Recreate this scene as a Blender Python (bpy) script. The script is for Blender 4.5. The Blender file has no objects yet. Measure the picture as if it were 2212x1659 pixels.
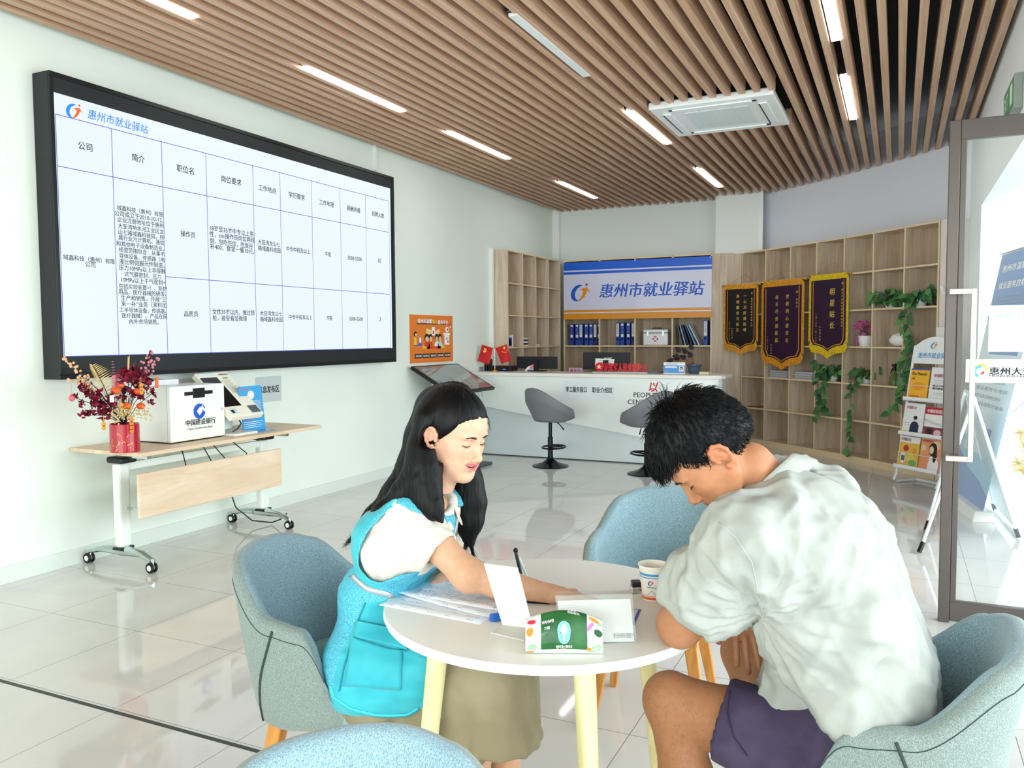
import bpy, bmesh, math, random
import numpy as np
from mathutils import Vector, Matrix
random.seed(7); rng = np.random.default_rng(7)
PI = math.pi
COL = bpy.context.scene.collection
# ---------------------------------------------------------------- camera (measured from the vanishing points of the photograph)
YAW, PIT, ROL, FPX, CH = 0.442500796, 0.0576251797, -0.00603284490, 1761.3657, 1.4
_f = np.array([-math.sin(YAW)*math.cos(PIT), math.cos(YAW)*math.cos(PIT), -math.sin(PIT)])
_r = np.array([math.cos(YAW), math.sin(YAW), 0.0]); _u = np.cross(_r, _f)
_r2 = _r*math.cos(ROL)+_u*math.sin(ROL); _u2 = -_r*math.sin(ROL)+_u*math.cos(ROL)
EYE = np.array([0, 0, CH])
def ray(px, py): return _f+_r2*(px-1106)/FPX-_u2*(py-829.5)/FPX
def onz(px, py, z): d = ray(px, py); return EYE+d*((z-CH)/d[2])
def onx(px, py, x): d = ray(px, py); return EYE+d*(x/d[0])
def ony(px, py, y): d = ray(px, py); return EYE+d*(y/d[1])
def dep(px, py, t): return EYE+ray(px, py)*t
cam = bpy.data.cameras.new('camera'); camo = bpy.data.objects.new('camera', cam); COL.objects.link(camo)
cam.sensor_width = 36; cam.lens = FPX*36/2212; cam.clip_start = .05
camo.matrix_world = Matrix(((_r2[0], _u2[0], -_f[0], 0), (_r2[1], _u2[1], -_f[1], 0), (_r2[2], _u2[2], -_f[2], CH), (0, 0, 0, 1)))
bpy.context.scene.camera = camo
vs = bpy.context.scene.view_settings
vs.view_transform = 'Standard'; vs.look = 'None'; vs.gamma = 1; vs.exposure = 0.27; vs.use_curve_mapping = False
# ---------------------------------------------------------------- materials
def lin(h):
    h = h.lstrip('#'); o = []
    for i in (0, 2, 4):
        c = int(h[i:i+2], 16)/255
        o.append(c/12.92 if c <= .04045 else ((c+.055)/1.055)**2.4)
    return (*o, 1)
MATS = {}
def mat(name, col='#cccccc', rough=.5, metal=0, spec=.5, emit=None, es=1, alpha=1, trans=0, ior=1.45, coat=0, sheen=0, sss=0):
    if name in MATS: return MATS[name]
    m = bpy.data.materials.new(name); m.use_nodes = True
    b = m.node_tree.nodes['Principled BSDF']; I = b.inputs
    I['Base Color'].default_value = lin(col) if isinstance(col, str) else col
    I['Roughness'].default_value = rough; I['Metallic'].default_value = metal
    I['Specular IOR Level'].default_value = spec; I['IOR'].default_value = ior
    I['Alpha'].default_value = alpha; I['Transmission Weight'].default_value = trans
    I['Coat Weight'].default_value = coat; I['Sheen Weight'].default_value = sheen
    if sss: I['Subsurface Weight'].default_value = sss; I['Subsurface Radius'].default_value = (.012, .004, .002); I['Subsurface Scale'].default_value = 1
    if emit: I['Emission Color'].default_value = lin(emit); I['Emission Strength'].default_value = es
    MATS[name] = m; return m
def nt(m): return m.node_tree.nodes, m.node_tree.links, m.node_tree.nodes['Principled BSDF']
def coords(N, L, scale=(1, 1, 1), rot=(0, 0, 0), kind='Object'):
    tc = N.new('ShaderNodeTexCoord'); mp = N.new('ShaderNodeMapping')
    mp.inputs['Scale'].default_value = scale; mp.inputs['Rotation'].default_value = rot
    L.new(tc.outputs[kind], mp.inputs['Vector']); return mp.outputs['Vector']
def ramp(N, L, src, stops, interp='LINEAR'):
    r = N.new('ShaderNodeValToRGB'); r.color_ramp.interpolation = interp
    e = r.color_ramp.elements
    while len(e) < len(stops): e.new(.5)
    for i, (p, c) in enumerate(stops):
        e[i].position = p; e[i].color = lin(c) if isinstance(c, str) else c
    L.new(src, r.inputs['Fac']); return r.outputs['Color']
def noise(N, L, vec, scale, detail=2, rough=.5, dist=0):
    n = N.new('ShaderNodeTexNoise'); n.inputs['Scale'].default_value = scale; n.inputs['Detail'].default_value = detail
    n.inputs['Roughness'].default_value = rough; n.inputs['Distortion'].default_value = dist
    L.new(vec, n.inputs['Vector']); return n.outputs['Fac']
def bump(N, L, b, h, strength=.3, dist=.01):
    bp = N.new('ShaderNodeBump'); bp.inputs['Strength'].default_value = strength; bp.inputs['Distance'].default_value = dist
    L.new(h, bp.inputs['Height']); L.new(bp.outputs['Normal'], b.inputs['Normal'])
def wood(name, c1, c2, c3, scale, rough=.45, rot=(0, 0, 0)):
    m = mat(name, c1, rough); N, L, b = nt(m); v = coords(N, L, scale, rot)
    n = noise(N, L, v, 1.0, 5, .6, 1.2)
    L.new(ramp(N, L, n, [(.3, c1), (.5, c2), (.68, c3)]), b.inputs['Base Color']); return m
def noisy(name, c1, c2, sc, rough=.6, bs=0, bd=.002, scale=(1, 1, 1), detail=3, stops=(.4, .6), **k):
    m = mat(name, c1, rough, **k); N, L, b = nt(m); v = coords(N, L, scale)
    n = noise(N, L, v, sc, detail)
    L.new(ramp(N, L, n, [(stops[0], c1), (stops[1], c2)]), b.inputs['Base Color'])
    if bs: bump(N, L, b, n, bs, bd)
    return m
# ---------------------------------------------------------------- mesh builder
class MB:
    def __init__(s): s.v = []; s.f = []; s.m = []
    def add(s, vs, fs, mi=0):
        o = len(s.v); s.v += [tuple(map(float, p)) for p in vs]; s.f += [tuple(i+o for i in f) for f in fs]; s.m += [mi]*len(fs); return s
    def hexa(s, p, mi=0): # p: 4 bottom ccw, 4 top ccw
        return s.add(p, [(3, 2, 1, 0), (4, 5, 6, 7), (0, 1, 5, 4), (1, 2, 6, 5), (2, 3, 7, 6), (3, 0, 4, 7)], mi)
    def box(s, x0, x1, y0, y1, z0, z1, mi=0):
        return s.hexa([(x0, y0, z0), (x1, y0, z0), (x1, y1, z0), (x0, y1, z0), (x0, y0, z1), (x1, y0, z1), (x1, y1, z1), (x0, y1, z1)], mi)
    def obox(s, c, ax, ay, az, hx, hy, hz, mi=0): # oriented box
        c, ax, ay, az = (np.array(q, float) for q in (c, ax, ay, az)); P = []
        for z in (-1, 1):
            for x, y in ((-1, -1), (1, -1), (1, 1), (-1, 1)): P.append(c+ax*x*hx+ay*y*hy+az*z*hz)
        return s.hexa(P, mi)
    def quad(s, a, b, c, d, mi=0): return s.add([a, b, c, d], [(0, 1, 2, 3)], mi)
    def tube(s, pts, r, n=8, closed=False, cap=True, mi=0, flat=None):
        pts = [np.array(p, float) for p in pts]; k = len(pts)
        rs = list(r) if hasattr(r, '__len__') else [r]*k
        T = []
        for i in range(k):
            a = pts[(i-1) % k] if (closed or i > 0) else pts[i]; b = pts[(i+1) % k] if (closed or i < k-1) else pts[i]
            t = b-a; T.append(t/(np.linalg.norm(t)+1e-12))
        ref = np.array([0, 0, 1.0]) if abs(T[0][2]) < .9 else np.array([1.0, 0, 0])
        N = ref-T[0]*ref.dot(T[0]); N /= np.linalg.norm(N); V = []
        for i in range(k):
            N = N-T[i]*N.dot(T[i]); N /= (np.linalg.norm(N)+1e-12); B = np.cross(T[i], N)
            for j in range(n):
                a = 2*PI*j/n; V.append(pts[i]+(N*math.cos(a)+B*math.sin(a)*(flat or 1))*rs[i])
        F = []
        for i in range(k if closed else k-1):
            i2 = (i+1) % k
            for j in range(n):
                j2 = (j+1) % n; F.append((i*n+j, i*n+j2, i2*n+j2, i2*n+j))
        if cap and not closed: F.append(tuple(reversed(range(n)))); F.append(tuple((k-1)*n+j for j in range(n)))
        return s.add(V, F, mi)
    def cyl(s, a, b, r, n=20, r2=None, mi=0): return s.tube([a, b], [r, r if r2 is None else r2], n, mi=mi)
    def lathe(s, prof, c=(0, 0, 0), n=28, mi=0, axis='z', sx=1, sy=1):
        V = []; F = []
        for (r, z) in prof:
            for j in range(n):
                a = 2*PI*j/n; x, y = r*math.cos(a)*sx, r*math.sin(a)*sy
                V.append((c[0]+x, c[1]+y, c[2]+z) if axis == 'z' else (c[0]+x, c[1]-z, c[2]+y) if axis == 'y' else (c[0]+z, c[1]+x, c[2]+y))
        k = len(prof)
        for i in range(k-1):
            for j in range(n): j2 = (j+1) % n; F.append((i*n+j, i*n+j2, (i+1)*n+j2, (i+1)*n+j))
        if prof[0][0] > 1e-6: F.append(tuple(reversed(range(n))))
        if prof[-1][0] > 1e-6: F.append(tuple((k-1)*n+j for j in range(n)))
        return s.add(V, F, mi)
    def prism(s, poly, o, ax, ay, az, t, mi=0): # polygon (u,v) in plane ax,ay at o, extruded t along az
        o, ax, ay, az = (np.array(q, float) for q in (o, ax, ay, az)); n = len(poly)
        V = [o+ax*u+ay*v for u, v in poly]+[o+ax*u+ay*v+az*t for u, v in poly]
        F = [tuple(reversed(range(n))), tuple(range(n, 2*n))]+[(i, (i+1) % n, (i+1) % n+n, i+n) for i in range(n)]
        return s.add(V, F, mi)
    def ball(s, c, r, n=10, m=6, mi=0, rad=None):
        rx, ry, rz = rad or (r, r, r); V = [(c[0], c[1], c[2]-rz)]
        for i in range(1, m):
            t = -PI/2+PI*i/m
            for j in range(n): a = 2*PI*j/n; V.append((c[0]+rx*math.cos(t)*math.cos(a), c[1]+ry*math.cos(t)*math.sin(a), c[2]+rz*math.sin(t)))
        V.append((c[0], c[1], c[2]+rz)); F = []
        for j in range(n): F.append((0, 1+(j+1) % n, 1+j)); F.append((len(V)-1, 1+(m-2)*n+j, 1+(m-2)*n+(j+1) % n))
        for i in range(m-2):
            for j in range(n): a = 1+i*n; F.append((a+j, a+(j+1) % n, a+n+(j+1) % n, a+n+j))
        return s.add(V, F, mi)
    def grid(s, fn, nu, nv, closeu=False, mi=0):
        V = [fn(i/(nu if closeu else nu-1), j/(nv-1)) for i in range(nu) for j in range(nv)]; F = []
        for i in range(nu if closeu else nu-1):
            for j in range(nv-1): i2 = (i+1) % nu; F.append((i*nv+j, i2*nv+j, i2*nv+j+1, i*nv+j+1))
        return s.add(V, F, mi)
_origin = {}
def obj(name, mb, m, parent=None, smooth=False, bevel=0, solid=0, world=True, subd=0, seg=2):
    """link one mesh object; vertices are given in world space unless world=False"""
    V = np.array(mb.v, float) if not isinstance(mb, tuple) else mb[0]
    F = mb.f if not isinstance(mb, tuple) else mb[1]
    me = bpy.data.meshes.new(name)
    if parent is None:
        lo, hi = V.min(0), V.max(0); org = np.array([(lo[0]+hi[0])/2, (lo[1]+hi[1])/2, lo[2]]) if world else np.zeros(3)
    else: org = _origin.get(parent.name, np.zeros(3)) if world else np.zeros(3)
    me.from_pydata([tuple(p) for p in (V-org)], [], F if isinstance(F, list) else F.tolist()); me.update()
    o = bpy.data.objects.new(name, me); COL.objects.link(o)
    for q in (m if isinstance(m, (list, tuple)) else [m]): me.materials.append(q)
    if not isinstance(mb, tuple) and any(mb.m): me.polygons.foreach_set('material_index', mb.m)
    if parent is not None: o.parent = parent; _origin[o.name] = org
    else: o.location = org; _origin[o.name] = org
    if smooth:
        me.polygons.foreach_set('use_smooth', [True]*len(me.polygons))
        if smooth != 2:
            try: me.set_sharp_from_angle(angle=math.radians(40))
            except Exception: pass
    if solid: d = o.modifiers.new('solid', 'SOLIDIFY'); d.thickness = solid; d.offset = 0
    if bevel: d = o.modifiers.new('bevel', 'BEVEL'); d.width = bevel; d.segments = seg; d.limit_method = 'ANGLE'; d.angle_limit = math.radians(45)
    if subd: d = o.modifiers.new('sub', 'SUBSURF'); d.levels = subd; d.render_levels = subd
    return o
def tag(o, label=None, cat=None, group=None, kind=None):
    if label: o['label'] = label
    if cat: o['category'] = cat
    if group: o['group'] = group
    if kind: o['kind'] = kind
    return o
def thing(name, label, cat, loc=(0, 0, 0), rotz=0, group=None):
    o = bpy.data.objects.new(name, None); COL.objects.link(o); o.empty_display_size = .05
    o.location = tuple(float(q) for q in loc); o.rotation_euler = (0, 0, rotz); _origin[o.name] = np.array(loc, float)
    return tag(o, label, cat, group)
def struct(name, mb, m, parent=None, **k):
    o = obj(name, mb, m, parent, **k)
    if parent is None: o['kind'] = 'structure'
    return o
def dup(root, loc=None, rotz=None, label=None, group=None):
    r = root.copy(); COL.objects.link(r)
    if loc is not None: r.location = tuple(float(q) for q in loc)
    if rotz is not None: r.rotation_euler = (0, 0, rotz)
    if label: r['label'] = label
    if group: r['group'] = group
    for ch in list(root.children):
        c = ch.copy(); COL.objects.link(c); c.parent = r
        for g in ch.children: d = g.copy(); COL.objects.link(d); d.parent = c
    return r
_tc = {}
def text(mb, s, o, ax, ay, size, mi=0, bold=0.0, shear=0, align='L', width=None, height=None, off=.0015, line=1.0):
    """flat lettering laid on a surface: o lower-left (or centre) point of the first base line, ax right, ay up"""
    fat = bold*.8; bold = 0.0
    key = (s, bold, shear, align)
    if key not in _tc:
        cu = bpy.data.curves.new('t', 'FONT'); cu.body = s; cu.offset = bold; cu.shear = shear; cu.resolution_u = 2
        cu.align_x = {'L': 'LEFT', 'C': 'CENTER'}[align]
        ob = bpy.data.objects.new('t', cu); COL.objects.link(ob)
        dg = bpy.context.evaluated_depsgraph_get(); me = bpy.data.meshes.new_from_object(ob.evaluated_get(dg))
        V = np.array([v.co[:] for v in me.vertices]).reshape(-1, 3); F = [tuple(p.vertices) for p in me.polygons]
        bpy.data.objects.remove(ob); bpy.data.curves.remove(cu); bpy.data.meshes.remove(me); _tc[key] = (V, F)
    V, F = _tc[key]
    if len(V) == 0: return mb
    ax, ay, o = (np.array(q, float) for q in (ax, ay, o)); n = np.cross(ax, ay); n /= np.linalg.norm(n)
    sx = sy = size
    if width: sx = width/(V[:, 0].max()-V[:, 0].min())
    if height: sy = height/(V[:, 1].max()-V[:, 1].min())
    if width and not height and not size: sy = sx
    P = o+np.outer(V[:, 0]*sx, ax)+np.outer(V[:, 1]*sy, ay)+n*off
    if fat > .002: # heavier weight: the same outline laid down twice more, a hair to each side
        mb.add(P+ax*fat*sx+n*.0003, F, mi); mb.add(P-ax*fat*sx+n*.0006, F, mi)
        mb.add(P+ay*fat*.6*sy+n*.0009, F, mi)
    return mb.add(P, F, mi)
def vtext(mb, s, o, ax, ay, size, pitch=None, **k): # vertical column, o = centre top
    p = pitch or size*1.15; ay = np.array(ay, float); o = np.array(o, float)
    for i, ch in enumerate(s): text(mb, ch, o-ay*(size*.85+p*i), ax, ay, size, align='C', **k)
    return mb
X3, Y3, Z3 = np.eye(3)
# ================================================================ ROOM
XW = -4.618; YB = 11.27; CZ = 3.228
M_wallL = noisy('wall_paint', '#effaf1', '#ebf7ee', 1.2, .55)
M_wallB = mat('back_wall_paint', '#e6eeeb', .6)
M_wallR = mat('right_wall_paint', '#e6e9f3', .6)
M_white = mat('white_gloss', '#f2f4f2', .25)
M_black = mat('black_plastic', '#0b0d10', .35)
M_metal = mat('chrome', '#c9cfce', .18, 1)
# floor tiles
m = mat('floor_tile', '#dfe0dc', .045, spec=.62); N, L, b = nt(m)
tc = N.new('ShaderNodeTexCoord'); sp = N.new('ShaderNodeSeparateXYZ'); L.new(tc.outputs['Object'], sp.inputs[0])
def tilegap(axis, off, pitch, w):
    a = N.new('ShaderNodeMath'); a.operation = 'ADD'; a.inputs[1].default_value = off; L.new(sp.outputs[axis], a.inputs[0])
    w2 = N.new('ShaderNodeMath'); w2.operation = 'PINGPONG'; w2.inputs[1].default_value = pitch/2; L.new(a.outputs[0], w2.inputs[0])
    c = N.new('ShaderNodeMath'); c.operation = 'LESS_THAN'; c.inputs[1].default_value = w; L.new(w2.outputs[0], c.inputs[0]); return c.outputs[0]
TPX, TPY = .6125, .6145
gx = tilegap(0, 50*TPX+3.055, TPX, .0014); gy = tilegap(1, 50*TPY-2.671, TPY, .0014)
mx = N.new('ShaderNodeMath'); mx.operation = 'MAXIMUM'; L.new(gx, mx.inputs[0]); L.new(gy, mx.inputs[1])
v = coords(N, L, (1, 1, 1)); n1 = noise(N, L, v, 1.3, 6, .6, .8)
c1 = ramp(N, L, n1, [(.35, '#d9dad6'), (.65, '#e4e4e0')])
mixc = N.new('ShaderNodeMix'); mixc.data_type = 'RGBA'; L.new(mx.outputs[0], mixc.inputs[0]); L.new(c1, mixc.inputs[6]); mixc.inputs[7].default_value = lin('#7b807a')
L.new(mixc.outputs[2], b.inputs['Base Color'])
M_floor = m
fl = MB().box(-5.0, 7.0, -6, 12.2, -.1, 0); struct('floor', fl, M_floor)
# dark inlay strip across the floor
a, c = onz(0, 1470, 0), onz(533, 1617, 0); ys = (a[1]+c[1])/2
mb = MB().box(-4.618, 4.4, ys-.009, ys+.009, 0, .0012); struct('trim_1', mb, mat('dark_strip', '#39423c', .5))
# walls
struct('wall_left', MB().box(XW-.15, XW, -6, YB+.15, 0, 3.6), M_wallL)
struct('wall_back', MB().box(XW, -1.6, YB, YB+.15, 0, 3.6), M_wallB)
# right back wall, gently curved behind the cube shelving
SA, SB = np.array([-1.86, 10.98]), np.array([.33, 8.80]); SD = (SB-SA)/np.linalg.norm(SB-SA); SN = np.array([-SD[1], SD[0]]) # SN points away from the room (up-right)
if SN[1] < 0: SN = -SN
SLEN = float(np.linalg.norm(SB-SA))
def shelf_pt(s, off=0.0): # s 0..1 along the shelving front, off = depth behind it
    return SA+SD*SLEN*s+SN*(.07*math.sin(PI*min(max(s, 0), 1))+off)
pw = [shelf_pt(s, .27) for s in np.linspace(-.12, 1.14, 22)]
mb = MB()
for i in range(len(pw)-1):
    a, c = pw[i], pw[i+1]; a2, c2 = a+SN*.12, c+SN*.12
    mb.hexa([(a[0], a[1], 0), (c[0], c[1], 0), (c2[0], c2[1], 0), (a2[0], a2[1], 0), (a[0], a[1], 3.6), (c[0], c[1], 3.6), (c2[0], c2[1], 3.6), (a2[0], a2[1], 3.6)])
struct('wall_back_right', mb, M_wallR, smooth=True)
# pillar (column) between the two back walls
struct('wall_pillar', MB().box(-2.21, -1.65, 10.96, YB+.02, 2.47, 3.6), mat('pillar_paint', '#eef3f0', .55))
# right wall with the entrance opening (opening from y=-5 to 7.7, head at 2.45)
XR = .59
mb = MB().box(XR, XR+.32, 7.72, 9.3, 0, 3.6); mb.box(XR, XR+.32, -6, 7.72, 2.449, 3.6)
struct('wall_right', mb, mat('entrance_wall_paint', '#e9eeee', .6))
# baseboards
struct('baseboard_left', MB().box(XW, XW+.012, -6, YB, 0, .10), mat('baseboard_paint', '#dfeae4', .35), bevel=.003)
struct('baseboard_right', MB().box(XR-.012, XR, 7.72, 8.6, 0, .10), MATS['baseboard_paint'])
# white pipe cover in the back left corner and trim at the shelf
struct('trim_2', MB().box(XW, XW+.10, YB-.10, YB, 2.47, 3.3), M_white)
struct('trim_3', MB().box(XW, XW+.05, 9.10, 9.14, 0, 2.50), M_white)
struct('trim_4', MB().box(XW, XW+.022, 6.66, 6.69, 3.02, 3.3), M_white)
struct('trim_5', MB().box(-1.66, -1.60, 10.90, 10.96, 2.47, 3.4), M_white)
# ceiling: dark void plus wooden slats
struct('ceiling', MB().box(XW-.15, 2.0, -6, 12.2, 3.75, 3.85), mat('ceiling_void', '#0a0d10', .9))
M_slat = wood('slat_wood', '#b88f72', '#caa588', '#dabda2', (45, .9, 25), .5)
xs = XR-.065; k = 0; slats = []
def poly_y(x): # where the back wall runs above a given x
    if x < -1.65 and x > -2.21: return 10.97
    if x < -1.65: return YB+.01
    best = YB
    for i in range(len(pw)-1):
        a, c = pw[i], pw[i+1]
        if min(a[0], c[0]) <= x <= max(a[0], c[0])+1e-6: t = (x-a[0])/(c[0]-a[0]); best = a[1]+t*(c[1]-a[1])
    return min(best, YB)+.01
ac0, ac1 = (-1.84, 6.45), (-.88, 7.44)
lights = [(-3.655, 2.33, 3.53), (-3.655, 4.49, 5.69), (-3.655, 6.43, 7.66), (-3.655, 9.08, 10.33),
          (-2.015, 4.29, 5.51), (-2.015, 6.51, 7.76), (-2.015, 9.06, 10.27), (-.385, 4.30, 5.54), (-.385, 6.34, 7.60)]
PITCH = .1095; n = 0
x = .315+PITCH*2
first = None
ceil_root = bpy.data.objects.new('ceiling_slats', None); COL.objects.link(ceil_root)
ceil_root.location = (0, 0, CZ); _origin[ceil_root.name] = np.array([0, 0, CZ]); tag(ceil_root, kind='structure'); ceil_root.name = 'trim_6'; _origin['trim_6'] = np.array([0, 0, CZ])
while x > XW+.02:
    x0, x1 = x-.0235, x+.0235; ye = poly_y(x)
    segs = [(-6.0, ye)]
    if x1 > ac0[0]+.01 and x0 < ac1[0]-.01: segs = [(-6.0, ac0[1]+.004), (ac1[1]-.004, ye)]
    mb = MB()
    for s0, s1 in segs: mb.box(x0, x1, s0, s1, CZ, CZ+.11)
    obj('slat', mb, M_slat, ceil_root, bevel=.002, seg=1)
    x -= PITCH
# black carrier rails above the slats, faintly seen
# linear lamps between the slats
M_lamp = mat('lamp_diffuser', '#ffffff', .4, emit='#ffffff', es=13.0)
M_lampoff = mat('lamp_diffuser_off', '#e8ecee', .4)
wh = ['left row, cut by the top edge', 'left row, above the wall screen', 'left row, third from camera', 'left row, nearest the back wall',
      'middle row, unlit, nearest the camera', 'middle row, beside air conditioner', 'middle row, nearest the back wall',
      'right row, cut by the top edge', 'right row, right of air conditioner']
for i, (lx, y0, y1) in enumerate(lights):
    t = thing('linear_lamp', 'slim strip lamp between ceiling slats, '+wh[i], 'ceiling lamp', (lx, (y0+y1)/2, CZ-.008), 0, 'strip lamps between the ceiling slats')
    obj('housing', MB().box(lx-.034, lx+.034, y0-.03, y1+.03, CZ+.012, CZ+.075), M_black, t)
    obj('diffuser', MB().box(lx-.028, lx+.028, y0, y1, CZ-.008, CZ+.011), M_lampoff if i == 4 else M_lamp, t, bevel=.003)
# cassette air conditioner
t = thing('air_conditioner', 'square white ceiling cassette air conditioner among the wooden slats', 'air conditioner', ((ac0[0]+ac1[0])/2, (ac0[1]+ac1[1])/2, CZ-.03))
x0, x1, y0, y1 = ac0[0], ac1[0], ac0[1], ac1[1]
M_ac = mat('ac_white', '#f1f6f6', .3)
obj('panel', MB().box(x0, x1, y0, y1, CZ-.028, CZ+.03), M_ac, t, bevel=.012, seg=3)
mb = MB()
for i in range(4):
    xx = x0+.235+i*.128; mb.box(xx, xx+.118, y0+.22, y1-.22, CZ-.034, CZ-.026)
g = obj('intake_grille', mb, noisy('ac_grille', '#e3eded', '#d6e2e3', 160, .4), t, bevel=.002)
M_acd = mat('ac_slot', '#27313a', .5)
for (a0, a1, b0, b1, nm) in ((x0+.17, x1-.17, y0+.07, y0+.14, 0), (x0+.17, x1-.17, y1-.14, y1-.07, 0), (x0+.07, x0+.14, y0+.17, y1-.17, 0), (x1-.14, x1-.07, y0+.17, y1-.17, 0)):
    v_ = obj('air_vane', MB().box(a0, a1, b0, b1, CZ-.041, CZ-.028), M_ac, t, bevel=.008, seg=3)
    if (a1-a0) > (b1-b0): [obj('air_slot', MB().box(q_, q_+.05, b0+.015, b1-.012, CZ-.030, CZ-.0275), M_acd, v_) for q_ in (a0-.03, a1-.02)]
    else: obj('air_slot', MB().box(a0+.004, a0+.014, b0, b1, CZ-.0425, CZ-.0405), M_acd, v_)
# ---------------------------------------------------------------- light
w = bpy.data.worlds.new('world'); bpy.context.scene.world = w; w.use_nodes = True
bg = w.node_tree.nodes['Background']; bg.inputs[0].default_value = (.86, .96, 1.0, 1); bg.inputs[1].default_value = 1.8
def area(name, loc, size, power, rot, col=(1, 1, 1)):
    l = bpy.data.lights.new(name, 'AREA'); l.shape = 'RECTANGLE'; l.size, l.size_y = size; l.energy = power; l.color = col
    o = bpy.data.objects.new(name, l); COL.objects.link(o); o.location = loc; o.rotation_euler = rot; return o
area('daylight_entrance', (6.2, 2.6, 2.4), (14.0, 4.8), 700, (PI/2, 0, PI/2), (.93, .98, 1.0))
area('daylight_front', (-1.6, -5.2, 1.7), (6.5, 3.0), 270, (PI/2, 0, 0), (.95, 1.0, .97))
bpy.context.scene.cycles.use_denoising = True
bpy.context.scene.cycles.max_bounces = 8
bpy.context.scene.cycles.sample_clamp_indirect = 4
# ================================================================ BACK FURNITURE AND WALL ITEMS
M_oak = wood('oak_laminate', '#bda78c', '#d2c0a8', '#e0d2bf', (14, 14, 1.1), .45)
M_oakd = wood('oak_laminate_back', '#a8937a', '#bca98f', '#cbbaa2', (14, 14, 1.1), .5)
M_edge = mat('shelf_edge_band', '#e9d3ab', .45)
ROW = [.06+.402*k for k in range(7)]; TOPZ = ROW[6]+.01
# ---- cube shelving along the curved wall
def seg_mb(mb, s0, s1, o0, o1, z0, z1, mi=0):
    a, c = shelf_pt(s0, o0), shelf_pt(s1, o0); a2, c2 = shelf_pt(s0, o1), shelf_pt(s1, o1)
    mb.hexa([(a[0], a[1], z0), (c[0], c[1], z0), (c2[0], c2[1], z0), (a2[0], a2[1], z0), (a[0], a[1], z1), (c[0], c[1], z1), (c2[0], c2[1], z1), (a2[0], a2[1], z1)], mi)
sp0 = shelf_pt(.5)
R_ = thing('cube_shelf', 'tall curved oak cube shelving with seven columns along the right back wall', 'bookshelf', (sp0[0], sp0[1], 0))
TH = .009/SLEN*1.0
mb = MB()
for i in range(7): seg_mb(mb, i/7, (i+1)/7, .255, .262, .0, TOPZ)
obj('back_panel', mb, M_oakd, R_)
for i in range(8):
    mb = MB(); s = i/7; w_ = .0095/SLEN
    seg_mb(mb, s-w_, s+w_, 0, .255, 0, TOPZ); seg_mb(mb, s-w_, s+w_, -.002, .001, 0, TOPZ, 1); obj('upright', mb, [M_oak, M_edge], R_)
for k in range(7):
    mb = MB(); z = ROW[k]
    for i in range(7):
        s0, s1 = i/7+w_, (i+1)/7-w_
        seg_mb(mb, s0, s1, .001, .254, z-.009 if k else 0.0, z+.009); seg_mb(mb, s0, s1, -.0015, .001, z-.009 if k else 0.0, z+.009, 1)
    obj('shelf_board', mb, [M_oak, M_edge], R_)
# light end panel right of the shelving
struct('trim_7', (lambda b: (seg_mb(b, 1.006, 1.05, .0, .26, 0, TOPZ), b)[1])(MB()), mat('pale_panel', '#e8dcd6', .5))
# ---- central cabinet and left return unit
YC = 10.9
Cb = thing('wall_cabinet', 'oak storage cabinet behind the reception with binders and a sign over its top', 'cabinet', (-3.27, YC, 0))
cx = [-4.33, -3.80, -3.285, -2.765, -2.245]
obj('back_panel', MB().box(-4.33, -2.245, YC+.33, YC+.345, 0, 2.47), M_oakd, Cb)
for x in cx: obj('upright', MB().box(x-.011, x+.011, YC+.001, YC+.33, 0, 2.47).box(x-.011, x+.011, YC-.001, YC+.001, 0, 2.47, 1), [M_oak, M_edge], Cb)
for k in range(7):
    mb = MB()
    for a, c in zip(cx[:-1], cx[1:]): mb.box(a+.011, c-.011, YC+.001, YC+.33, ROW[k]-.010, ROW[k]+.010).box(a+.011, c-.011, YC-.001, YC+.001, ROW[k]-.01, ROW[k]+.01, 1)
    obj('shelf_board', mb, [M_oak, M_edge], Cb)
P1 = shelf_pt(0)
obj('filler_panel', MB().hexa([(-2.234, YC-.001, 0), (P1[0]-.012, P1[1], 0), (P1[0]-.012, P1[1]+.25, 0), (-2.234, YC+.33, 0), (-2.234, YC-.001, 2.48), (P1[0]-.012, P1[1], 2.48), (P1[0]-.012, P1[1]+.25, 2.48), (-2.234, YC+.33, 2.48)]), M_oak, Cb)
Lf = thing('corner_shelf', 'oak open shelving running along the left wall into the back corner', 'bookshelf', (-4.5, 10.0, 0))
ly = [9.165, 9.60, 10.02, 10.45, 10.885]; xf = -4.385
obj('side_panel', MB().box(XW+.004, xf, 9.15, 9.168, 0, 2.48), M_oak, Lf)
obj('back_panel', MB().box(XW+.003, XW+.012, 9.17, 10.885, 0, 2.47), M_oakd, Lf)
for y in ly[1:]: obj('upright', MB().box(XW+.012, xf, y-.009, y+.009, 0, 2.47).box(xf, xf+.001, y-.009, y+.009, 0, 2.47, 1), [M_oak, M_edge], Lf)
for k in range(7):
    mb = MB()
    for a, c in zip(ly[:-1], ly[1:]): mb.box(XW+.012, xf-.001, a+.009, c-.009, ROW[k]-.009, ROW[k]+.009).box(xf-.001, xf, a+.009, c-.009, ROW[k]-.009, ROW[k]+.009, 1)
    obj('shelf_board', mb, [M_oak, M_edge], Lf)
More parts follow.
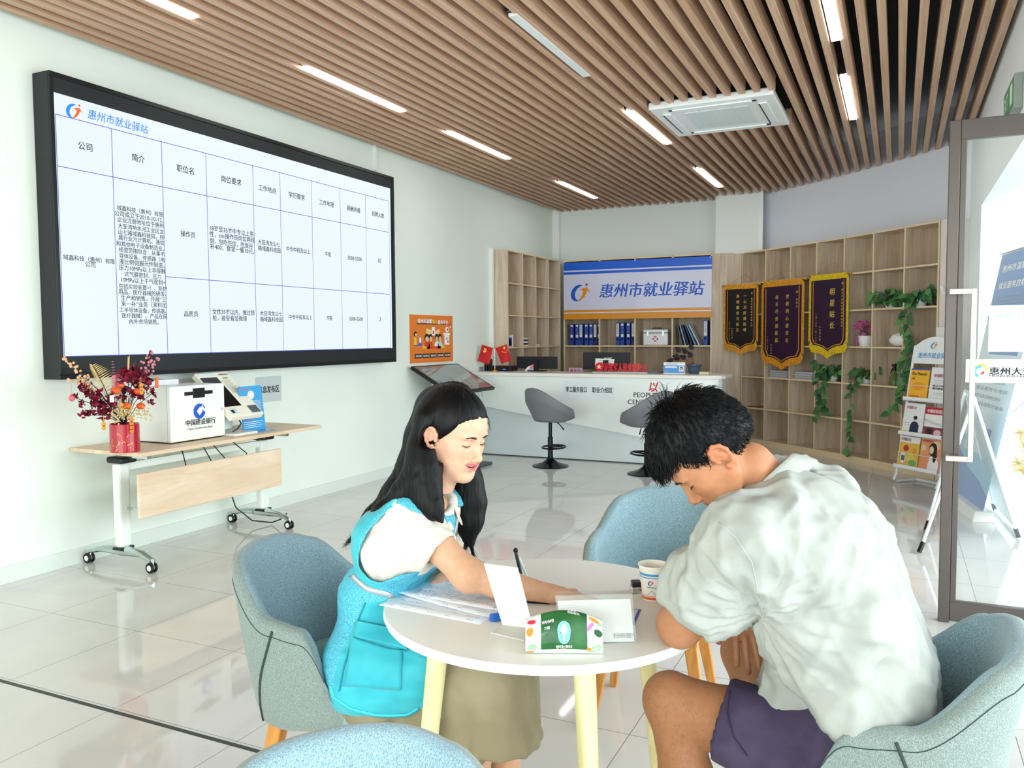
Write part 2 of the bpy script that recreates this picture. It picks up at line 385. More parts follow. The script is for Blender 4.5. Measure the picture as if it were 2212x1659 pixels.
# ---- the logo used on sign, screen, rack and cup: blue crescent, orange rising figure, dot
def logo(mb, o, ax, ay, s, mb_=0, mo=1, mr=2, off=.0018):
    ax, ay, o = (np.array(q, float) for q in (ax, ay, o)); n = np.cross(ax, ay); o = o+n*off
    cr = [(.78, .93), (.55, .97), (.30, .88), (.10, .66), (.02, .42), (.06, .20), (.20, .05), (.42, .0), (.50, .04), (.36, .14), (.28, .32), (.30, .52), (.42, .72), (.58, .84)]
    ar = [(.42, .0), (.62, .06), (.86, .24), (.98, .46), (1.04, .60), (1.22, .48), (1.10, .68), (1.00, .80), (.80, .76), (.55, .66), (.68, .64), (.80, .58), (.74, .40), (.62, .20)]
    for poly, mi in ((cr, mb_), (ar, mo)):
        mb.add([o+ax*u*s+ay*v_*s for u, v_ in poly], [tuple(range(len(poly)))], mi)
    mb.add([o+ax*(1.0+.07*math.cos(t))*s+ay*(.95+.07*math.sin(t))*s for t in np.linspace(0, 2*PI, 13)[:-1]], [tuple(range(12))], mr)
M_blue = mat('sign_blue', '#1f5fd0', .4); M_orange = mat('sign_orange', '#e8920f', .4); M_red = mat('print_red', '#d41e2a', .4); M_ink = mat('print_black', '#15181c', .5)
M_lavender = mat('sign_face', '#dfe2fa', .12, coat=.3)
# ---- sign over the cabinet
S = thing('hanging_sign', 'wide white and blue sign board with station name fixed above binders', 'sign', (-3.27, YC-.03, 1.64))
x0, x1, y_, z0, z1 = -4.325, -2.235, YC-.03, 1.642, 2.445
mb = MB().box(x0, x1, y_, y_+.024, z0, z1); obj('board', mb, M_lavender, S)
mb = MB(); h = z1-z0
for a, c, mi in ((.86, 1.0, 0), (.79, .835, 0), (0, .105, 1), (.125, .165, 1)): mb.quad((x0, y_-.001, z0+h*a), (x1, y_-.001, z0+h*a), (x1, y_-.001, z0+h*c), (x0, y_-.001, z0+h*c), mi)
obj('stripes', mb, [mat('stripe_blue', '#1c63dc', .3), mat('stripe_orange', '#e89a26', .3)], S)
mb = MB(); logo(mb, (-4.225, y_, 1.895), X3, Z3, .245)
obj('logo', mb, [M_blue, M_orange, mat('dot_red', '#b01c28', .4)], S)
mb = MB(); text(mb, '惠州市就业驿站', (-3.80, y_, 1.955), X3, Z3, 0, width=1.46, height=.19, bold=.028, shear=.18)
obj('lettering', mb, M_blue, S)
for x in (x0+.02, (x0+x1)/2, x1-.02): obj('fixing_screw', MB().cyl((x, y_-.004, z1-.015), (x, y_, z1-.015), .008, 10), M_metal, S)
# ---- binders and objects in the cabinet
M_bind = mat('binder_blue', '#1f49a8', .4); M_bind2 = mat('binder_blue_dark', '#15296b', .4); M_paper = mat('paper_white', '#f3f4f2', .6); M_cream = mat('paper_cream', '#efe6c8', .6)
BZ = ROW[3]+.0105
def binder(px, h, wdt, body, style, label, tilt=0.0):
    x = ony(px, 740, YC+.06)[0]
    t = thing('binder', label, 'binder', (x, YC+.16, BZ), 0, 'blue binders in the wall cabinet')
    obj('case', MB().box(x-wdt/2, x+wdt/2, YC+.05, YC+.29, BZ, BZ+h), body, t, bevel=.002)
    mb = MB(); f = YC+.0488
    if style == 'long': mb.quad((x-wdt*.36, f, BZ+h*.38), (x+wdt*.36, f, BZ+h*.38), (x+wdt*.36, f, BZ+h*.96), (x-wdt*.36, f, BZ+h*.96)); vtext(mb, '就业服务档案', (x, f, BZ+h*.93), X3, Z3, .021, mi=1)
    else:
        for a, c in ((.36, .49), (.86, .95)): mb.quad((x-wdt*.33, f, BZ+h*a), (x+wdt*.33, f, BZ+h*a), (x+wdt*.33, f, BZ+h*c), (x-wdt*.33, f, BZ+h*c))
        vtext(mb, '资料汇编', (x, f, BZ+h*.82), X3, Z3, .02, mi=2)
    obj('spine_label', mb, [M_paper, M_ink, mat('spine_print', '#9fb6ea', .5)], t)
    obj('finger_ring', MB().lathe([(.013, 0), (.0135, .003), (.010, .004), (.009, 0)], (x, YC+.05, BZ+h*.27), 14, axis='y'), mat('ring_dark', '#0c1122', .3, .6), t, smooth=True)
wd = lambda s: s
BW = .058
for px, st, bd, lb in ((1235.5, 'short', M_bind, 'blue binder with two small white labels, first from left in the left bay'), (1247, 'short', M_bind, 'blue binder with two small white labels, second from left in left bay'),
                       (1255.5, 'long', M_bind, 'blue binder with long cream label, third from left in the left bay'), (1267, 'short', M_bind, 'blue binder with small labels, just right of the cream labelled one'),
                       (1277, 'short', M_bind, 'blue binder with small labels, fifth from left in the left bay'), (1286, 'long', M_bind2, 'dark blue binder with a long white label near the left bay divider'),
                       (1294.5, 'short', M_bind2, 'dark blue binder squeezed against the divider at the left bay end')):
    binder(px, .305, BW*.93, bd, st, lb)
for px, st, bd, lb in ((1334.5, 'long', M_bind, 'blue binder with long white label, leftmost of four in second bay'), (1344.5, 'short', M_bind, 'blue binder with small red and white label, second in second bay'),
                       (1357.5, 'short', M_bind, 'blue binder with small white label, third in the second bay'), (1368, 'long', M_bind2, 'dark blue binder with long white label, rightmost in second bay')):
    binder(px, .315, BW*.93, bd, st, lb)
binder(1524, .33, BW, M_bind, 'long', 'lone upright blue binder with white label at the right bay end')
# leaning booklets in the right bay
for i, (pxb, pxt, c, lb) in enumerate(((1473, 1462, '#2b5a6e', 'dark teal booklet leaning at far left of the right bay'), (1479, 1467.5, '#9fb9c9', 'pale grey booklet leaning second from left in the right bay'),
        (1486, 1472, '#1d2a4f', 'navy patterned booklet leaning in the middle of the right bay'), (1494, 1478, '#23365e', 'dark blue booklet leaning right of the navy patterned one'),
        (1501, 1482, '#7fb4d8', 'light blue booklet leaning, second from right in the row'), (1509, 1487, '#e6eef2', 'white booklet leaning at right end of the leaning row'))):
    b0 = ony(pxb, 749, YC+.07)[0]; t0 = ony(pxt, 710, YC+.07)[0]; th = .014
    mb = MB().hexa([(b0, YC+.07, BZ), (b0+th, YC+.07, BZ), (b0+th, YC+.27, BZ), (b0, YC+.27, BZ), (t0, YC+.07, BZ+.27), (t0+th, YC+.07, BZ+.274), (t0+th, YC+.27, BZ+.274), (t0, YC+.27, BZ+.27)])
    tag(obj('booklet', mb, mat('booklet_%d' % i, c, .35)), lb, 'booklet', 'booklets leaning in the cabinet')
# silver first aid case
x0, x1 = ony(1390, 740, YC+.1)[0], ony(1443, 740, YC+.1)[0]; yk = YC+.08
T = thing('first_aid_case', 'silver hard case with red cross emblem standing in the third bay', 'case', ((x0+x1)/2, yk+.1, BZ))
M_sil = mat('case_silver', '#d9dde0', .3, .3)
obj('case_body', MB().box(x0, x1, yk, yk+.17, BZ, BZ+.165), M_sil, T, bevel=.008); obj('lid', MB().box(x0, x1, yk, yk+.17, BZ+.168, BZ+.215), M_sil, T, bevel=.008)
xm = (x0+x1)/2
obj('handle', MB().tube([(xm-.06, yk+.09, BZ+.213), (xm-.055, yk+.09, BZ+.235), (xm+.055, yk+.09, BZ+.235), (xm+.06, yk+.09, BZ+.213)], .006, 8), M_black, T, smooth=True)
for xx in (x0+.065, x1-.065): obj('latch', MB().box(xx-.014, xx+.014, yk-.004, yk, BZ+.125, BZ+.187), M_metal, T, bevel=.002)
cr = [(-.012, -.03), (.012, -.03), (.012, -.012), (.03, -.012), (.03, .012), (.012, .012), (.012, .03), (-.012, .03), (-.012, .012), (-.03, .012), (-.03, -.012), (-.012, -.012)]
mb = MB().prism([(u*1.25, v_*1.25) for u, v_ in cr], (xm, yk-.001, BZ+.085), X3, Z3, (0, -1, 0), .001).prism([(u*.75, v_*.75) for u, v_ in cr], (xm, yk-.0022, BZ+.085), X3, Z3, (0, -1, 0), .0006, 1)
obj('cross_emblem', mb, [M_red, M_sil], T)
# small things on the corner shelf
zb = ROW[3]+.01
tag(obj('card_stand', MB().box(-4.56, -4.40, 9.30, 9.33, zb, zb+.15).box(-4.555, -4.405, 9.2985, 9.2995, zb+.01, zb+.115, 1).box(-4.45, -4.415, 9.297, 9.2984, zb+.02, zb+.09, 2), [M_paper, mat('card_blue', '#1f4fb0', .3), M_ink]), 'small blue and white card stand on the corner shelf', 'card stand')
zz = zb
for i, (c, dy) in enumerate((('#e9e2c8', 0), ('#22262c', .01), ('#f0f1ee', .02), ('#2a2e36', .01), ('#e8e8e4', .03))):
    tag(obj('book', MB().box(-4.56, -4.42, 9.66+dy, 9.85-dy, zz, zz+.022), mat('book_%d' % i, c, .5)), ['cream book at the bottom of the small stack on corner shelf', 'black book lying second from the bottom in the small stack', 'white book lying in the middle of the small stack', 'black book lying just under the top of small stack', 'white book lying on top of the small stack'][i], 'book', 'books stacked on the corner shelf'); zz += .0225
tag(obj('note_block', MB().box(-4.54, -4.43, 10.10, 10.25, zb, zb+.022), M_paper, bevel=.002), 'flat white block lying alone on the corner shelf', 'note block')
tag(obj('folder', MB().box(-4.58, -4.40, 10.475, 10.50, zb, zb+.33).box(-4.3995, -4.3985, 10.475, 10.50, zb+.12, zb+.2, 1), [mat('folder_pale', '#d9ead9', .5), mat('folder_orange', '#d8602a', .5)]), 'pale folder with orange spine band standing upright in corner shelf', 'folder')
# ---- reception counter
CY = 8.57; M_ct = mat('counter_white', '#eef6f4', .18, coat=.4); M_cb = mat('counter_lower', '#d6e2e2', .2, coat=.3)
Ct = thing('reception_counter', 'long white reception counter with slanted lower front facing the room', 'counter', (-3.1, 8.85, 0))
top = [(-4.60, CY-.02), (-1.72, CY-.02), (-1.66, CY+.02), (-1.63, CY+.10), (-1.63, CY+.47), (-1.66, CY+.56), (-4.60, CY+.56)]
obj('countertop', MB().prism(top, (0, 0, .945), X3, Y3, Z3, .04), mat('counter_top_cream', '#f1f0e8', .25), Ct, bevel=.008)
b_ = [(-4.58, CY), (-1.74, CY), (-1.69, CY+.03), (-1.665, CY+.10), (-1.665, CY+.3), (-4.58, CY+.3)]
# upper front panel with a slanted lower edge
zl = lambda x: .603-.1447*(x+4.58)
mb = MB(); V = [(x, y, zl(x)) for x, y in b_]+[(x, y, .945) for x, y in b_]; n = len(b_)
mb.add(V, [tuple(reversed(range(n))), tuple(range(n, 2*n))]+[(i, (i+1) % n, (i+1) % n+n, i+n) for i in range(n)]); obj('front_panel', mb, M_ct, Ct)
c_ = [(-4.56, CY+.05), (-1.80, CY+.05), (-1.74, CY+.12), (-1.74, CY+.5), (-4.56, CY+.5)]
mb = MB(); V = [(x, y, 0.012) for x, y in c_]+[(x, y, zl(x)-.001) for x, y in c_]; n = len(c_)
mb.add(V, [tuple(reversed(range(n))), tuple(range(n, 2*n))]+[(i, (i+1) % n, (i+1) % n+n, i+n) for i in range(n)]); obj('lower_panel', mb, M_cb, Ct)
obj('base_seal', MB().box(-4.56, -1.80, CY+.045, CY+.2, 0, .012), mat('seal_dark', '#3b4340', .6), Ct)
for j, (pa, pb, s, sz) in enumerate((((1218, 822), (1270, 863), '零工服务窗口', (1222, 1267)), ((1273, 822), (1328, 866), '职业介绍区', (1279, 1323)))):
    A, B = ony(*pa, CY-.001), ony(*pb, CY-.001)
    q = thing('paper_notice', 'white paper notice reading %s taped to the counter front' % ('temporary work window' if j == 0 else 'job introduction area'), 'notice', (A[0], CY-.001, B[2]), 0, 'paper notices on the counter')
    obj('sheet', MB().box(A[0], B[0], CY-.0022, CY-.0005, B[2], A[2]), mat('notice_paper', '#e6eff2', .4), q)
    a0, a1 = ony(sz[0], 845, CY)[0], ony(sz[1], 845, CY)[0]; mb = MB()
    text(mb, s, (a0, CY-.0022, (A[2]+B[2])/2-.02), X3, Z3, 0, width=a1-a0, height=.062, bold=.03); obj('lettering', mb, M_ink, q)
mb = MB(); text(mb, '以', (-2.44, CY, .81), X3, Z3, .115, bold=.03, shear=.2); obj('red_character', mb, M_red, Ct)
mb = MB(); text(mb, 'PEOPLE', (-2.60, CY, .738), X3, Z3, .075, bold=.006); text(mb, 'CENTERED', (-2.665, CY, .66), X3, Z3, .075, bold=.006); obj('lettering', mb, M_ink, Ct)
obj('end_latch', MB().box(-1.665, -1.645, CY+.08, CY+.12, .66, .70), M_white, Ct, bevel=.004)
CT = .986
def onc(px, y): return ony(px, 805, y)[0]
def stand_monitor(px0, px1, pyt, y, lb, logo_s=None, tilt=0):
    xa, xb = onc(px0, y), onc(px1, y); zt = ony(px0, pyt, y)[2]
    t = thing('monitor', lb, 'monitor', ((xa+xb)/2, y, CT))
    obj('back_shell', MB().box(xa, xb, y-.012, y+.012, CT+.03, zt), mat('monitor_black', '#0d1119', .45), t, bevel=.006)
    obj('stand_neck', MB().box((xa+xb)/2-.03, (xa+xb)/2+.03, y-.03, y-.012, CT+.01, CT+.14), M_black, t)
    obj('stand_foot', MB().box((xa+xb)/2-.1, (xa+xb)/2+.1, y-.07, y+.08, CT, CT+.012), M_black, t, bevel=.004)
    if logo_s:
        mb = MB(); text(mb, logo_s, ((xa+xb)/2-.03, y-.012, zt-.085), X3, Z3, .055, bold=.02, shear=.3); obj('brand_mark', mb, M_white, t)
    return t, xa, xb, zt
t, xa, xb, zt = stand_monitor(1117, 1204, 770, 9.02, 'black monitor back on the counter left half, with a colourful sticker')
mb = MB(); cxs, czs = onc(1147, 9.0), ony(1147, 797, 9.0)[2]; cols = ['#f4f4f0', '#f0889c', '#f4a65a', '#9ccbe6', '#d8d0ea']
for i, (u, v_, a_, b_) in enumerate(((0, 0, .085, .045), (.03, .02, .05, .03), (.07, .02, .025, .022), (-.02, -.012, .035, .025), (-.06, -.02, .03, .012))):
    mb.add([(cxs+(u+a_*math.cos(q))*.95, 9.0066-.0004*i, czs+v_+.3*u+(b_*math.sin(q)+.25*a_*math.cos(q))) for q in np.linspace(0, 2*PI, 15)[:-1]], [tuple(range(14))], i)
obj('sticker', mb, [mat('sticker_%d' % i, c, .4) for i, c in enumerate(cols)], t)
t, xa, xb, zt = stand_monitor(1260, 1361, 761, 9.05, 'black monitor back with white maker mark behind the red lettering', 'acer')
A, B = ony(1285, 774, 9.03), ony(1327, 789, 9.03)
obj('taped_note', MB().add([(A[0], 9.036, B[2]), (B[0]-.012, 9.036, B[2]-.004), (B[0], 9.036, A[2]-.01), (A[0]+.005, 9.036, A[2])], [(0, 1, 2, 3)]), M_paper, t)
mb = MB()
for k in range(3): mb.box(A[0]+.05, B[0]-.05-k*.02, 9.0345, 9.0352, A[2]-.03-k*.016, A[2]-.027-k*.016)
obj('note_print', mb, mat('print_grey', '#8f9aa6', .6), t)
# red standing letters with emblem
t = thing('letter_stand', 'red acrylic standing letters with round emblem on the counter', 'sign', (onc(1342, 8.85), 8.85, CT)); y = 8.85
obj('base_plate', MB().box(onc(1284, y), onc(1400, y), y-.06, y+.05, CT, CT+.014), mat('acrylic_clear', '#cfe0e2', .1, alpha=.7), t)
M_acr = mat('acrylic_red', '#e01830', .2, coat=.5)
mb = MB(); text(mb, '退役军人就业服务点', (onc(1305, y), y-.012, CT+.022), X3, Z3, 0, width=onc(1397, y)-onc(1305, y), height=.098, bold=.035)
o_ = obj('lettering', mb, M_acr, t, solid=.02)
ex = onc(1295, y); obj('emblem', MB().lathe([(0, -.012), (.050, -.012), (.050, .01), (0, .01)], (ex, y, CT+.068), 24, axis='y'), M_acr, t, smooth=True)
st = [((.032 if i % 2 == 0 else .014)*math.sin(i*PI/5), (.032 if i % 2 == 0 else .014)*math.cos(i*PI/5)) for i in range(10)]
obj('emblem_star', MB().prism(st, (ex, y-.012, CT+.068), X3, Z3, (0, -1, 0), .003), mat('gold_pale', '#f4dfae', .3), t)
# nameplate, card stand, tray, box, router, plants, flags
t = thing('nameplate', 'small pink name plate standing on the counter near the monitor', 'nameplate', (onc(1243, 8.8), 8.8, CT)); xa, xb = onc(1229, 8.8), onc(1258, 8.8)
obj('plate', MB().box(xa, xb, 8.79, 8.81, CT, CT+.055), mat('plate_pink', '#b98fa2', .3), t, bevel=.003); mb = MB(); text(mb, '陈永生', (xa+.02, 8.79, CT+.012), X3, Z3, 0, width=xb-xa-.04, height=.034, bold=.02); obj('lettering', mb, mat('plate_dark', '#4a2034', .5), t)
xa, xb = onc(1433.5, 8.78), onc(1480, 8.78)
t = thing('card_stand', 'blue and white staff card stand with small portrait on counter', 'card stand', ((xa+xb)/2, 8.78, CT))
obj('board', MB().box(xa, xb, 8.775, 8.785, CT, CT+.128), M_paper, t, bevel=.002)
mb = MB().box(xa+.003, xb-.003, 8.7735, 8.7745, CT+.012, CT+.095); mb.box(xa+.02, xb-.09, 8.7725, 8.7734, CT+.068, CT+.085, 1); mb.box(xa+.02, xa+.045, 8.7725, 8.7734, CT+.02, CT+.03, 2); obj('blue_field', mb, [mat('card_light_blue', '#4c97dd', .3), M_paper, M_orange], t)
mb = MB(); mb.box(xb-.065, xb-.015, 8.7722, 8.7733, CT+.028, CT+.088); mb.add([(xb-.04+.017*math.cos(q), 8.772, CT+.062+.019*math.sin(q)) for q in np.linspace(0, 2*PI, 13)[:-1]], [tuple(range(12))], 1)
mb.add([(xb-.04+.011*math.cos(q), 8.7716, CT+.058+.013*math.sin(q)) for q in np.linspace(0, 2*PI, 13)[:-1]], [tuple(range(12))], 2); obj('portrait', mb, [mat('portrait_bg', '#dbe9f6', .4), M_ink, mat('portrait_skin', '#e6b896', .5)], t)
mb = MB(); text(mb, '惠州市就业驿站', (xa+.03, 8.775, CT+.104), X3, Z3, 0, width=.12, height=.014); obj('lettering', mb, M_blue, t)
tag(obj('document_tray', MB().box(onc(1398, 8.9), onc(1425, 8.9), 8.85, 9.1, CT, CT+.02), mat('tray_grey', '#5c6468', .3), bevel=.004), 'flat dark grey tray on the counter right of the letters', 'tray')
tag(obj('small_box', MB().box(onc(1512, 8.8), onc(1533, 8.8), 8.75, 8.83, CT, CT+.028), mat('box_cream', '#d9d3b4', .6), bevel=.003), 'small cream box lying at the right end of the counter', 'box')
tag(obj('recorder_box', MB().box(onc(1035, 9.0), onc(1056, 9.0), 8.95, 9.15, CT, CT+.14), M_black, bevel=.006), 'black upright device standing behind the left flag', 'device')
t = thing('video_recorder', 'flat black recorder box with blue indicator behind the flags', 'recorder', (onc(1082, 9.0), 9.0, CT)); xa, xb = onc(1060, 9.0), onc(1108, 9.0)
obj('box_body', MB().box(xa, xb, 8.93, 9.14, CT, CT+.062), M_black, t, bevel=.005); obj('indicator', MB().box(xb-.10, xb-.07, 8.9285, 8.93, CT+.018, CT+.026), mat('led_blue', '#3a56ff', .4, emit='#4a5cff', es=2), t)
# flag pair
bx, by = onc(1069, 8.72), 8.72
t = thing('desk_flags', 'pair of small crossed red desk flags on a white pole', 'flags', (bx, by, CT))
obj('base', MB().lathe([(.035, 0), (.036, .01), (.012, .022), (.006, .04)], (bx, by, CT), 20), mat('gold', '#d9a93c', .25, .9), t, smooth=True)
ptop = ony(1070, 753, by)[2]; obj('pole', MB().cyl((bx, by, CT+.02), (bx, by, ptop), .0045, 10), M_white, t, smooth=True)
obj('finial', MB().ball((bx, by, ptop+.01), .009), MATS['gold'], t, smooth=True)
M_flag = noisy('flag_red', '#d3141c', '#c20f18', 6, .55)
for sgn, corners in ((-1, ((1065, 752), (1041, 744.5), (1032, 780), (1056.5, 787.5))), (1, ((1070.5, 752), (1094.5, 744), (1104.5, 778), (1083, 786.5)))):
    c4 = [ony(*p, by-.01) for p in corners]
    rod = MB().tube([c4[0], c4[1]+(c4[1]-c4[0])*.05], .004, 6); obj('flag_rod', rod, MATS['gold'], t)
    def fn(u, v_):
        p = c4[0]*(1-u)*(1-v_)+c4[1]*u*(1-v_)+c4[2]*u*v_+c4[3]*(1-u)*v_; p = p.copy(); p[1] += .008*math.sin(u*7+v_*3)*v_; return p
    fo = obj('flag', MB().grid(fn, 12, 12), M_flag, t, smooth=2, solid=.001)
    mb = MB(); e1 = (c4[1]-c4[0]) if sgn > 0 else (c4[0]-c4[1]); L0 = c4[0] if sgn > 0 else c4[1]; dn = (c4[3]-c4[0]) if sgn > 0 else (c4[2]-c4[1])
    if sgn > 0:
        def star(u, v_, r): 
            c = L0+e1*u+dn*v_; c[1] = by-.022; mb.add([c+np.array([(r if i % 2 == 0 else r*.4)*math.sin(i*PI/5), 0, (r if i % 2 == 0 else r*.4)*math.cos(i*PI/5)]) for i in range(10)], [tuple(range(10))])
        star(.74, .16, .024)
        for u, v_ in ((.88, .36), (.74, .44), (.60, .40), (.48, .34)): star(u, v_, .009)
    else:
        c = L0+e1*.38+dn*.26; c[1] = by-.022
        arc = [(.026*math.cos(a), .026*math.sin(a)) for a in np.linspace(-2.4, 1.1, 12)]+[(.016*math.cos(a)-.003, .016*math.sin(a)+.003) for a in np.linspace(1.1, -2.4, 12)]
        mb.add([c+np.array([u, 0, v_]) for u, v_ in arc], [tuple(range(24))]); 
        mb.add([c+np.array([u, -.0003, v_]) for u, v_ in ((-.024, -.02), (-.018, -.026), (.012, .012), (.022, .004), (.027, .01), (-.004, .028), (-.012, .02), (.004, .016))], [tuple(range(8))])
    obj('flag_emblem', mb, mat('flag_yellow', '#ffe27a', .5), t)
# leaf helper: heart leaf as a small cupped mesh
def leaf(mb, p, d, up, L, W, mi=0, curl=.25):
    p, d, up = (np.array(q, float) for q in (p, d, up)); d /= np.linalg.norm(d); s_ = np.cross(d, up); s_ /= (np.linalg.norm(s_)+1e-9); n_ = np.cross(s_, d)
    prof = [(0, 0), (.06, .28), (.25, .5), (.5, .42), (.78, .2), (1, 0)]; V = []; 
    for u, w_ in prof:
        z = -curl*L*u*u; V += [p+d*L*u+n_*(z+.10*W), p+d*L*u+n_*z, p+d*L*u+n_*(z+.10*W)] if False else [p+d*L*(u-(.08 if u == .06 else 0))+s_*W*w_+n_*(z+.12*W*w_*2), p+d*L*u+n_*z, p+d*L*(u-(.08 if u == .06 else 0))-s_*W*w_+n_*(z+.12*W*w_*2)]
    F = []
    for i in range(len(prof)-1): a = i*3; F += [(a, a+1, a+4, a+3), (a+1, a+2, a+5, a+4)]
    mb.add(V, F, mi)
# orchid like dry flowers in a glass box at the left end
gx_, gy_ = onc(1022, 8.85), 8.86
t = thing('flower_box', 'small glass planter with pale orange dried flowers at counter left', 'planter', (gx_, gy_, CT))
obj('glass_box', MB().box(gx_-.11, gx_+.12, gy_-.06, gy_+.06, CT, CT+.055), mat('glass_grey', '#9aa6a6', .1, alpha=.6), t, bevel=.004)
mb = MB(); mf = MB()
for i in range(7):
    b0 = np.array([gx_+random.uniform(-.06, .06), gy_, CT+.05]); tip = b0+np.array([random.uniform(-.09, .08), 0, random.uniform(.06, .17)]); mb.tube([b0, (b0+tip)/2+np.array([.01, 0, .01]), tip], .003, 5)
    for k in range(6): mf_d = rng.normal(size=3); leaf(mf, tip-(tip-b0)*random.uniform(0, .5), mf_d, (0, .3, 1), .042, .030, i % 2)
obj('stems', mb, mat('stem_brown', '#6e4a34', .6), t); obj('petals', mf, [mat('petal_orange', '#d89468', .6), mat('petal_pink', '#b06a80', .6)], t)
# dark potted plant at the right end
px_, py_ = onc(1497, 8.9), 8.95
t = thing('potted_plant', 'dark leaved plant in a blue grey pot on counter right end', 'plant', (px_, py_, CT))
obj('pot', MB().lathe([(.055, 0), (.062, .02), (.070, .075), (.088, .088), (.088, .10), (.074, .10), (.070, .08)], (px_, py_, CT), 26), mat('pot_slate', '#42566a', .4), t, smooth=True)
mb = MB(); ms = MB()
for i in range(9):
    a = math.radians([150, 120, 165, 140, 100, 175, 110, 130, 155][i]); r = [.20, .17, .24, .13, .19, .15, .10, .22, .18][i]
    b0 = np.array([px_, py_, CT+.09]); tip = b0+np.array([math.cos(a)*r, random.uniform(-.03, .03), math.sin(a)*r*.9]); ms.tube([b0, b0*.5+tip*.5+np.array([0, 0, .02]), tip], .003, 5)
    leaf(mb, tip, (math.cos(a), .1, math.sin(a)-.3), (0, -1, .4), .09, .06)
obj('stems', ms, MATS['stem_brown'], t); obj('leaves', mb, mat('leaf_dark', '#241a20', .5), t, smooth=2)
# ================================================================ LEFT WALL: screen, poster, notice, socket
XF = -4.468
Sc = thing('wall_screen', 'huge black framed LED wall screen showing a white job listing table', 'screen', (XW, 4.98, 1.165))
y0, y1, z0, z1 = 3.203, 6.775, 1.163, 2.958
M_frame = mat('screen_frame', '#0d1417', .35)
mb = MB().box(XW+.002, XF-.012, y0, y1, z0, z1); obj('cabinet_body', mb, mat('screen_body', '#151b1e', .45), Sc, bevel=.004)
w_ = .028
for (a, b_, c, d) in ((y0, y1, z1-w_, z1), (y0, y1, z0, z0+w_), (y0, y0+w_, z0+w_, z1-w_), (y1-w_, y1, z0+w_, z1-w_)):
    obj('frame_bar', MB().box(XF-.012, XF, a, b_, c, d), M_frame, Sc, bevel=.003)
M_dark = mat('screen_black_band', '#1c2226', .5); XP = XF-.0075
obj('black_panel', MB().box(XF-.0119, XP, y0+w_, y1-w_, z0+w_, z1-w_), M_dark, Sc)
LA, LB, LC, LD = [onx(*p, XP+.001) for p in ((105, 204), (129, 771), (849, 752), (841.5, 402))]
ya, yb = (LA[1]+LB[1])/2, (LC[1]+LD[1])/2; za, zb_ = (LB[2]+LC[2])/2, (LA[2]+LD[2])/2
M_lit = mat('screen_lit', '#20242a', .3, emit='#e4f0fb', es=.88)
obj('lit_image', MB().quad((XP+.0006, ya, za), (XP+.0006, yb, za), (XP+.0006, yb, zb_), (XP+.0006, ya, zb_)), M_lit, Sc)
def sx(X, Y): p = onx(X*.42194, 130+Y*.42194, XP+.001); return p[1], p[2]
XT = XP+.0012
cols_px = [283, 570, 826, 1053, 1293, 1432, 1594, 1740, 1870, 1990]
hy = lambda X: 275+(X-283)*(722-275)/(1990-283)
CYs = [sx(X, hy(X))[0] for X in cols_px]
zt_ = np.mean([sx(283, 275)[1], sx(1990, 722)[1]]); zh = np.mean([sx(291, 540)[1], sx(1993, 882)[1]]); zm = np.mean([sx(855, 1108)[1], sx(2000, 1200)[1]]); zbt = np.mean([sx(330, 1505)[1], sx(2013, 1480)[1]])
mb = MB(); lw = .0022
for z in (zt_, zh, zbt): mb.quad((XT, CYs[0], z-lw), (XT, CYs[-1], z-lw), (XT, CYs[-1], z+lw), (XT, CYs[0], z+lw))
mb.quad((XT, CYs[2], zm-lw), (XT, CYs[-1], zm-lw), (XT, CYs[-1], zm+lw), (XT, CYs[2], zm+lw))
for y in CYs: mb.quad((XT, y-lw, zbt), (XT, y+lw, zbt), (XT, y+lw, zt_), (XT, y-lw, zt_))
obj('table_lines', mb, mat('screen_line', '#3d4a9a', .4, emit='#3a49a8', es=.55), Sc)
M_st = mat('screen_text', '#0a0a12', .5)
mb = MB()
def st(s, X0, Y0, X1, Y1, b=.018, hgt=None): # left/right pixel (zoom frame) of the text base line
    a, c = sx(X0, Y0), sx(X1, Y1); text(mb, s, (XT, a[0], (a[1]+c[1])/2), Y3, Z3, 0, width=c[0]-a[0], bold=b)
for s, X0, Y0, X1, Y1 in (('公司', 397, 452, 470, 465), ('简介', 673, 512, 738, 524), ('职位名', 903, 566, 990, 584), ('岗位要求', 1130, 620, 1232, 640), ('工作地点', 1322, 664, 1411, 682),
        ('学历要求', 1476, 700, 1558, 716), ('工作年限', 1633, 738, 1708, 752), ('薪酬待遇', 1775, 768, 1842, 780), ('招聘人数', 1903, 796, 1965, 808)): st(s, X0, Y0, X1, Y1)
body = [('域鑫科技（惠州）有限', 598, 778, 832), ('公司成立于2010-10-12,', 585, 806, 830), ('企业注册地址位于惠州', 600, 836, 834), ('大亚湾响水河工业区龙', 603, 868, 836), ('山七路域鑫科技园，所', 603, 898, 836),
        ('属行业为计算机、通信', 605, 926, 838), ('和其他电子设备制造业，', 594, 956, 838), ('经营范围包含：从事半', 607, 986, 840), ('导体设备、传感器（电', 609, 1016, 840), ('液比例伺服元件制造、', 609, 1046, 840),
        ('压力10MPa以上非接触', 608, 1076, 845), ('式气膜密封、压力', 636, 1106, 822), ('10MPa以上干气密封<', 615, 1136, 842), ('包括实验装置>）、防护', 607, 1168, 852), ('用品、医疗器械的研发、', 605, 1196, 850),
        ('生产和销售。开展“三', 618, 1226, 848), ('来一补”业务（来料加', 619, 1256, 850), ('工半导体设备、传感器、', 609, 1286, 850), ('医疗器械）。产品在国', 622, 1314, 852), ('内外市场销售。', 658, 1344, 810)]
for s, X0, Y, X1 in body: st(s, X0, Y+(X0-598)*0, X1, Y+12, .014)
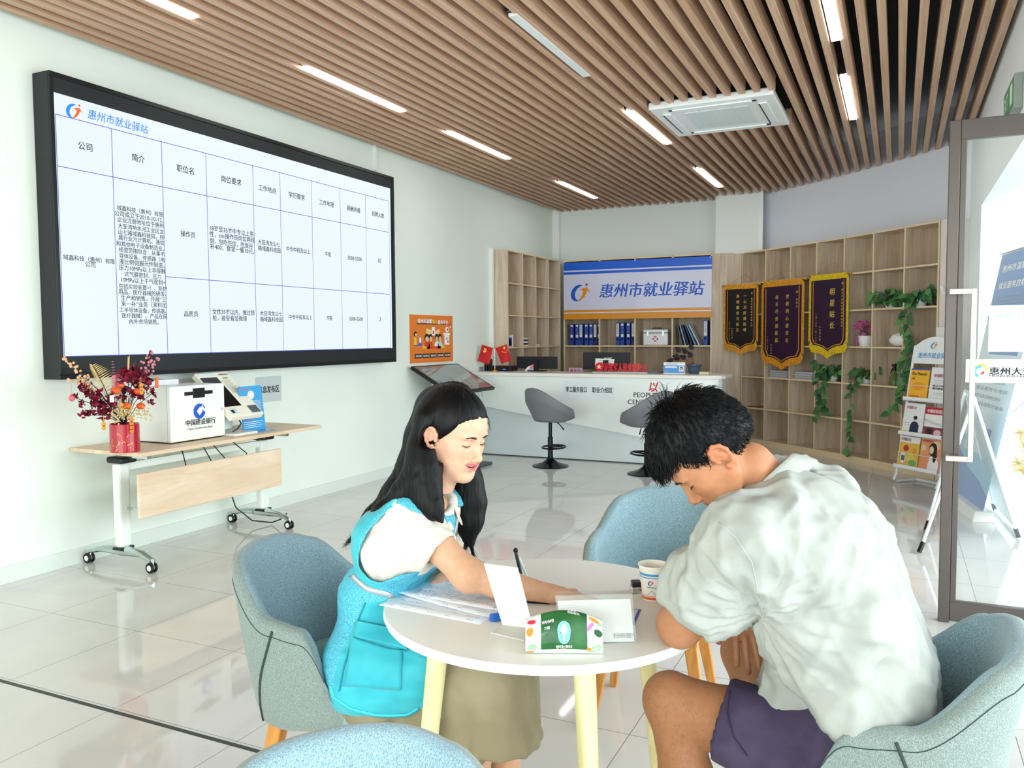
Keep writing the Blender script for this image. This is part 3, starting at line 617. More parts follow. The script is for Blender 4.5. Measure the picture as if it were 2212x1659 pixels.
for s, X0, Y0, X1, Y1 in (('域鑫科技（惠州）有限', 322, 1022, 586, 1040), ('公司', 434, 1056, 486, 1060), ('操作员', 923, 900, 998, 908), ('品质员', 940, 1310, 1011, 1311),
        ('18岁至35岁中专以上男', 1070, 872, 1292, 900), ('性，cnc操作员岗位两班', 1072, 902, 1302, 932), ('倒，包吃包住，吃饭月', 1073, 936, 1290, 962), ('补400，食堂一餐10元。', 1074, 966, 1300, 990),
        ('大亚湾龙山七', 1319, 940, 1432, 955), ('路域鑫科技园', 1320, 972, 1434, 985), ('中专中技及以上', 1464, 978, 1586, 988), ('不限', 1662, 1002, 1692, 1004), ('5000-5500', 1779, 1023, 1850, 1027), ('10', 1932, 1036, 1946, 1038),
        ('女性35岁以内，做过质', 1086, 1300, 1302, 1303), ('检，接受看显微镜', 1087, 1330, 1262, 1335), ('大亚湾龙山七', 1330, 1306, 1443, 1309), ('路域鑫科技园', 1331, 1336, 1444, 1339), ('中专中技及以上', 1476, 1325, 1595, 1327),
        ('不限', 1670, 1330, 1700, 1330), ('5000-5500', 1787, 1334, 1856, 1335), ('2', 1941, 1336, 1948, 1336)): st(s, X0, Y0, X1, Y1, .016)
obj('table_text', mb, M_st, Sc)
mb = MB(); p0, p1 = sx(336, 285), sx(425, 285); logo(mb, (XT-.001, p0[0], p0[1]-.005), Y3, Z3, (p1[0]-p0[0])*.80)
obj('logo', mb, [mat('scr_blue', '#1b64b0', .4, emit='#2f8fe0', es=.5), mat('scr_orange', '#e05020', .4, emit='#f06030', es=.5), mat('scr_red', '#d02030', .4, emit='#e02030', es=.4)], Sc)
mb = MB(); a, c = sx(446, 300), sx(756, 372); text(mb, '惠州市就业驿站', (XT, a[0], (a[1]+c[1])/2+.002), Y3, Z3, 0, width=c[0]-a[0], bold=.01, shear=.15); obj('heading', mb, mat('scr_head', '#1464b4', .4, emit='#2a86dc', es=.45), Sc)
# orange poster
pa, pb = onx(884, 679, XW), onx(977, 780, XW); y0, y1 = pa[1], onx(977, 700, XW)[1]; z0, z1 = pb[2], pa[2]; W = y1-y0; H = z1-z0; XO = XW+.004
Po = thing('wall_poster', 'orange service platform poster with cartoon people on the left wall', 'poster', (XO, (y0+y1)/2, z0))
obj('sheet', MB().box(XW+.0005, XO, y0, y1, z0, z1), mat('poster_orange', '#ee8430', .45), Po)
def P2(u, v_, k=0): return np.array([XO+.0006+.0003*k, y0+u*W, z0+v_*H])
cols = ['#ffffff', '#ffd04a', '#1a1e26', '#f2c79c', '#f4d23c', '#2f6fd0', '#e2452a', '#bfe3f4', '#f7d9a0', '#e05a20', '#3aa060']
mb = MB(); PM = [mat('poster_c%d' % i, c, .5) for i, c in enumerate(cols)]
def el(u, v_, a_, b_, mi, k=1, a0=0, a1=2*PI): mb.add([P2(u+a_*math.cos(q), v_+b_*math.sin(q), k) for q in np.linspace(a0, a1, 17)[:-1 if a1-a0 > 6 else None]], [tuple(range(16 if a1-a0 > 6 else 17))], mi)
def bx(u0, u1, v0, v1, mi, k=1): mb.quad(P2(u0, v0, k), P2(u1, v0, k), P2(u1, v1, k), P2(u0, v1, k), mi)
text(mb, '惠州市温馨', P2(.165, .83, 3), Y3, Z3, 0, width=W*.32, height=H*.095, bold=.05, mi=0); text(mb, '暖心', P2(.50, .825, 3), Y3, Z3, 0, width=W*.12, height=H*.09, bold=.05, mi=1); text(mb, '服务平台', P2(.63, .82, 3), Y3, Z3, 0, width=W*.24, height=H*.09, bold=.05, mi=0)
bx(.15, .89, .805, .825, 2, 1)
for i, s in enumerate(('自助求职', '岗位推荐', '政策宣传', '招聘信息', '就业培训')):
    u = .175+i*.17; bx(u-.075, u+.08, .10, .19, 2, 1); text(mb, s, P2(u-.06, .125, 2), Y3, Z3, 0, width=W*.125, height=H*.045, bold=.03, mi=0)
mb.add([P2(u, v_, 1) for u, v_ in ((.36, .72), (.36, .62), (.47, .57), (.50, .60), (.50, .68))], [tuple(range(5))], 8); mb.add([P2(u, v_, 1) for u, v_ in ((.67, .71), (.67, .62), (.57, .59), (.55, .64), (.57, .67))], [tuple(range(5))], 8)
bx(.49, .56, .57, .75, 0, 2); bx(.51, .54, .60, .67, 6, 3)
el(.36, .30, .09, .09, 4, 1, 0, PI); el(.70, .30, .09, .09, 4, 1, 0, PI)
for u, hc, sk, bodyc, wide in ((.375, 2, 3, 6, .058), (.46, 2, 3, 9, .045), (.60, 2, 3, 0, .045), (.68, 2, 3, 7, .05)):
    el(u, .34, wide*1.1, .12, bodyc, 2, 0, PI); el(u, .52, wide, .085, hc, 3); el(u+.003, .495, wide*.72, .058, sk, 4)
bx(.40, .68, .295, .335, 6, 3); bx(.37, .44, .29, .34, 2, 3); bx(.62, .70, .29, .34, 2, 3)
el(.12, .60, .038, .055, 2, 3); el(.13, .585, .022, .035, 3, 4); bx(.085, .14, .37, .53, 4, 2); bx(.085, .26, .355, .38, 5, 3); bx(.19, .255, .38, .51, 5, 3); bx(.20, .245, .42, .53, 0, 4)
bx(.79, .91, .37, .59, 0, 2); bx(.77, .93, .58, .625, 0, 3); el(.85, .50, .022, .035, 2, 3); el(.85, .50, .015, .026, 7, 4); bx(.865, .885, .41, .46, 2, 3)
el(.86, .70, .05, .06, 0, 2); el(.87, .70, .022, .028, 6, 3); el(.94, .80, .028, .03, 6, 2); el(.94, .76, .02, .03, 7, 3)
obj('print', mb, PM, Po)
# grey wall notice, switch plate
A, B = onx(551, 815, XW), onx(608, 865, XW)
q = thing('wall_notice', 'pale grey notice about information release taped on left wall', 'notice', (XW, (A[1]+B[1])/2, B[2]))
obj('sheet', MB().box(XW+.0005, XW+.002, A[1], B[1], B[2], A[2]), mat('notice_grey', '#c9d6d6', .5), q)
mb = MB(); text(mb, '信息发布区', (XW+.002, A[1]-.10+.13, (A[2]+B[2])/2-.025), Y3, Z3, 0, width=B[1]-A[1]-.06, height=.058, bold=.03); obj('lettering', mb, M_ink, q)
s0, s1 = onx(592, 985, XW), onx(604, 1007, XW)
q = thing('wall_socket', 'white socket plate low on the left wall behind the desk', 'socket', (XW, s0[1], s1[2])); obj('plate', MB().box(XW, XW+.008, s0[1], s1[1], s1[2], s0[2]), M_white, q, bevel=.002)
mb = MB(); yc_, zc_ = (s0[1]+s1[1])/2, (s0[2]+s1[2])/2; mb.box(XW+.008, XW+.009, yc_-.006, yc_-.002, zc_-.01, zc_); obj('slot', mb, M_ink, q)
# ================================================================ FOLDING DESK
DZ = .735
da, db, dc = onz(150, 966, DZ), onz(303, 982, DZ), onz(623, 926, DZ)
yA, yB = 3.345, 5.00; xA, xB = XW+.015, -3.985
Dk = thing('folding_desk', 'white legged folding desk with light oak top on castors by wall', 'desk', (-4.3, (yA+yB)/2, 0))
M_dt = wood('desk_top_wood', '#d0b592', '#dcc4a4', '#e8d5ba', (9, 1.2, 9), .4); M_dleg = mat('desk_leg_white', '#e9f3ec', .3); M_alu = mat('polished_alu', '#c4d2cf', .14, .95)
obj('desktop', MB().box(xA, xB, yA, yB, DZ-.025, DZ), M_dt, Dk, bevel=.004)
obj('modesty_panel', MB().box(-4.052, -4.034, 3.36, 4.60, .335, .605), wood('modesty_wood', '#d8bf9d', '#e3ceb2', '#efdfc8', (9, 1.2, 9), .4), Dk, bevel=.012, seg=3)
for nm, yl in (('near', 3.44), ('far', 4.66)):
    obj('leg', MB().box(-4.305, -4.245, yl-.045, yl+.045, .13, .65), M_dleg, Dk, bevel=.018, seg=3)
    obj('leg_head', MB().box(-4.33, -4.20, yl-.06, yl+.06, .65, .69), M_black, Dk, bevel=.012)
    obj('leg_collar', MB().box(-4.309, -4.241, yl-.05, yl+.05, .118, .132), M_black, Dk)
    mb = MB().tube([(-4.565, yl-.01, .075), (-4.45, yl, .10), (-4.275, yl, .108), (-4.12, yl, .10), (-4.02, yl-.01, .072)], [.013, .02, .032, .02, .013], 10, flat=1.5); obj('foot_arm', mb, M_alu, Dk, smooth=True)
    obj('bracket', MB().box(-4.46, -4.03, yl-.015, yl+.015, .685, .708), M_alu, Dk)
    for xc_ in (-4.567, -4.018):
        cst = obj('castor', MB().cyl((xc_, yl-.01, .05), (xc_, yl-.01, .085), .012, 12), M_alu, Dk, smooth=True)
        for dy in (-.02, .008): obj('castor_wheel', MB().lathe([(.010, -.006), (.030, -.006), (.033, 0), (.030, .006), (.010, .006)], (xc_, yl-.01+dy, .033), 20, axis='y').lathe([(0, -.008), (.017, -.008), (.017, .008), (0, .008)], (xc_, yl-.01+dy, .033), 16, axis='y', mi=1), [M_black, M_white], cst, smooth=True)
obj('crossbar', MB().box(-4.29, -4.26, 3.48, 4.62, .60, .645), M_dleg, Dk)
obj('panel_arm', MB().box(-4.25, -4.05, 3.45, 3.465, .36, .375), M_alu, Dk)
for i, (ya_, zb2) in enumerate(((3.75, .61), (3.93, .60), (4.02, .60), (4.2, .6))):
    tag(obj('cable', MB().tube([(-4.2, ya_, .71), (-4.15, ya_+.05, .68), (-4.09, ya_+.02+.03*i, .60), (-4.07, ya_, .52)], .004, 6), M_black, smooth=True), ['black cable hanging under the desk, nearest the red pot', 'black cable hanging under the desk, second from the camera end', 'black cable hanging under the desk, third from the camera end', 'black cable hanging under the desk, furthest from the camera'][i], 'cable', 'cables under the folding desk')
tag(obj('floor_cable', MB().tube([(-4.45, 4.50, .30), (-4.42, 4.53, .15), (-4.35, 4.62, .04), (-4.25, 4.72, .012), (-4.15, 4.70, .05), (-4.12, 4.74, .09)], .005, 6), M_black, smooth=True), 'thin black cable drooping to the floor at the far desk leg', 'cable')
# white bank machine box
M_mach = mat('machine_white', '#eef3ee', .35); M_machs = mat('machine_side', '#e6ebe6', .4)
A = onz(370, 955, DZ); B = onz(487, 941, DZ)
fx = -4.14
by0, by1 = onx(370, 955, fx)[1], onx(487, 941, fx)[1]; bz1 = onx(480, 828, fx)[2]
Mc = thing('cash_terminal', 'white cube shaped bank machine with blue bank emblem on desk', 'machine', (-4.35, (by0+by1)/2, DZ))
obj('cabinet', MB().box(-4.56, fx, by0, by1, DZ+.008, bz1), M_mach, Mc, bevel=.006)
obj('front_seam', MB().box(fx-.03, fx-.027, by0-.001, by1+.001, DZ+.008, bz1+.001), mat('seam_grey', '#aab4b0', .5), Mc)
obj('base_foot', MB().box(-4.53, fx-.02, by0+.02, by1-.02, DZ, DZ+.008), M_black, Mc)
hz = onx(424, 849, fx)[2]; hy0, hy1 = onx(398, 850, fx)[1], onx(459, 845, fx)[1]; hm = (hy0+hy1)/2
obj('handle_recess', MB().box(fx-.002, fx+.003, hy0, hy1, hz-.012, hz+.012).box(fx-.002, fx+.004, hm-.05, hm+.05, hz-.032, hz+.032), M_black, Mc, bevel=.006)
lc = onx(431, 888, fx+.0015); r = .05; mb = MB()
o_ = np.array([fx+.0018, lc[1], lc[2]]); ring = []
for q in np.linspace(math.radians(35), math.radians(385-60), 26): ring.append((r*math.cos(q), r*math.sin(q)))
C_ = [(r*math.cos(q), r*math.sin(q)) for q in np.linspace(math.radians(62), math.radians(352), 24)]
hole = [(.027, 0), (0, -.028), (-.024, 0), (.006, .031)]
mb.add([o_+Y3*u+Z3*v_ for u, v_ in C_[:24]], [tuple(range(24))], 0)
mb.add([o_+X3*.0004+Y3*u+Z3*v_ for u, v_ in hole], [(0, 1, 2, 3)], 1); mb.add([o_+X3*.0003+Y3*u+Z3*v_ for u, v_ in ((.012, .018), (.052, -.012), (.06, .02), (.03, .058))], [(0, 1, 2, 3)], 1)
mb.add([o_+X3*.0005+Y3*u+Z3*v_ for u, v_ in ((.016, .047), (.026, .043), (.050, .022), (.044, .012))], [(0, 1, 2, 3)], 0)
obj('bank_emblem', mb, [mat('bank_blue', '#1c5fc8', .35), M_mach], Mc)
mb = MB(); a, c = onx(400, 920, fx), onx(464, 912, fx); text(mb, '中国建设银行', (fx+.001, a[1], (a[2]+c[2])/2), Y3, Z3, 0, width=c[1]-a[1], bold=.025)
a, c = onx(405, 927, fx), onx(459, 921, fx); text(mb, 'China Construction Bank', (fx+.001, a[1], (a[2]+c[2])/2-.006), Y3, Z3, 0, width=c[1]-a[1]); a = onx(476, 885, fx); text(mb, 'Oj', (fx+.001, a[1], a[2]), Y3, Z3, .02)
obj('lettering', mb, M_ink, Mc)
tag(obj('flat_box', MB().box(-4.56, -4.30, by0-.07+.04, by0+.22, bz1+.001, bz1+.038), mat('box_pale', '#e3eaf0', .5), bevel=.003), 'flat pale box lying on top of the white bank machine', 'box')
# card reader console with tilted screen
ky0, ky1 = onx(487, 900, -4.2)[1], onx(556, 890, -4.1)[1]
Tm = thing('terminal_console', 'cream self service terminal with black screen and keypad, tilted back', 'terminal', (-4.3, (ky0+ky1)/2+.0, DZ))
c4 = [onx(434, 806, -4.42), onx(506, 801, -4.42), onx(556, 894, -4.08), onx(488, 904, -4.08)] # top-left, top-right, bottom-right, bottom-left of sloped face
yl, yr = ky0+.005-.03, (c4[1][1]+c4[2][1])/2
ztp, zbt_ = c4[0][2], c4[2][2]-.0
yl = (c4[0][1]+c4[3][1])/2
TL, TR, BR, BL = np.array([-4.42, yl, ztp]), np.array([-4.42, yr, ztp]), np.array([-4.08, yr, zbt_]), np.array([-4.08, yl, zbt_])
ev = (BL-TL); ev_l = np.linalg.norm(ev); ev /= ev_l; eu = Y3; en = np.cross(eu, -ev); en /= np.linalg.norm(en)
if en[0] < 0: en = -en
def tp(u, v_, k=0.0): return TL+eu*(yr-yl)*u+ev*ev_l*v_+en*k
M_cr = mat('console_cream', '#f0f1dd', .35)
th = .045
obj('face_housing', MB().hexa([tp(0, 1, -th), tp(1, 1, -th), tp(1, 0, -th), tp(0, 0, -th), tp(0, 1), tp(1, 1), tp(1, 0), tp(0, 0)]), M_cr, Tm, bevel=.006)
def tq(mb, u0, u1, v0, v1, k, mi=0): return mb.hexa([tp(u0, v1, 0), tp(u1, v1, 0), tp(u1, v0, 0), tp(u0, v0, 0), tp(u0, v1, k), tp(u1, v1, k), tp(u1, v0, k), tp(u0, v0, k)], mi)
obj('screen', tq(MB(), .03, .53, .12, .78, .003), mat('console_screen', '#06080a', .12), Tm)
obj('top_strip', tq(MB(), .05, .50, .02, .085, .003), mat('strip_pale', '#d8ecec', .3), Tm)
obj('card_slot', tq(tq(MB(), .05, .27, .83, .95, .004), .09, .16, .87, .93, .008, 1), [mat('slot_pale', '#cfe2e2', .3), M_ink], Tm)
kp = obj('keypad', tq(MB(), .66, .95, .80, .965, .003), mat('keypad_metal', '#b3bcc0', .3, .5), Tm)
mb = MB()
for i in range(4):
    for j in range(4): tq(mb, .675+i*.067, .725+i*.067, .812+j*.038, .84+j*.038, .007)
obj('keys', mb, mat('key_grey', '#59636e', .4), kp)
mb = MB(); vv = -ev
text(mb, '中国建设银行', tp(.64, .075, .001), eu, vv, 0, width=(yr-yl)*.30, bold=.02); text(mb, '使用提示', tp(.68, .16, .001), eu, vv, 0, width=(yr-yl)*.17, bold=.02)
for k in range(14): mb.add([tp(.60, .20+k*.022, .0012), tp(.90-.04*(k % 3), .20+k*.022, .0012), tp(.90-.04*(k % 3), .204+k*.022, .0012), tp(.60, .204+k*.022, .0012)], [(3, 2, 1, 0)])
obj('instructions', mb, mat('print_dim', '#69757a', .5), Tm)
obj('console_neck', MB().box(-4.45, -4.30, yl+.05, yr-.08, DZ+.02, zbt_+.12), M_machs, Tm, bevel=.01)
obj('console_base', MB().box(-4.52, -4.06, yl+.0, yr-.09, DZ, DZ+.018), M_machs, Tm, bevel=.004)
obj('console_cable', MB().tube([(-4.1, yl+.02, DZ+.03), (-4.09, yl+.06, DZ+.05), (-4.1, yl+.10, DZ+.08), (-4.15, yl+.13, zbt_-.03)], .005, 6), M_black, Tm, smooth=True)
# blue desk sign (stands on the desk to the right)
a, c = onx(524, 922, -4.2), onx(572, 918, -4.2); zt2 = onx(572, 832, -4.2)[2]
Bs = thing('table_sign', 'light blue information board standing at far end of the desk', 'sign', (-4.2, (a[1]+c[1])/2, DZ)); ya, yb2 = a[1], c[1]
obj('board', MB().hexa([(-4.196, ya, DZ), (-4.190, ya, DZ), (-4.190, yb2, DZ), (-4.196, yb2, DZ), (-4.236, ya, zt2), (-4.230, ya, zt2), (-4.230, yb2, zt2), (-4.236, yb2, zt2)]), mat('board_blue', '#45a8e4', .3), Bs)
obj('foot', MB().box(-4.235, -4.10, ya, yb2, DZ, DZ+.004), mat('foot_blue', '#5c93c8', .2), Bs)
mb = MB(); Hh = zt2-DZ; Wb = yb2-ya
def bp(u, v_): return np.array([-4.190-.04*v_+.0008, ya+u*Wb, DZ+v_*Hh])
mb.add([bp(.5+.15*math.cos(q), .80+.095*math.sin(q)) for q in np.linspace(0, 2*PI, 19)[:-1]], [tuple(range(18))], 0)
for k in range(7): mb.add([bp(.38, .66-k*.03), bp(.94-.05*(k % 2), .66-k*.03), bp(.94-.05*(k % 2), .668-k*.03), bp(.38, .668-k*.03)], [(0, 1, 2, 3)], 0)
for k in range(4): mb.add([bp(.06, .2-k*.04), bp(.9-.1*(k % 2), .2-k*.04), bp(.9-.1*(k % 2), .21-k*.04), bp(.06, .21-k*.04)], [(0, 1, 2, 3)], 0)
for v_ in (.92, .24): mb.add([bp(.08, v_), bp(.40, v_), bp(.40, v_+.016), bp(.08, v_+.016)], [(0, 1, 2, 3)], 1)
for k in range(9): q = k*.7; mb.add([bp(.5+.10*math.cos(q)+.015*math.cos(p), .80+.065*math.sin(q)+.01*math.sin(p)) + X3*.0006 for p in np.linspace(0, 2*PI, 7)[:-1]], [tuple(range(6))], 1+(k % 2))
obj('print', mb, [M_paper, mat('board_red', '#e8506a', .4), mat('board_dark', '#3a4a6a', .4)], Bs)
# ---- flower arrangement
fy = onx(270, 960, -4.14)[1]; fc = np.array([-4.14, fy, DZ])
Fl = thing('flower_arrangement', 'red new year flower arrangement in a red bucket on desk', 'flower arrangement', fc)
pr = .083
m = mat('bucket_red', '#b3152f', .2, coat=.6); 
obj('bucket', MB().lathe([(0, 0), (pr, 0), (pr, .165), (pr-.006, .168), (pr-.006, .15), (0, .15)], fc, 36), m, Fl, smooth=True)
mb = MB()
for k in range(16): # golden bamboo sprigs on the bucket
    a0 = random.uniform(-2.2, .9); zz = DZ+random.uniform(.02, .13)
    for j in range(3): a1 = a0+random.uniform(-.22, .22); z2 = zz+random.uniform(-.03, .03); R0 = pr+.0012; mb.add([(fc[0]+R0*math.cos(a0), fc[1]+R0*math.sin(a0), zz), (fc[0]+R0*math.cos((a0+a1)/2), fc[1]+R0*math.sin((a0+a1)/2), (zz+z2)/2+.004), (fc[0]+R0*math.cos(a1), fc[1]+R0*math.sin(a1), z2), (fc[0]+R0*math.cos((a0+a1)/2), fc[1]+R0*math.sin((a0+a1)/2), (zz+z2)/2-.004)], [(0, 1, 2, 3)])
obj('bamboo_print', mb, mat('gold_print', '#d9a46a', .35, .3), Fl)
def fpt(px, py, dx=0.0): p = onx(px, py, -4.14+dx); return p
base = fc+np.array([0, 0, .155]); ms = MB(); mg = MB(); mr_ = MB(); mf = MB(); mo_ = MB(); mp_ = MB(); mgb = MB()
M_gold = mat('dry_gold', '#dcc078', .4, .2); M_pinkb = mat('berry_pink', '#e7b79b', .35); M_mar = mat('flower_maroon', '#8c1233', .6); M_mard = mat('flower_dark', '#5d0d27', .6); M_persim = mat('persimmon', '#ee5a1c', .3, coat=.4); M_stem = mat('stem_dark', '#2c1a1e', .6)
def stem(tip, r=.003): mid = base*.55+tip*.45+np.array([0, 0, .03]); ms.tube([base, mid, tip], r, 5); return mid
def berries(x0, y0, x1, y1, n, spread, mbx, r=.0085, dx=0):
    for k in range(n):
        t_ = k/(n-1); p = fpt(x0+(x1-x0)*t_, y0+(y1-y0)*t_, dx)
        for j in range(3):
            q = p+rng.normal(size=3)*spread*(1-t_*.4); mbx.ball(q, r*random.uniform(.75, 1.1), 8, 5); ms.tube([p, q], .0012, 4)
stem(fpt(142, 772)); stem(fpt(325, 758, .02))
berries(205, 850, 142, 772, 11, .016, mgb); berries(200, 830, 185, 812, 5, .02, mgb); berries(215, 845, 150, 822, 5, .012, mgb)
obj('gold_berry_spray', mgb, mat('berry_gold', '#e2b489', .3), Fl, smooth=2)
berries(300, 830, 326, 758, 9, .016, mp_, dx=.02); berries(315, 815, 342, 776, 6, .014, mp_, dx=.02)
for (x, y, sc, n_) in ((180, 835, 1, 10), (190, 850, 1.1, 12), (200, 865, 1.1, 12), (178, 872, .9, 8), (215, 875, 1.1, 12), (232, 870, 1, 10), (195, 893, 1, 10), (182, 896, .8, 7), (225, 897, 1, 10), (160, 858, .7, 6), (208, 848, 1, 10), (240, 858, .9, 8),
                    (265, 805, 1, 10), (280, 812, 1.1, 12), (292, 800, 1.2, 14), (302, 812, 1.2, 14), (312, 820, 1.1, 12), (296, 828, 1.1, 12), (272, 838, 1, 10), (262, 820, .9, 8), (284, 850, 1, 10), (318, 835, .9, 8), (328, 850, .9, 8), (300, 855, 1, 9), (325, 868, .8, 7), (245, 878, .9, 8), (262, 862, .9, 8), (230, 888, 1, 8)):
    c = fpt(x, y, random.uniform(-.05, .05)); mcl = MB()
    if random.random() < .5: stem(c, .002)
    for k in range(int(n_*1.5)):
        d = rng.normal(size=3); d /= np.linalg.norm(d); p = c+d*.022*sc*random.random(); leaf(mcl, p, d+np.array([.4, 0, .2]), rng.normal(size=3), .030*sc, .028*sc, 0 if random.random() < .7 else 1, .5)
    obj('flower_cluster', mcl, [M_mar, M_mard], Fl, smooth=2)
# golden fern
fp = [fpt(238, 868), fpt(225, 835), fpt(212, 810), fpt(200, 790)]
ms.tube(fp, .0022, 5)
for k in range(19):
    t_ = k/18*2.999; i = int(t_); p = fp[i]*(1-t_+i)+fp[i+1]*(t_-i); L_ = .062*math.sin(PI*(.12+.80*(k/18)))+.01
    for sg in (-1, 1): d = Y3*sg*.85+Z3*.55+np.array([.15*sg, 0, 0]); leaf(mg, p, d, X3, L_, .0055, 0, -.2)
# other gold sprays
for (x, y) in ((278, 772),):
    p = fpt(x, y); q = fpt(277, 800); 
    for k in range(12): leaf(mg, q*(1-k/12)+p*k/12, Z3*.9+Y3*(.3 if k % 2 else -.3), X3, .02, .008, 0, 0)
for (x, y, n_) in ((268, 890, 26), (255, 897, 24), (275, 900, 18), (292, 893, 18), (305, 890, 16), (262, 905, 16), (316, 896, 12)):
    c = fpt(x, y, .06)
    for k in range(n_): q = c+rng.normal(size=3)*np.array([.02, .028, .018]); mg.ball(q, .005, 6, 4)
# pink tiered spray, persimmons, charms
for k in range(6): c = fpt(246-k*.5, 812-k*6); mp_.lathe([(0, 0), (.018-.002*k, .002), (0, .004)], c, 8)
for k in range(5): mp_.ball(fpt(248, 838-k*6), .017, 8, 6, rad=(.014, .020, .012))
for (x, y, r_) in ((250, 844, .026), (262, 832, .018), (298, 845, .024), (274, 877, .024), (304, 877, .024)): obj('persimmon', MB().ball(fpt(x, y, .05), r_, 14, 9, rad=(r_, r_*1.1, r_*.85)), M_persim, Fl, smooth=2)
def charm(x, y, n_, mat_, dx=.075):
    mb = MB(); c = fpt(x, y, dx)
    for k in range(n_): mb.lathe([(.006, -.002), (.014, -.002), (.014, .002), (.006, .002)], c-Z3*.022*k, 10, axis='x')
    mb.tube([c+Z3*.014, c+Z3*.05], .0012, 4); return obj('charm', mb, mat_, Fl)
M_cg = mat('charm_gold', '#e0a040', .35, .4)
charm(224, 916, 2, M_cg); charm(284, 907, 4, mat('charm_orange', '#e8843c', .4), .09); charm(305, 832, 3, M_cg); charm(262, 875, 2, M_cg)
obj('hanging_tag', MB().box(fpt(238, 868, .08)[0], fpt(238, 868, .08)[0]+.002, fpt(237, 868, .08)[1], fpt(246, 868, .08)[1], fpt(240, 869, .08)[2], fpt(240, 854, .08)[2]), M_paper, Fl)
obj('tassel_charm', MB().box(-4.07, -4.064, fpt(335, 830, .07)[1], fpt(341, 830, .07)[1], fpt(338, 838, .07)[2], fpt(338, 815, .07)[2]), mat('charm_orange2', '#e0703a', .4), Fl)
obj('lantern_charm', MB().lathe([(0, -.02), (.016, -.01), (.016, .008), (0, .02)], fpt(155, 860, .02), 8).tube([fpt(155, 860, .02), fpt(155, 828, .02)], .0012, 4), mat('charm_pink', '#d8606a', .4), Fl)
obj('stems', ms, M_stem, Fl, smooth=2); obj('pink_berry_spray', mp_, mat('berry_rose', '#e08a94', .35), Fl, smooth=2)
obj('gold_foliage', mg, M_gold, Fl)
# ================================================================ TOUCH KIOSK
Kk = thing('touch_kiosk', 'large tilted touch screen kiosk on grey pedestal near the left wall', 'kiosk', (-4.3, 7.65, 0))
A = np.array([-4.55, 7.165, 1.105]); B = np.array([-4.55, 8.149, 1.105]); e1 = Y3; e2 = np.array([.483, 0, -.268]); w2 = np.linalg.norm(e2); e2 = e2/w2; nn = np.cross(e1, e2); nn = nn if nn[2] > 0 else -nn; LY = B[1]-A[1]
def kp_(u, v_, k): return A+e1*LY*u+e2*w2*v_+nn*k
obj('screen_frame', MB().hexa([kp_(0, 0, -.035), kp_(0, 1, -.035), kp_(1, 1, -.035), kp_(1, 0, -.035), kp_(0, 0, 0), kp_(0, 1, 0), kp_(1, 1, 0), kp_(1, 0, 0)]), M_black, Kk, bevel=.008)
obj('screen_glass', MB().hexa([kp_(.035, .05, 0), kp_(.035, .95, 0), kp_(.965, .95, 0), kp_(.965, .05, 0), kp_(.035, .05, .0015), kp_(.035, .95, .0015), kp_(.965, .95, .0015), kp_(.965, .05, .0015)]), mat('kiosk_glass', '#7f8e92', .06, coat=.6), Kk)
mb = MB().hexa([(-4.50, 7.45, .03), (-4.28, 7.45, .03), (-4.28, 7.86, .03), (-4.50, 7.86, .03), (-4.46, 7.42, .98), (-4.16, 7.42, .86), (-4.16, 7.89, .86), (-4.46, 7.89, .98)]); obj('pedestal', mb, mat('pedestal_grey', '#c3cdd0', .35), Kk, bevel=.01)
obj('base_plate', MB().box(-4.56, -4.02, 7.34, 7.97, 0, .03), mat('pedestal_dark', '#454e52', .4), Kk, bevel=.008)
# ================================================================ BAR STOOLS
def stool(px, py, rot, lb):
    p = onz(px, py, 0)
    t = thing('bar_stool', lb, 'bar stool', (p[0], p[1], 0), 0, 'grey bar stools at the reception counter')
    c, s = math.cos(rot), math.sin(rot)
    def R(x, y, z): return (x*c-y*s, x*s+y*c, z)
    obj('base', MB().lathe([(0, 0), (.195, 0), (.197, .008), (.15, .022), (.09, .042), (.045, .075), (.030, .10), (.030, .11), (0, .11)], n=36), mat('stool_black', '#0d0f16', .25, .5), t, smooth=True, world=False)
    obj('pole', MB().cyl((0, 0, .1), (0, 0, .32), .028, 20).cyl((0, 0, .32), (0, 0, .52), .020, 20), MATS['stool_black'], t, smooth=True, world=False)
    obj('footrest', MB().tube([R(.0+.13*math.cos(a)+.05, .125*math.sin(a), .205+.006*math.cos(a)) for a in np.linspace(0, 2*PI, 25)[:-1]], .010, 8, closed=True).tube([(0, 0, .205), R(.17, 0, .205)], .009, 8), MATS['stool_black'], t, smooth=True, world=False)
    obj('lever', MB().tube([R(.02, .02, .50), R(.10, -.02, .46), R(.15, -.05, .39)], [.005, .005, .008], 8), MATS['stool_black'], t, smooth=True, world=False)
    # tub seat: rim high at the back (-x), low arms, open front (+x)
    def fn(u, v_): # u around -150..150 deg about back, v bottom to rim
        a = PI+(u-.5)*2*2.15; k = abs(u-.5)*2; hb = .36*(1-k*k*(3-2*k))+.13*(k*k*(3-2*k))
        if k > .86: hb *= 1-((k-.86)/.14)**2*.6
        rr = .155+.085*min(1, v_*1.5)+.012*v_; z = .50+hb*v_
        return R(rr*1.0*math.cos(a)*1.0, rr*1.08*math.sin(a), z)
    obj('shell', MB().grid(fn, 49, 14), mat('stool_grey', '#75777c', .5), t, smooth=2, solid=.03, world=False)
    obj('seat', MB().lathe([(0, .495), (.15, .50), (.185, .53), (.185, .56), (.16, .585), (0, .592)], n=36), mat('stool_seat_grey', '#6b6d72', .5), t, smooth=True, world=False)
    return t
stool(1189, 1007, math.radians(62), 'grey bar stool with black pole, left one, in front of counter')
stool(1397, 1024, math.radians(152), 'grey bar stool partly hidden behind the man\'s head')
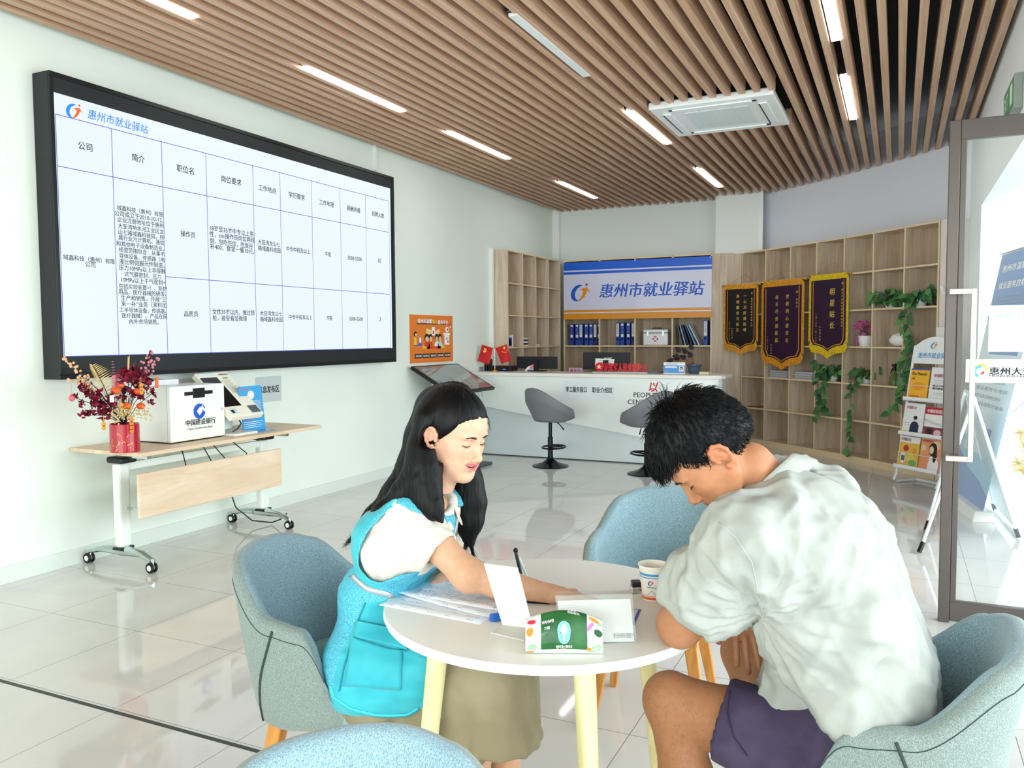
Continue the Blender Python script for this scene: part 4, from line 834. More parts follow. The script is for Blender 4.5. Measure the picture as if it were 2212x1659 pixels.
# ================================================================ SHELF CONTENTS, PENNANTS, RACK, DOOR
def onshelf(px, py, off):
    """point where the line of sight meets the curved shelving front shifted by off; returns (x,y,z)"""
    o2 = off
    for _ in range(4):
        P = SA+SN*o2; n = SN; d = ray(px, py); t = n.dot(P-EYE[:2])/n.dot(d[:2]); p = EYE+d*t; s = (p[:2]-SA).dot(SD)/SLEN; o2 = off+.07*math.sin(PI*min(max(s, 0), 1))
    return p
SR = np.array([SD[0], SD[1], 0.0]); SF = -np.array([SN[0], SN[1], 0.0]) # right along shelf, out toward the room
def pennant(x0, x1, ytop_l, ytop_r, ytip, lbl, lines, small, cloth, fringe, off=-.03):
    pl, pr_ = (ony(x0, ytop_l, YC-.03) if x0 < 1600 else onshelf(x0, ytop_l, off)), onshelf(x1, ytop_r, off-(.04 if x0 < 1600 else 0)); zt = (pl[2]+pr_[2])/2; pm = (pl+pr_)/2; W = np.linalg.norm((pr_-pl)[:2]); zb = onshelf((x0+x1)/2, ytip, off)[2]
    R = np.array([(pr_-pl)[0], (pr_-pl)[1], 0.0]); R /= np.linalg.norm(R); Fv = np.array([R[1], -R[0], 0.0]); H = zt-zb
    c = np.array([pm[0], pm[1], zt]); t = thing('award_pennant', lbl, 'pennant', (pm[0], pm[1], zb), 0, 'award pennants hanging on the cube shelf')
    def pt(u, z, k=0.0): return c+R*u*W+Z3*(z*H)+Fv*k
    hw = .43
    def outl(g, zb_, tip): return [(-hw*g, 0), (-hw*g, zb_+.10), (-hw*g*.86, zb_+.035), (-hw*g*.45, zb_+.02), (-hw*g*.2, zb_-.005), (0, tip), (hw*g*.2, zb_-.005), (hw*g*.45, zb_+.02), (hw*g*.86, zb_+.035), (hw*g, zb_+.10), (hw*g, 0)]
    def sheet(mb, pts, k0, k1, mi=0):
        n = len(pts); V = [pt(u, z, k0) for u, z in pts]+[pt(u, z, k1) for u, z in pts]
        mb.add(V, [tuple(reversed(range(n))), tuple(range(n, 2*n))]+[(i, (i+1) % n, (i+1) % n+n, i+n) for i in range(n)], mi)
    mb = MB(); sheet(mb, outl(1, -.86, -.90), .0, .006); obj('cloth', mb, cloth, t)
    # inner yellow border line
    mb = MB(); a = [(u*.90, z*.965-.02 if z else -.06) for u, z in outl(1, -.86, -.895)]; a2 = [(u*.86, z*.955-.02 if z else -.075) for u, z in outl(1, -.86, -.895)]
    for i in range(len(a)-1): mb.add([pt(*a[i], .0068), pt(*a[i+1], .0068), pt(*a2[i+1], .0068), pt(*a2[i], .0068)], [(0, 1, 2, 3)])
    obj('border_line', mb, mat('border_gold', '#d8952e', .5), t)
    # fringe: strands along sides and bottom
    mb = MB(); o = outl(1, -.86, -.90); tot = []
    for i in range(len(o)-1):
        (ua, za), (ub, zb2) = o[i], o[i+1]; L_ = math.hypot((ub-ua)*W, (zb2-za)*H); n_ = max(2, int(L_/.008))
        for k in range(n_):
            q = (k+random.random())/n_; u, z = ua+(ub-ua)*q, za+(zb2-za)*q; ln = .045/H if abs(ua-ub) < 1e-6 else .085/H
            du = (-.055 if u < 0 else .055) if abs(ua-ub) < 1e-6 else u*.10; du += random.uniform(-.006, .006)
            dz = -ln*(1.0 if abs(ua-ub) > 1e-6 else .9); w_ = .011
            mb.add([pt(u-w_, z, .003), pt(u+w_, z, .003), pt(u+du+w_*.8, z+dz*random.uniform(.9, 1.05), .006), pt(u+du-w_*.8, z+dz, .006)], [(0, 1, 2, 3)])
    obj('fringe', mb, fringe, t)
    mb = MB(); sheet(mb, [(-hw*1.02, -.055), (hw*1.02, -.055), (hw*1.02, .01), (-hw*1.02, .01)], -.004, .010); obj('top_band', mb, fringe, t)
    obj('rod', MB().cyl(pt(-.5, -.005, .003), pt(.5, -.005, .003), .007, 10), MATS['gold'], t, smooth=True)
    for sg in (-1, 1): obj('rod_finial', MB().ball(pt(.52*sg, -.005, .003), .014, 10, 8), MATS['gold'], t, smooth=True)
    ap = pt(0.12, .30*.5/H*.9, -.0); obj('hanging_cord', MB().tube([pt(-.40, 0, .003), ap, pt(.40, 0, .003)], .002, 5), mat('cord_tan', '#b08a5a', .7), t)
    for (s, u, z, sz, pitch, bold) in lines+small: mb = MB(); vtext(mb, s, pt(u, z, .006), R, Z3, sz, pitch, bold=bold, shear=.1); obj('gold_lettering', mb, mat('gold_letter', '#e2c05a', .35, .2), t)
    return t
M_pur = mat('pennant_purple', '#2c0a30', .6); M_pblk = mat('pennant_black', '#14090f', .6)
f1 = noisy('fringe_orange', '#f0a828', '#c98414', 60, .6); f2 = noisy('fringe_yellow', '#f2d21e', '#d4ae12', 60, .6)
pennant(1563, 1640, 616.5, 615, 769, 'leftmost black award pennant with gold fringe hanging on the shelf', [('真诚服务为民生', -.08, -.13, .047, .072, .03), ('一心为民排忧难', .12, -.13, .047, .072, .03)], [('赠·惠州市就业驿站全体人员', .31, -.11, .024, .034, .03), ('二〇二四年八月二日', -.31, -.50, .020, .0285, .02), ('求职群众赠', -.235, -.60, .02, .029, .02)], M_pblk, f1)
pennant(1645, 1740, 613, 600, 805, 'largest purple award pennant with orange fringe, middle of the three', [('站长尽责谱新篇', -.12, -.15, .055, .088, .03), ('党群同心跟党走', .12, -.15, .055, .088, .03)], [('赠·余站长', .33, -.12, .03, .042, .03), ('二〇二五年八月', -.33, -.60, .028, .038, .02), ('黄燕敬赠', -.24, -.69, .022, .034, .02)], M_pur, f1)
pennant(1748, 1836, 600, 587, 777, 'rightmost purple award pennant with bright yellow fringe', [('明星站长', .10, -.16, .085, .125, .035)], [('赠·新兴产业园区就业驿站站长', .34, -.10, .026, .036, .03), ('二零二六年一月二十六日', -.29, -.45, .026, .033, .02), ('小思同学赠', -.19, -.60, .026, .036, .02)], M_pur, f2)
# cells: col c (0..6), row r from the top (0..5) -> point on its board
def cell(c, r, du=0.0, dy=.10):
    p = shelf_pt((c+.5+du)/7, dy); return np.array([p[0], p[1], ROW[5-r]+.0095])
M_pot = mat('pot_white', '#eef0f0', .3, coat=.3); M_leaf = noisy('pothos_leaf', '#24512f', '#3d7a3f', 9, .4); M_leafl = mat('pothos_leaf_light', '#5a9150', .4); M_vine = mat('vine', '#55704a', .6)
def pot(t, c, r=.062, h=.085, m=None): obj('pot', MB().lathe([(r*.75, 0), (r*.95, h*.5), (r, h), (r*.9, h), (r*.85, h*.8), (0, h*.78)], c, 24), m or M_pot, t, smooth=True)
def pothos(c, r, lbl, vines, du=0.0, n=46, spread=.15, extra=0, up=.5, s=1.0):
    p = cell(c, r, du); t = thing('potted_pothos', lbl, 'potted plant', p, 0, 'trailing pothos plants on the cube shelf'); pot(t, p)
    mb = MB(); mv = MB(); top = p+Z3*.085
    for k in range(n):
        a = random.uniform(0, 2*PI); e = random.uniform(-.5, 1.2)*up; rr = spread*random.uniform(.25, 1)
        out = SR*math.cos(a)*1.15+SF*(math.sin(a)*.55+.25)
        q = top+out*rr+Z3*(e*rr+.02); mv.tube([top, (top+q)/2+Z3*.03, q], .002, 4)
        leaf(mb, q, out*.6+Z3*random.uniform(-1.1, .1)+SR*random.uniform(-.4, .4), SF+Z3*.5, random.uniform(.06, .10)*s, random.uniform(.05, .08)*s, 0 if random.random() < .8 else 1)
    for pts in vines: # polyline in (px,py)
        P = [top+SF*.1]+[onshelf(x, y, -.03) for x, y in pts]
        mv.tube(P, .0028, 5)
        for i in range(len(P)-1):
            L_ = np.linalg.norm(P[i+1]-P[i]); nn_ = max(1, int(L_/.055))
            for k in range(nn_):
                q = P[i]+(P[i+1]-P[i])*(k+random.random()*.6)/nn_; leaf(mb, q, SR*random.choice((-1, 1))*random.uniform(.3, 1)+Z3*random.uniform(-1, -.1)+SF*.3, SF+Z3*.4, random.uniform(.07, .105)*s, random.uniform(.055, .08)*s, 0 if random.random() < .75 else 1)
    obj('leaves', mb, [M_leaf, M_leafl], t, smooth=2); obj('vines', mv, M_vine, t); return t
pothos(5, 1, 'bushy pothos in a white pot on the second row, left of the longer one', [], n=64, du=-.15, spread=.18, s=1.2)
pothos(6, 1, 'pothos on the second row with long vine trailing over three cells', [[(1950, 690), (1957, 730), (1962, 765), (1950, 790), (1948, 830), (1930, 880), (1915, 900)], [(1960, 700), (1975, 735), (1968, 800), (1945, 850)]], du=-.22, n=64, spread=.18, s=1.15)
pothos(3, 3, 'pothos hanging below the rightmost pennant, filling its cell', [[(1765, 820), (1768, 850), (1765, 880), (1790, 885)], [(1775, 830), (1785, 870), (1755, 905)]], n=62, du=-.1, spread=.18, s=1.15)
pothos(4, 3, 'small pothos whose single long vine nearly reaches the floor', [[(1838, 840), (1838, 880), (1840, 905), (1838, 930), (1832, 960), (1823, 975), (1845, 978)]], du=.12, n=40, spread=.14, s=1.1)
t = thing('small_succulent', 'small dark succulent at the right of the second shelf row', 'potted plant', cell(6, 1, .27)); pot(t, cell(6, 1, .27), .04, .05, mat('pot_dark', '#23262a', .5)); mb = MB()
for k in range(30): a = random.uniform(0, 2*PI); leaf(mb, cell(6, 1, .27)+Z3*.05, (math.cos(a), math.sin(a), random.uniform(.3, 1.8)), Z3+X3*.1, .09, .02)
obj('leaves', mb, mat('succulent', '#34423a', .5), t)
# pink flower pot
p = cell(4, 2, .05); t = thing('potted_orchid', 'pink flowering plant in a white pot beside the right pennant', 'potted plant', p); pot(t, p, .085, .115); mb = MB(); ms = MB()
for k in range(46):
    a = random.uniform(0, 2*PI); r_ = random.uniform(.01, .10); q = p+Z3*random.uniform(.13, .26)+SR*math.cos(a)*r_+SF*(.03+.05*math.sin(a)); ms.tube([p+Z3*.1, q], .002, 4); leaf(mb, q, rng.normal(size=3)+SF*.5, SF, .05, .04)
for k in range(8): leaf(mb, p+Z3*(.11-.012*k)+SF*.09-SR*.03, SF*.3-Z3+SR*random.uniform(-.5, .5), SF, .035, .03)
obj('petals', mb, mat('petal_magenta', '#b55085', .5), t, smooth=2); obj('stems', ms, M_vine, t)
# white fish shaped ceramic, spray bottles, dark box
p = cell(5, 2, .18); t = thing('ceramic_bowl', 'glossy white rounded ceramic pot with small dark opening', 'ceramic pot', p)
V = MB(); V.ball((0, 0, 0), 1, 24, 14, rad=(.135, .075, .075)); V.v = [tuple(p+SR*q[0]+SF*q[1]+Z3*(q[2]*(1 if q[2] > 0 else .92)+.070)) for q in V.v]; obj('body', V, mat('ceramic_white', '#f4f5f3', .12, coat=.6), t, smooth=True)


d_ = (SF*.72-SR*.62+Z3*.30); d_ /= np.linalg.norm(d_); a_ = np.cross(Z3, d_); a_ /= np.linalg.norm(a_); b2 = np.cross(d_, a_)
pp = SR*(-.135*.60)+SF*(.075*.70)+Z3*(.075*.35+.070)

ring = MB(); ring.add([pp+p+a_*.018*math.cos(q)+b2*.012*math.sin(q)+d_*.006 for q in np.linspace(0, 2*PI, 15)[:-1]], [tuple(range(14))]); obj('opening', ring, M_ink, t)
for du_, lb, c1, h in ((-.0, 'smaller green tinted spray bottle on shelf, left one', '#5c7a36', .15), (.24, 'larger clear grey spray bottle on shelf, right one', '#7d8f8c', .19)):
    p = cell(5, 3, du_+.02); t = thing('spray_bottle', lb, 'spray bottle', p, 0, 'spray bottles on the cube shelf')
    obj('bottle', MB().lathe([(.0, 0), (.052, .003), (.055, .03), (.045, h*.55), (.022, h*.85), (.02, h)], p, 22), mat('bottle_'+c1[1:], c1, .12, alpha=.75), t, smooth=True)
    q = p+Z3*h; obj('spray_head', MB().tube([q, q+Z3*.05, q+Z3*.06-SR*.03], [.02, .017, .012], 10).tube([q+Z3*.045, q+Z3*.075+SR*.02], [.012, .014], 8).tube([q+Z3*.03-SR*.02, q-SR*.045-Z3*.005, q-SR*.05-Z3*.035], [.006, .006, .004], 8), M_black, t, smooth=True)
a0 = cell(6, 2, .28); tag(obj('black_box', MB().obox(a0+Z3*.011, SR, SF, Z3, .05, .04, .011), M_black, bevel=.002), 'flat black box at the right edge of the third shelf row', 'box')
# newspaper stacks, each a pile of papers
for c, lb, n_ in ((1, 'stack of folded newspapers under the middle pennant, left pile', 11), (2, 'stack of folded newspapers right of the middle pennant tip', 11)):
    p = cell(c, 3, .05)
    for k in range(n_):
        ang = random.uniform(-.05, .05); R2 = SR*math.cos(ang)+SF*math.sin(ang); F2 = SF*math.cos(ang)-SR*math.sin(ang)
        o = obj('newspaper', MB().obox(p+Z3*(.0042+.0086*k)+SR*random.uniform(-.012, .012), R2, F2, Z3, .155, .10, .0042), mat('newsprint_%d' % (k % 3), ['#c9c7c9', '#9ea0a8', '#b8b4b8'][k % 3], .7))
        tag(o, 'folded newspaper lying in the '+('left' if c == 1 else 'right')+' pile of the shelf newspaper stacks', 'newspaper', 'newspapers in the %s pile on the cube shelf' % ('left' if c == 1 else 'right'))
tag(obj('leaflet', MB().obox(cell(0, 4, .0)+Z3*.004, SR, SF, Z3, .13, .09, .004), mat('leaflet_brown', '#8a5548', .6)), 'thin leaflet lying in the leftmost column, fifth row', 'leaflet')
# white wall phone box and hook right of the shelving
p = onshelf(2036, 719, -.03); tag(obj('wall_box', MB().obox(p, SR, SF, Z3, .055, .028, .055), M_white, bevel=.01), 'white plastic box mounted on the pale panel beside shelving', 'wall box')
p = onshelf(2037, 628, -.02); tag(obj('wall_hook', MB().obox(p, SR*.9+Z3*.4, SF, Z3*.9-SR*.4, .012, .015, .05), M_white, bevel=.004), 'small white hook on the pale panel near the door frame', 'hook')
# ---------------------------------------------------------------- magazine rack
f0, f1_ = onz(1925, 1043, 0), onz(2010, 1062, 0); RR = (f1_-f0); RR[2] = 0; RR /= np.linalg.norm(RR); RB = np.array([-RR[1], RR[0], 0]); RB = RB if RB[1] > 0 else -RB
RW = .50
Rk = thing('magazine_rack', 'white metal magazine rack with three tiers standing beside shelving', 'magazine rack', (f0+RR*RW/2))
def rp(u, z, k=0.0): return f0+RR*u*RW+Z3*z+RB*(.05+.28*z*.55)+(-RB*k) # leaning back with height
M_rk = mat('rack_white', '#eef3f5', .3)
for u in (0, 1):
    obj('side_tube', MB().tube([f0+RR*u*RW+RB*.30+Z3*.016, f0+RR*u*RW+RB*.06+Z3*.016, f0+RR*u*RW+RB*.03+Z3*.03, rp(u, .10), rp(u, 1.20)], .013, 10), M_rk, Rk, smooth=True)
obj('rear_tube', MB().tube([f0+RB*.30+Z3*.016, f0+RR*RW+RB*.30+Z3*.016], .013, 8), M_rk, Rk, smooth=True)
hd = [(0, 1.13), (1, 1.13), (1, 1.29), (.93, 1.305), (.8, 1.345), (.65, 1.372), (.5, 1.38), (.35, 1.372), (.2, 1.345), (.07, 1.305), (0, 1.29)]
n = len(hd); mb = MB(); mb.add([rp(u, z, .008) for u, z in hd]+[rp(u, z, .014) for u, z in hd], [tuple(reversed(range(n))), tuple(range(n, 2*n))]+[(i, (i+1) % n, (i+1) % n+n, i+n) for i in range(n)]); obj('header', mb, M_rk, Rk)
upv = (rp(0, 1)-rp(0, 0)); upv /= np.linalg.norm(upv); nrm = np.cross(RR, upv)
mb = MB(); logo(mb, rp(.40, 1.265, .014), RR, upv, .065); obj('logo', mb, [mat('rack_blue', '#2a9be0', .4), MATS['sign_orange'], MATS['dot_red']], Rk)
mb = MB(); text(mb, '惠州市就业驿站', rp(.13, 1.185, .014), RR, upv, 0, width=RW*.74, height=.052, bold=.012, shear=.12); obj('lettering', mb, MATS['rack_blue'], Rk)
tiers = (.17, .48, .80)
for z in tiers:
    obj('tier', MB().hexa([rp(-.0, z-.02, 0), rp(1, z-.02, 0), rp(1, z-.02, .055), rp(0, z-.02, .055), rp(0, z-.012, 0), rp(1, z-.012, 0), rp(1, z-.012, .055), rp(0, z-.012, .055)]).hexa([rp(0, z-.02, .05), rp(1, z-.02, .05), rp(1, z-.02, .055), rp(0, z-.02, .055), rp(0, z+.018, .05), rp(1, z+.018, .05), rp(1, z+.018, .055), rp(0, z+.018, .055)]), M_rk, Rk)
    obj('wire', MB().tube([rp(0, z+.125, .035), rp(1, z+.125, .035)], .0022, 6), M_rk, Rk)
def mag(u0, u1, z, h, lbl, base, shapes, words):
    t = thing('magazine', lbl, 'magazine', rp((u0+u1)/2, z), 0, 'magazines in the rack')
    k = .022
    def mp(u, v_, e=0.0): return rp(u0+(u1-u0)*u, z+h*v_, k+e)
    obj('cover', MB().hexa([mp(0, 0, -.006), mp(1, 0, -.006), mp(1, 0, 0), mp(0, 0, 0), mp(0, 1, -.006), mp(1, 1, -.006), mp(1, 1, 0), mp(0, 1, 0)]), mat('mag_'+base[1:], base, .3), t)
    mb = MB(); ms_ = []
    for i, (kind, a, c) in enumerate(shapes):
        ms_.append(mat('mag_'+c[1:], c, .35))
        if kind == 'r': u_0, u_1, v_0, v_1 = a; pts = [mp(u_0, v_0, .0008+.0003*i), mp(u_1, v_0, .0008+.0003*i), mp(u_1, v_1, .0008+.0003*i), mp(u_0, v_1, .0008+.0003*i)]
        elif kind == 'e': cu, cv, ru, rv = a; pts = [mp(cu+ru*math.cos(q), cv+rv*math.sin(q), .0008+.0003*i) for q in np.linspace(0, 2*PI, 19)[:-1]]
        else: pts = [mp(u, v_, .0008+.0003*i) for u, v_ in a]
        mb.add(pts, [tuple(range(len(pts)))], i)
    for (s, u, v_, w_, hh, c, b_) in words:
        ms_.append(mat('mag_'+c[1:], c, .35)); text(mb, s, mp(u, v_, .001+.0003*len(shapes)), RR, upv, 0, width=w_*(u1-u0)*RW, height=hh*h, mi=len(ms_)-1, bold=b_, shear=.1)
    if mb.v: obj('cover_print', mb, ms_, t)
mag(.04, .48, tiers[2]-.010, .29, 'yellow and orange magazine with blue top edge in top tier', '#f4b630', [('r', (0, 1, .96, 1), '#2a5fc0'), ('e', (.5, .45, .34, .13), '#f0a020'), ('r', (.38, .62, .02, .05), '#3a3020')], [('The Planets', .06, .80, .8, .09, '#2a241c', .02), ('科普', .08, .66, .2, .06, '#5a3a18', .02), ('趣味阅读', .1, .10, .5, .06, '#d85a20', .02)])
mag(.52, .97, tiers[2]-.010, .31, 'white magazine covered in black text in top tier', '#eef1f2', [('r', (.2, .9, .55, .557), '#6a7078'), ('r', (.2, .9, .62, .627), '#6a7078'), ('r', (.2, .8, .25, .256), '#8a9098'), ('r', (.2, .85, .2, .206), '#8a9098')], [('中国妇运', .14, .72, .75, .10, '#b0306a', .02), ('奋斗十四五', .16, .44, .7, .06, '#23272c', .04), ('建功新征程', .16, .36, .7, .06, '#23272c', .04)])
mag(.02, .49, tiers[1]-.010, .29, 'white magazine with woman in dark uniform in middle tier', '#eef1f0', [('r', (0, 1, 0, .12), '#e6e08a'), ('p', ((.36, .02), (.80, .02), (.82, .30), (.72, .40), (.60, .44), (.46, .40), (.38, .30)), '#232a4e'), ('e', (.60, .50, .085, .085), '#e8bfa2'), ('e', (.60, .545, .10, .06), '#1c1a20'), ('r', (.08, .36, .30, .31), '#b06a6a'), ('r', (.08, .36, .36, .37), '#b06a6a')], [('中国妇女', .10, .82, .5, .10, '#c02a4a', .02)])
mag(.52, .98, tiers[1]-.010, .27, 'red and white magazine with crowd photo in middle tier', '#f3f1ef', [('r', (0, 1, .76, 1), '#c81e34'), ('r', (0, 1, 0, .34), '#8c2f48'), ('e', (.3, .2, .16, .10), '#2a2024'), ('e', (.7, .16, .18, .11), '#e3c3c8'), ('p', ((0, .5), (1, .36), (1, .42), (0, .62)), '#cfd3da')], [('中国纪检监察', .08, .82, .84, .12, '#ffffff', .03)])
mag(.02, .49, tiers[0]-.010, .29, 'white topped magazine with yellow vase picture in bottom tier', '#e8b84a', [('r', (0, 1, .80, 1), '#f2f1ee'), ('e', (.35, .62, .14, .10), '#b8322c'), ('e', (.25, .30, .14, .18), '#e9ecec'), ('r', (.16, .34, .22, .38), '#5a6a72'), ('e', (.62, .34, .20, .14), '#d8d058'), ('e', (.75, .18, .2, .1), '#6fae6a'), ('e', (.78, .55, .08, .12), '#d8a23a')], [('中国妇女', .06, .86, .5, .10, '#8a2a5a', .02)])
mag(.52, .98, tiers[0]-.010, .30, 'orange magazine with long haired woman in white in bottom tier', '#e79a6c', [('e', (.75, .80, .2, .14), '#e3cda4'), ('e', (.15, .7, .12, .1), '#e3cda4'), ('p', ((.42, .0), (.98, .0), (.96, .30), (.82, .45), (.66, .52), (.52, .44), (.46, .24)), '#f3eeee'), ('e', (.62, .68, .20, .20), '#1a1416'), ('e', (.74, .52, .10, .22), '#1a1416'), ('e', (.56, .66, .11, .12), '#f0c9ac')], [('中国妇女', .08, .88, .5, .08, '#c83a4a', .02)])
# ---------------------------------------------------------------- glass door
DY = 4.42; M_df = mat('door_frame_bronze', '#5b5450', .35, .35); M_glass = mat('clear_glass', '#e4f6f2', .0, alpha=.07, spec=.7)
Dr = MB(); x0, x1, zt = .20, 1.12, 2.405
D = thing('door_1', None, None, ((x0+x1)/2, DY, 0)); D['kind'] = 'structure'
sw = .074
obj('stile', MB().box(x0, x0+.047, DY, DY+.05, .0, zt), M_df, D, bevel=.003); obj('stile_bead', MB().box(x0+.049, x0+sw, DY+.004, DY+.046, .1, zt-.085), M_df, D, bevel=.002)
obj('stile', MB().box(x1-sw, x1, DY, DY+.05, 0, zt), M_df, D, bevel=.003)
obj('top_rail', MB().box(x0+.048, x1-sw, DY, DY+.05, zt-.09, zt), M_df, D, bevel=.003); obj('bottom_rail', MB().box(x0+.048, x1-sw, DY, DY+.05, .012, .105), M_df, D, bevel=.003)
obj('seal', MB().box(x0, x1, DY+.005, DY+.045, .0, .010), mat('seal_grey', '#9aa8a4', .5), D)
obj('glass_pane', MB().box(x0+sw, x1-sw, DY+.021, DY+.029, .105, zt-.09), M_glass, D)
hx0, hx1, hz0, hz1 = .232, .325, .812, 1.60; yh = DY-.055
obj('door_handle', MB().box(hx1-.022, hx1, yh-.012, yh+.012, hz0-.012, hz1+.012).box(hx0-.02, hx1-.022, yh-.012, yh+.012, hz1-.012, hz1+.012).box(hx0-.02, hx1-.022, yh-.012, yh+.012, hz0-.012, hz0+.012).box(hx0-.02, hx0-.002, yh+.012, DY, hz1-.012, hz1+.012).box(hx0-.02, hx0-.002, yh+.012, DY, hz0-.012, hz0+.012), mat('handle_champagne', '#d9d6bc', .25, .5), D, bevel=.002)
a = ony(2097, 776, DY+.02); c = ony(2212, 828, DY+.02)
obj('white_band', MB().box(.292, x1-sw-.005, DY+.0185, DY+.0205, c[2], a[2]), mat('band_white', '#f4f7f8', .35), D)
zc_ = (a[2]+c[2])/2; mb = MB(); yy = DY+.0185; l0 = ony(2098, 803, yy)[0]; 
for q0, q1, r_, mi in ((80, 260, .028, 0), (-20, 120, .026, 1)):
    A_ = [(r_*math.cos(math.radians(q)), r_*math.sin(math.radians(q))) for q in np.linspace(q0, q1, 14)]+[(r_*.62*math.cos(math.radians(q))+.003, r_*.62*math.sin(math.radians(q))) for q in np.linspace(q1, q0, 14)]
    mb.add([np.array([l0+.034+u+(.006 if mi else 0), yy-.0008, zc_+v_+(.008 if mi else -.002)]) for u, v_ in A_], [tuple(range(28))], mi)
arc = [(.009*math.cos(a_), .009*math.sin(a_)) for a_ in np.linspace(-2.4, 1.1, 8)]+[(.005*math.cos(a_)-.001, .005*math.sin(a_)+.001) for a_ in np.linspace(1.1, -2.4, 8)]
mb.add([np.array([l0+.045+u, yy-.001, zc_-.008+v_]) for u, v_ in arc], [tuple(range(16))], 2); mb.add([np.array([l0+.045+u, yy-.0011, zc_-.008+v_]) for u, v_ in ((-.009, -.008), (-.007, -.010), (.009, .004), (.006, .009))], [(0, 1, 2, 3)], 2)
obj('band_emblem', mb, [mat('emb_cyan', '#49bfd6', .4), mat('emb_yellow', '#f6c235', .4), M_red], D)
mb = MB(); t0 = ony(2136, 806, yy)[0]; text(mb, '惠州大亚湾开发区', (t0, yy, ony(2136, 808, yy)[2]), X3, Z3, 0, width=.355, height=.036, bold=.03)
text(mb, 'HUIZHOU DA YA WAN KAI FA QU', (t0, yy, ony(2136, 813.5, yy)[2]), X3, Z3, 0, width=.40, height=.010, bold=.02); obj('band_lettering', mb, M_ink, D)
a = ony(2137, 660, DY+.031); c = ony(2212, 760, DY+.031)
mb = MB().box(a[0], x1-sw-.01, DY+.0295, DY+.031, c[2], a[2]); obj('taped_sheet', mb, mat('sheet_translucent', '#dff5ec', .5, alpha=.8), D)
mb = MB(); text(mb, '暖心驿站', (a[0]+.17, DY+.0292, a[2]-.055), -X3, Z3, 0, width=.14, height=.024, off=-.0003); obj('reversed_lettering', mb, mat('rev_green', '#a9d9c0', .5), D)
tag(obj('glass_sticker', MB().lathe([(.008, 0), (.010, 0)], (0, 0, 0), 12), M_white), None) if False else None
# exit sign on the right wall above the door
a, c = onx(2187, 208, XR-.02), onx(2187, 245, XR-.02)
t = thing('exit_sign', 'green exit sign box on the wall above the glass door', 'exit sign', (XR-.03, 5.55, 2.66))
obj('housing', MB().box(XR-.045, XR, 5.30, 5.78, 2.64, 2.83), mat('exit_grey', '#8d988e', .4), t, bevel=.006); obj('sign_face', MB().box(XR-.047, XR-.0451, 5.315, 5.765, 2.655, 2.815), mat('exit_green', '#0f5a2c', .4, emit='#127a3a', es=.25), t)
mb = MB(); text(mb, 'EXIT', (XR-.048, 5.74, 2.69), -Y3, Z3, 0, width=.2, height=.09, bold=.02, off=.0008); mb.box(XR-.049, XR-.0475, 5.36, 5.44, 2.68, 2.79); obj('lettering', mb, mat('exit_white', '#d8f4dc', .4), t)
# roll up banner leaning in the entrance bay behind the door
b0, b1 = onz(2050, 1072, 0), onz(2124, 1128, 0); bw = b1-b0; bw[2] = 0; bl = np.linalg.norm(bw); bu = bw/bl
tl = onz(2167, 549, 2.02); lean = tl-b0-np.array([0, 0, 2.02]); bn = np.cross(bu, Z3)
t = thing('roll_up_banner', 'blue and white roll up banner seen behind the glass door', 'banner', (b0+b1)/2); Wn = max(bl, .6)
def bq(u, v_, k=0.0): return b0+bu*Wn*u+lean*v_+Z3*(.08+1.94*v_)-np.array([bn[0], bn[1], 0])*(-k)
sgn = 1 if (bn[1] < 0) else -1
def bk(u, v_, k): return b0+bu*Wn*u+lean*v_+Z3*(.08+1.94*v_)+np.array([bn[0], bn[1], 0])*sgn*k
mb = MB().hexa([bk(0, 0, 0), bk(1, 0, 0), bk(1, 0, .003), bk(0, 0, .003), bk(0, 1, 0), bk(1, 1, 0), bk(1, 1, .003), bk(0, 1, .003)]); obj('sheet', mb, mat('banner_pale', '#dbeaf4', .4), t)
obj('base', MB().hexa([b0+bu*Wn*-.02+bn*-.08, b0+bu*Wn*1.02+bn*-.08, b0+bu*Wn*1.02+bn*.08, b0+bu*Wn*-.02+bn*.08]+[q+Z3*.085 for q in (b0+bu*Wn*-.02+bn*-.06, b0+bu*Wn*1.02+bn*-.06, b0+bu*Wn*1.02+bn*.06, b0+bu*Wn*-.02+bn*.06)]), M_white, t, bevel=.006)
obj('top_rail', MB().cyl(bk(-.01, 1, .0), bk(1.01, 1, 0), .012, 10), M_metal, t, smooth=True)
mb = MB()
def br(u0, u1, v0, v1, mi, k=.004): mb.add([bk(u0, v0, k), bk(u1, v0, k), bk(u1, v1, k), bk(u0, v1, k)], [(0, 1, 2, 3)], mi)
br(0, 1, .74, 1, 0); mb.add([bk(0, 0, .004), bk(1, 0, .004), bk(1, .06, .004), bk(.75, .10, .004), (bk(.4, .13, .004)), bk(0, .2, .004)], [tuple(range(6))], 0); mb.add([bk(0, .2, .0035), bk(.4, .13, .0035), bk(.75, .1, .0035), bk(1, .06, .0035), bk(1, .2, .0035), bk(.6, .2, .0035), bk(.3, .235, .0035), bk(0, .27, .0035)], [tuple(range(8))], 1)
br(.15, .75, .28, .31, 0); br(.25, .9, .60, .625, 0); br(.15, .75, .20, .28, 3)
obj('print', mb, [mat('banner_blue', '#2f6fc4', .35), mat('banner_cyan', '#7fb9de', .35), M_ink, mat('banner_grey', '#cfd8e0', .4)], t)
mb = MB(); 
for i, (s, v_, w_, hh) in enumerate((('惠州市温馨暖心', .925, .75, .055), ('就业服务自助终端机', .86, .9, .055))): text(mb, s, bk(.10, v_, .0045), bu, (lean+Z3*1.94)/np.linalg.norm(lean+Z3*1.94), 0, width=Wn*w_, height=hh, bold=.03, off=.001)
obj('heading', mb, M_paper, t)
mb = MB(); ups = (lean+Z3*1.94)/np.linalg.norm(lean+Z3*1.94)
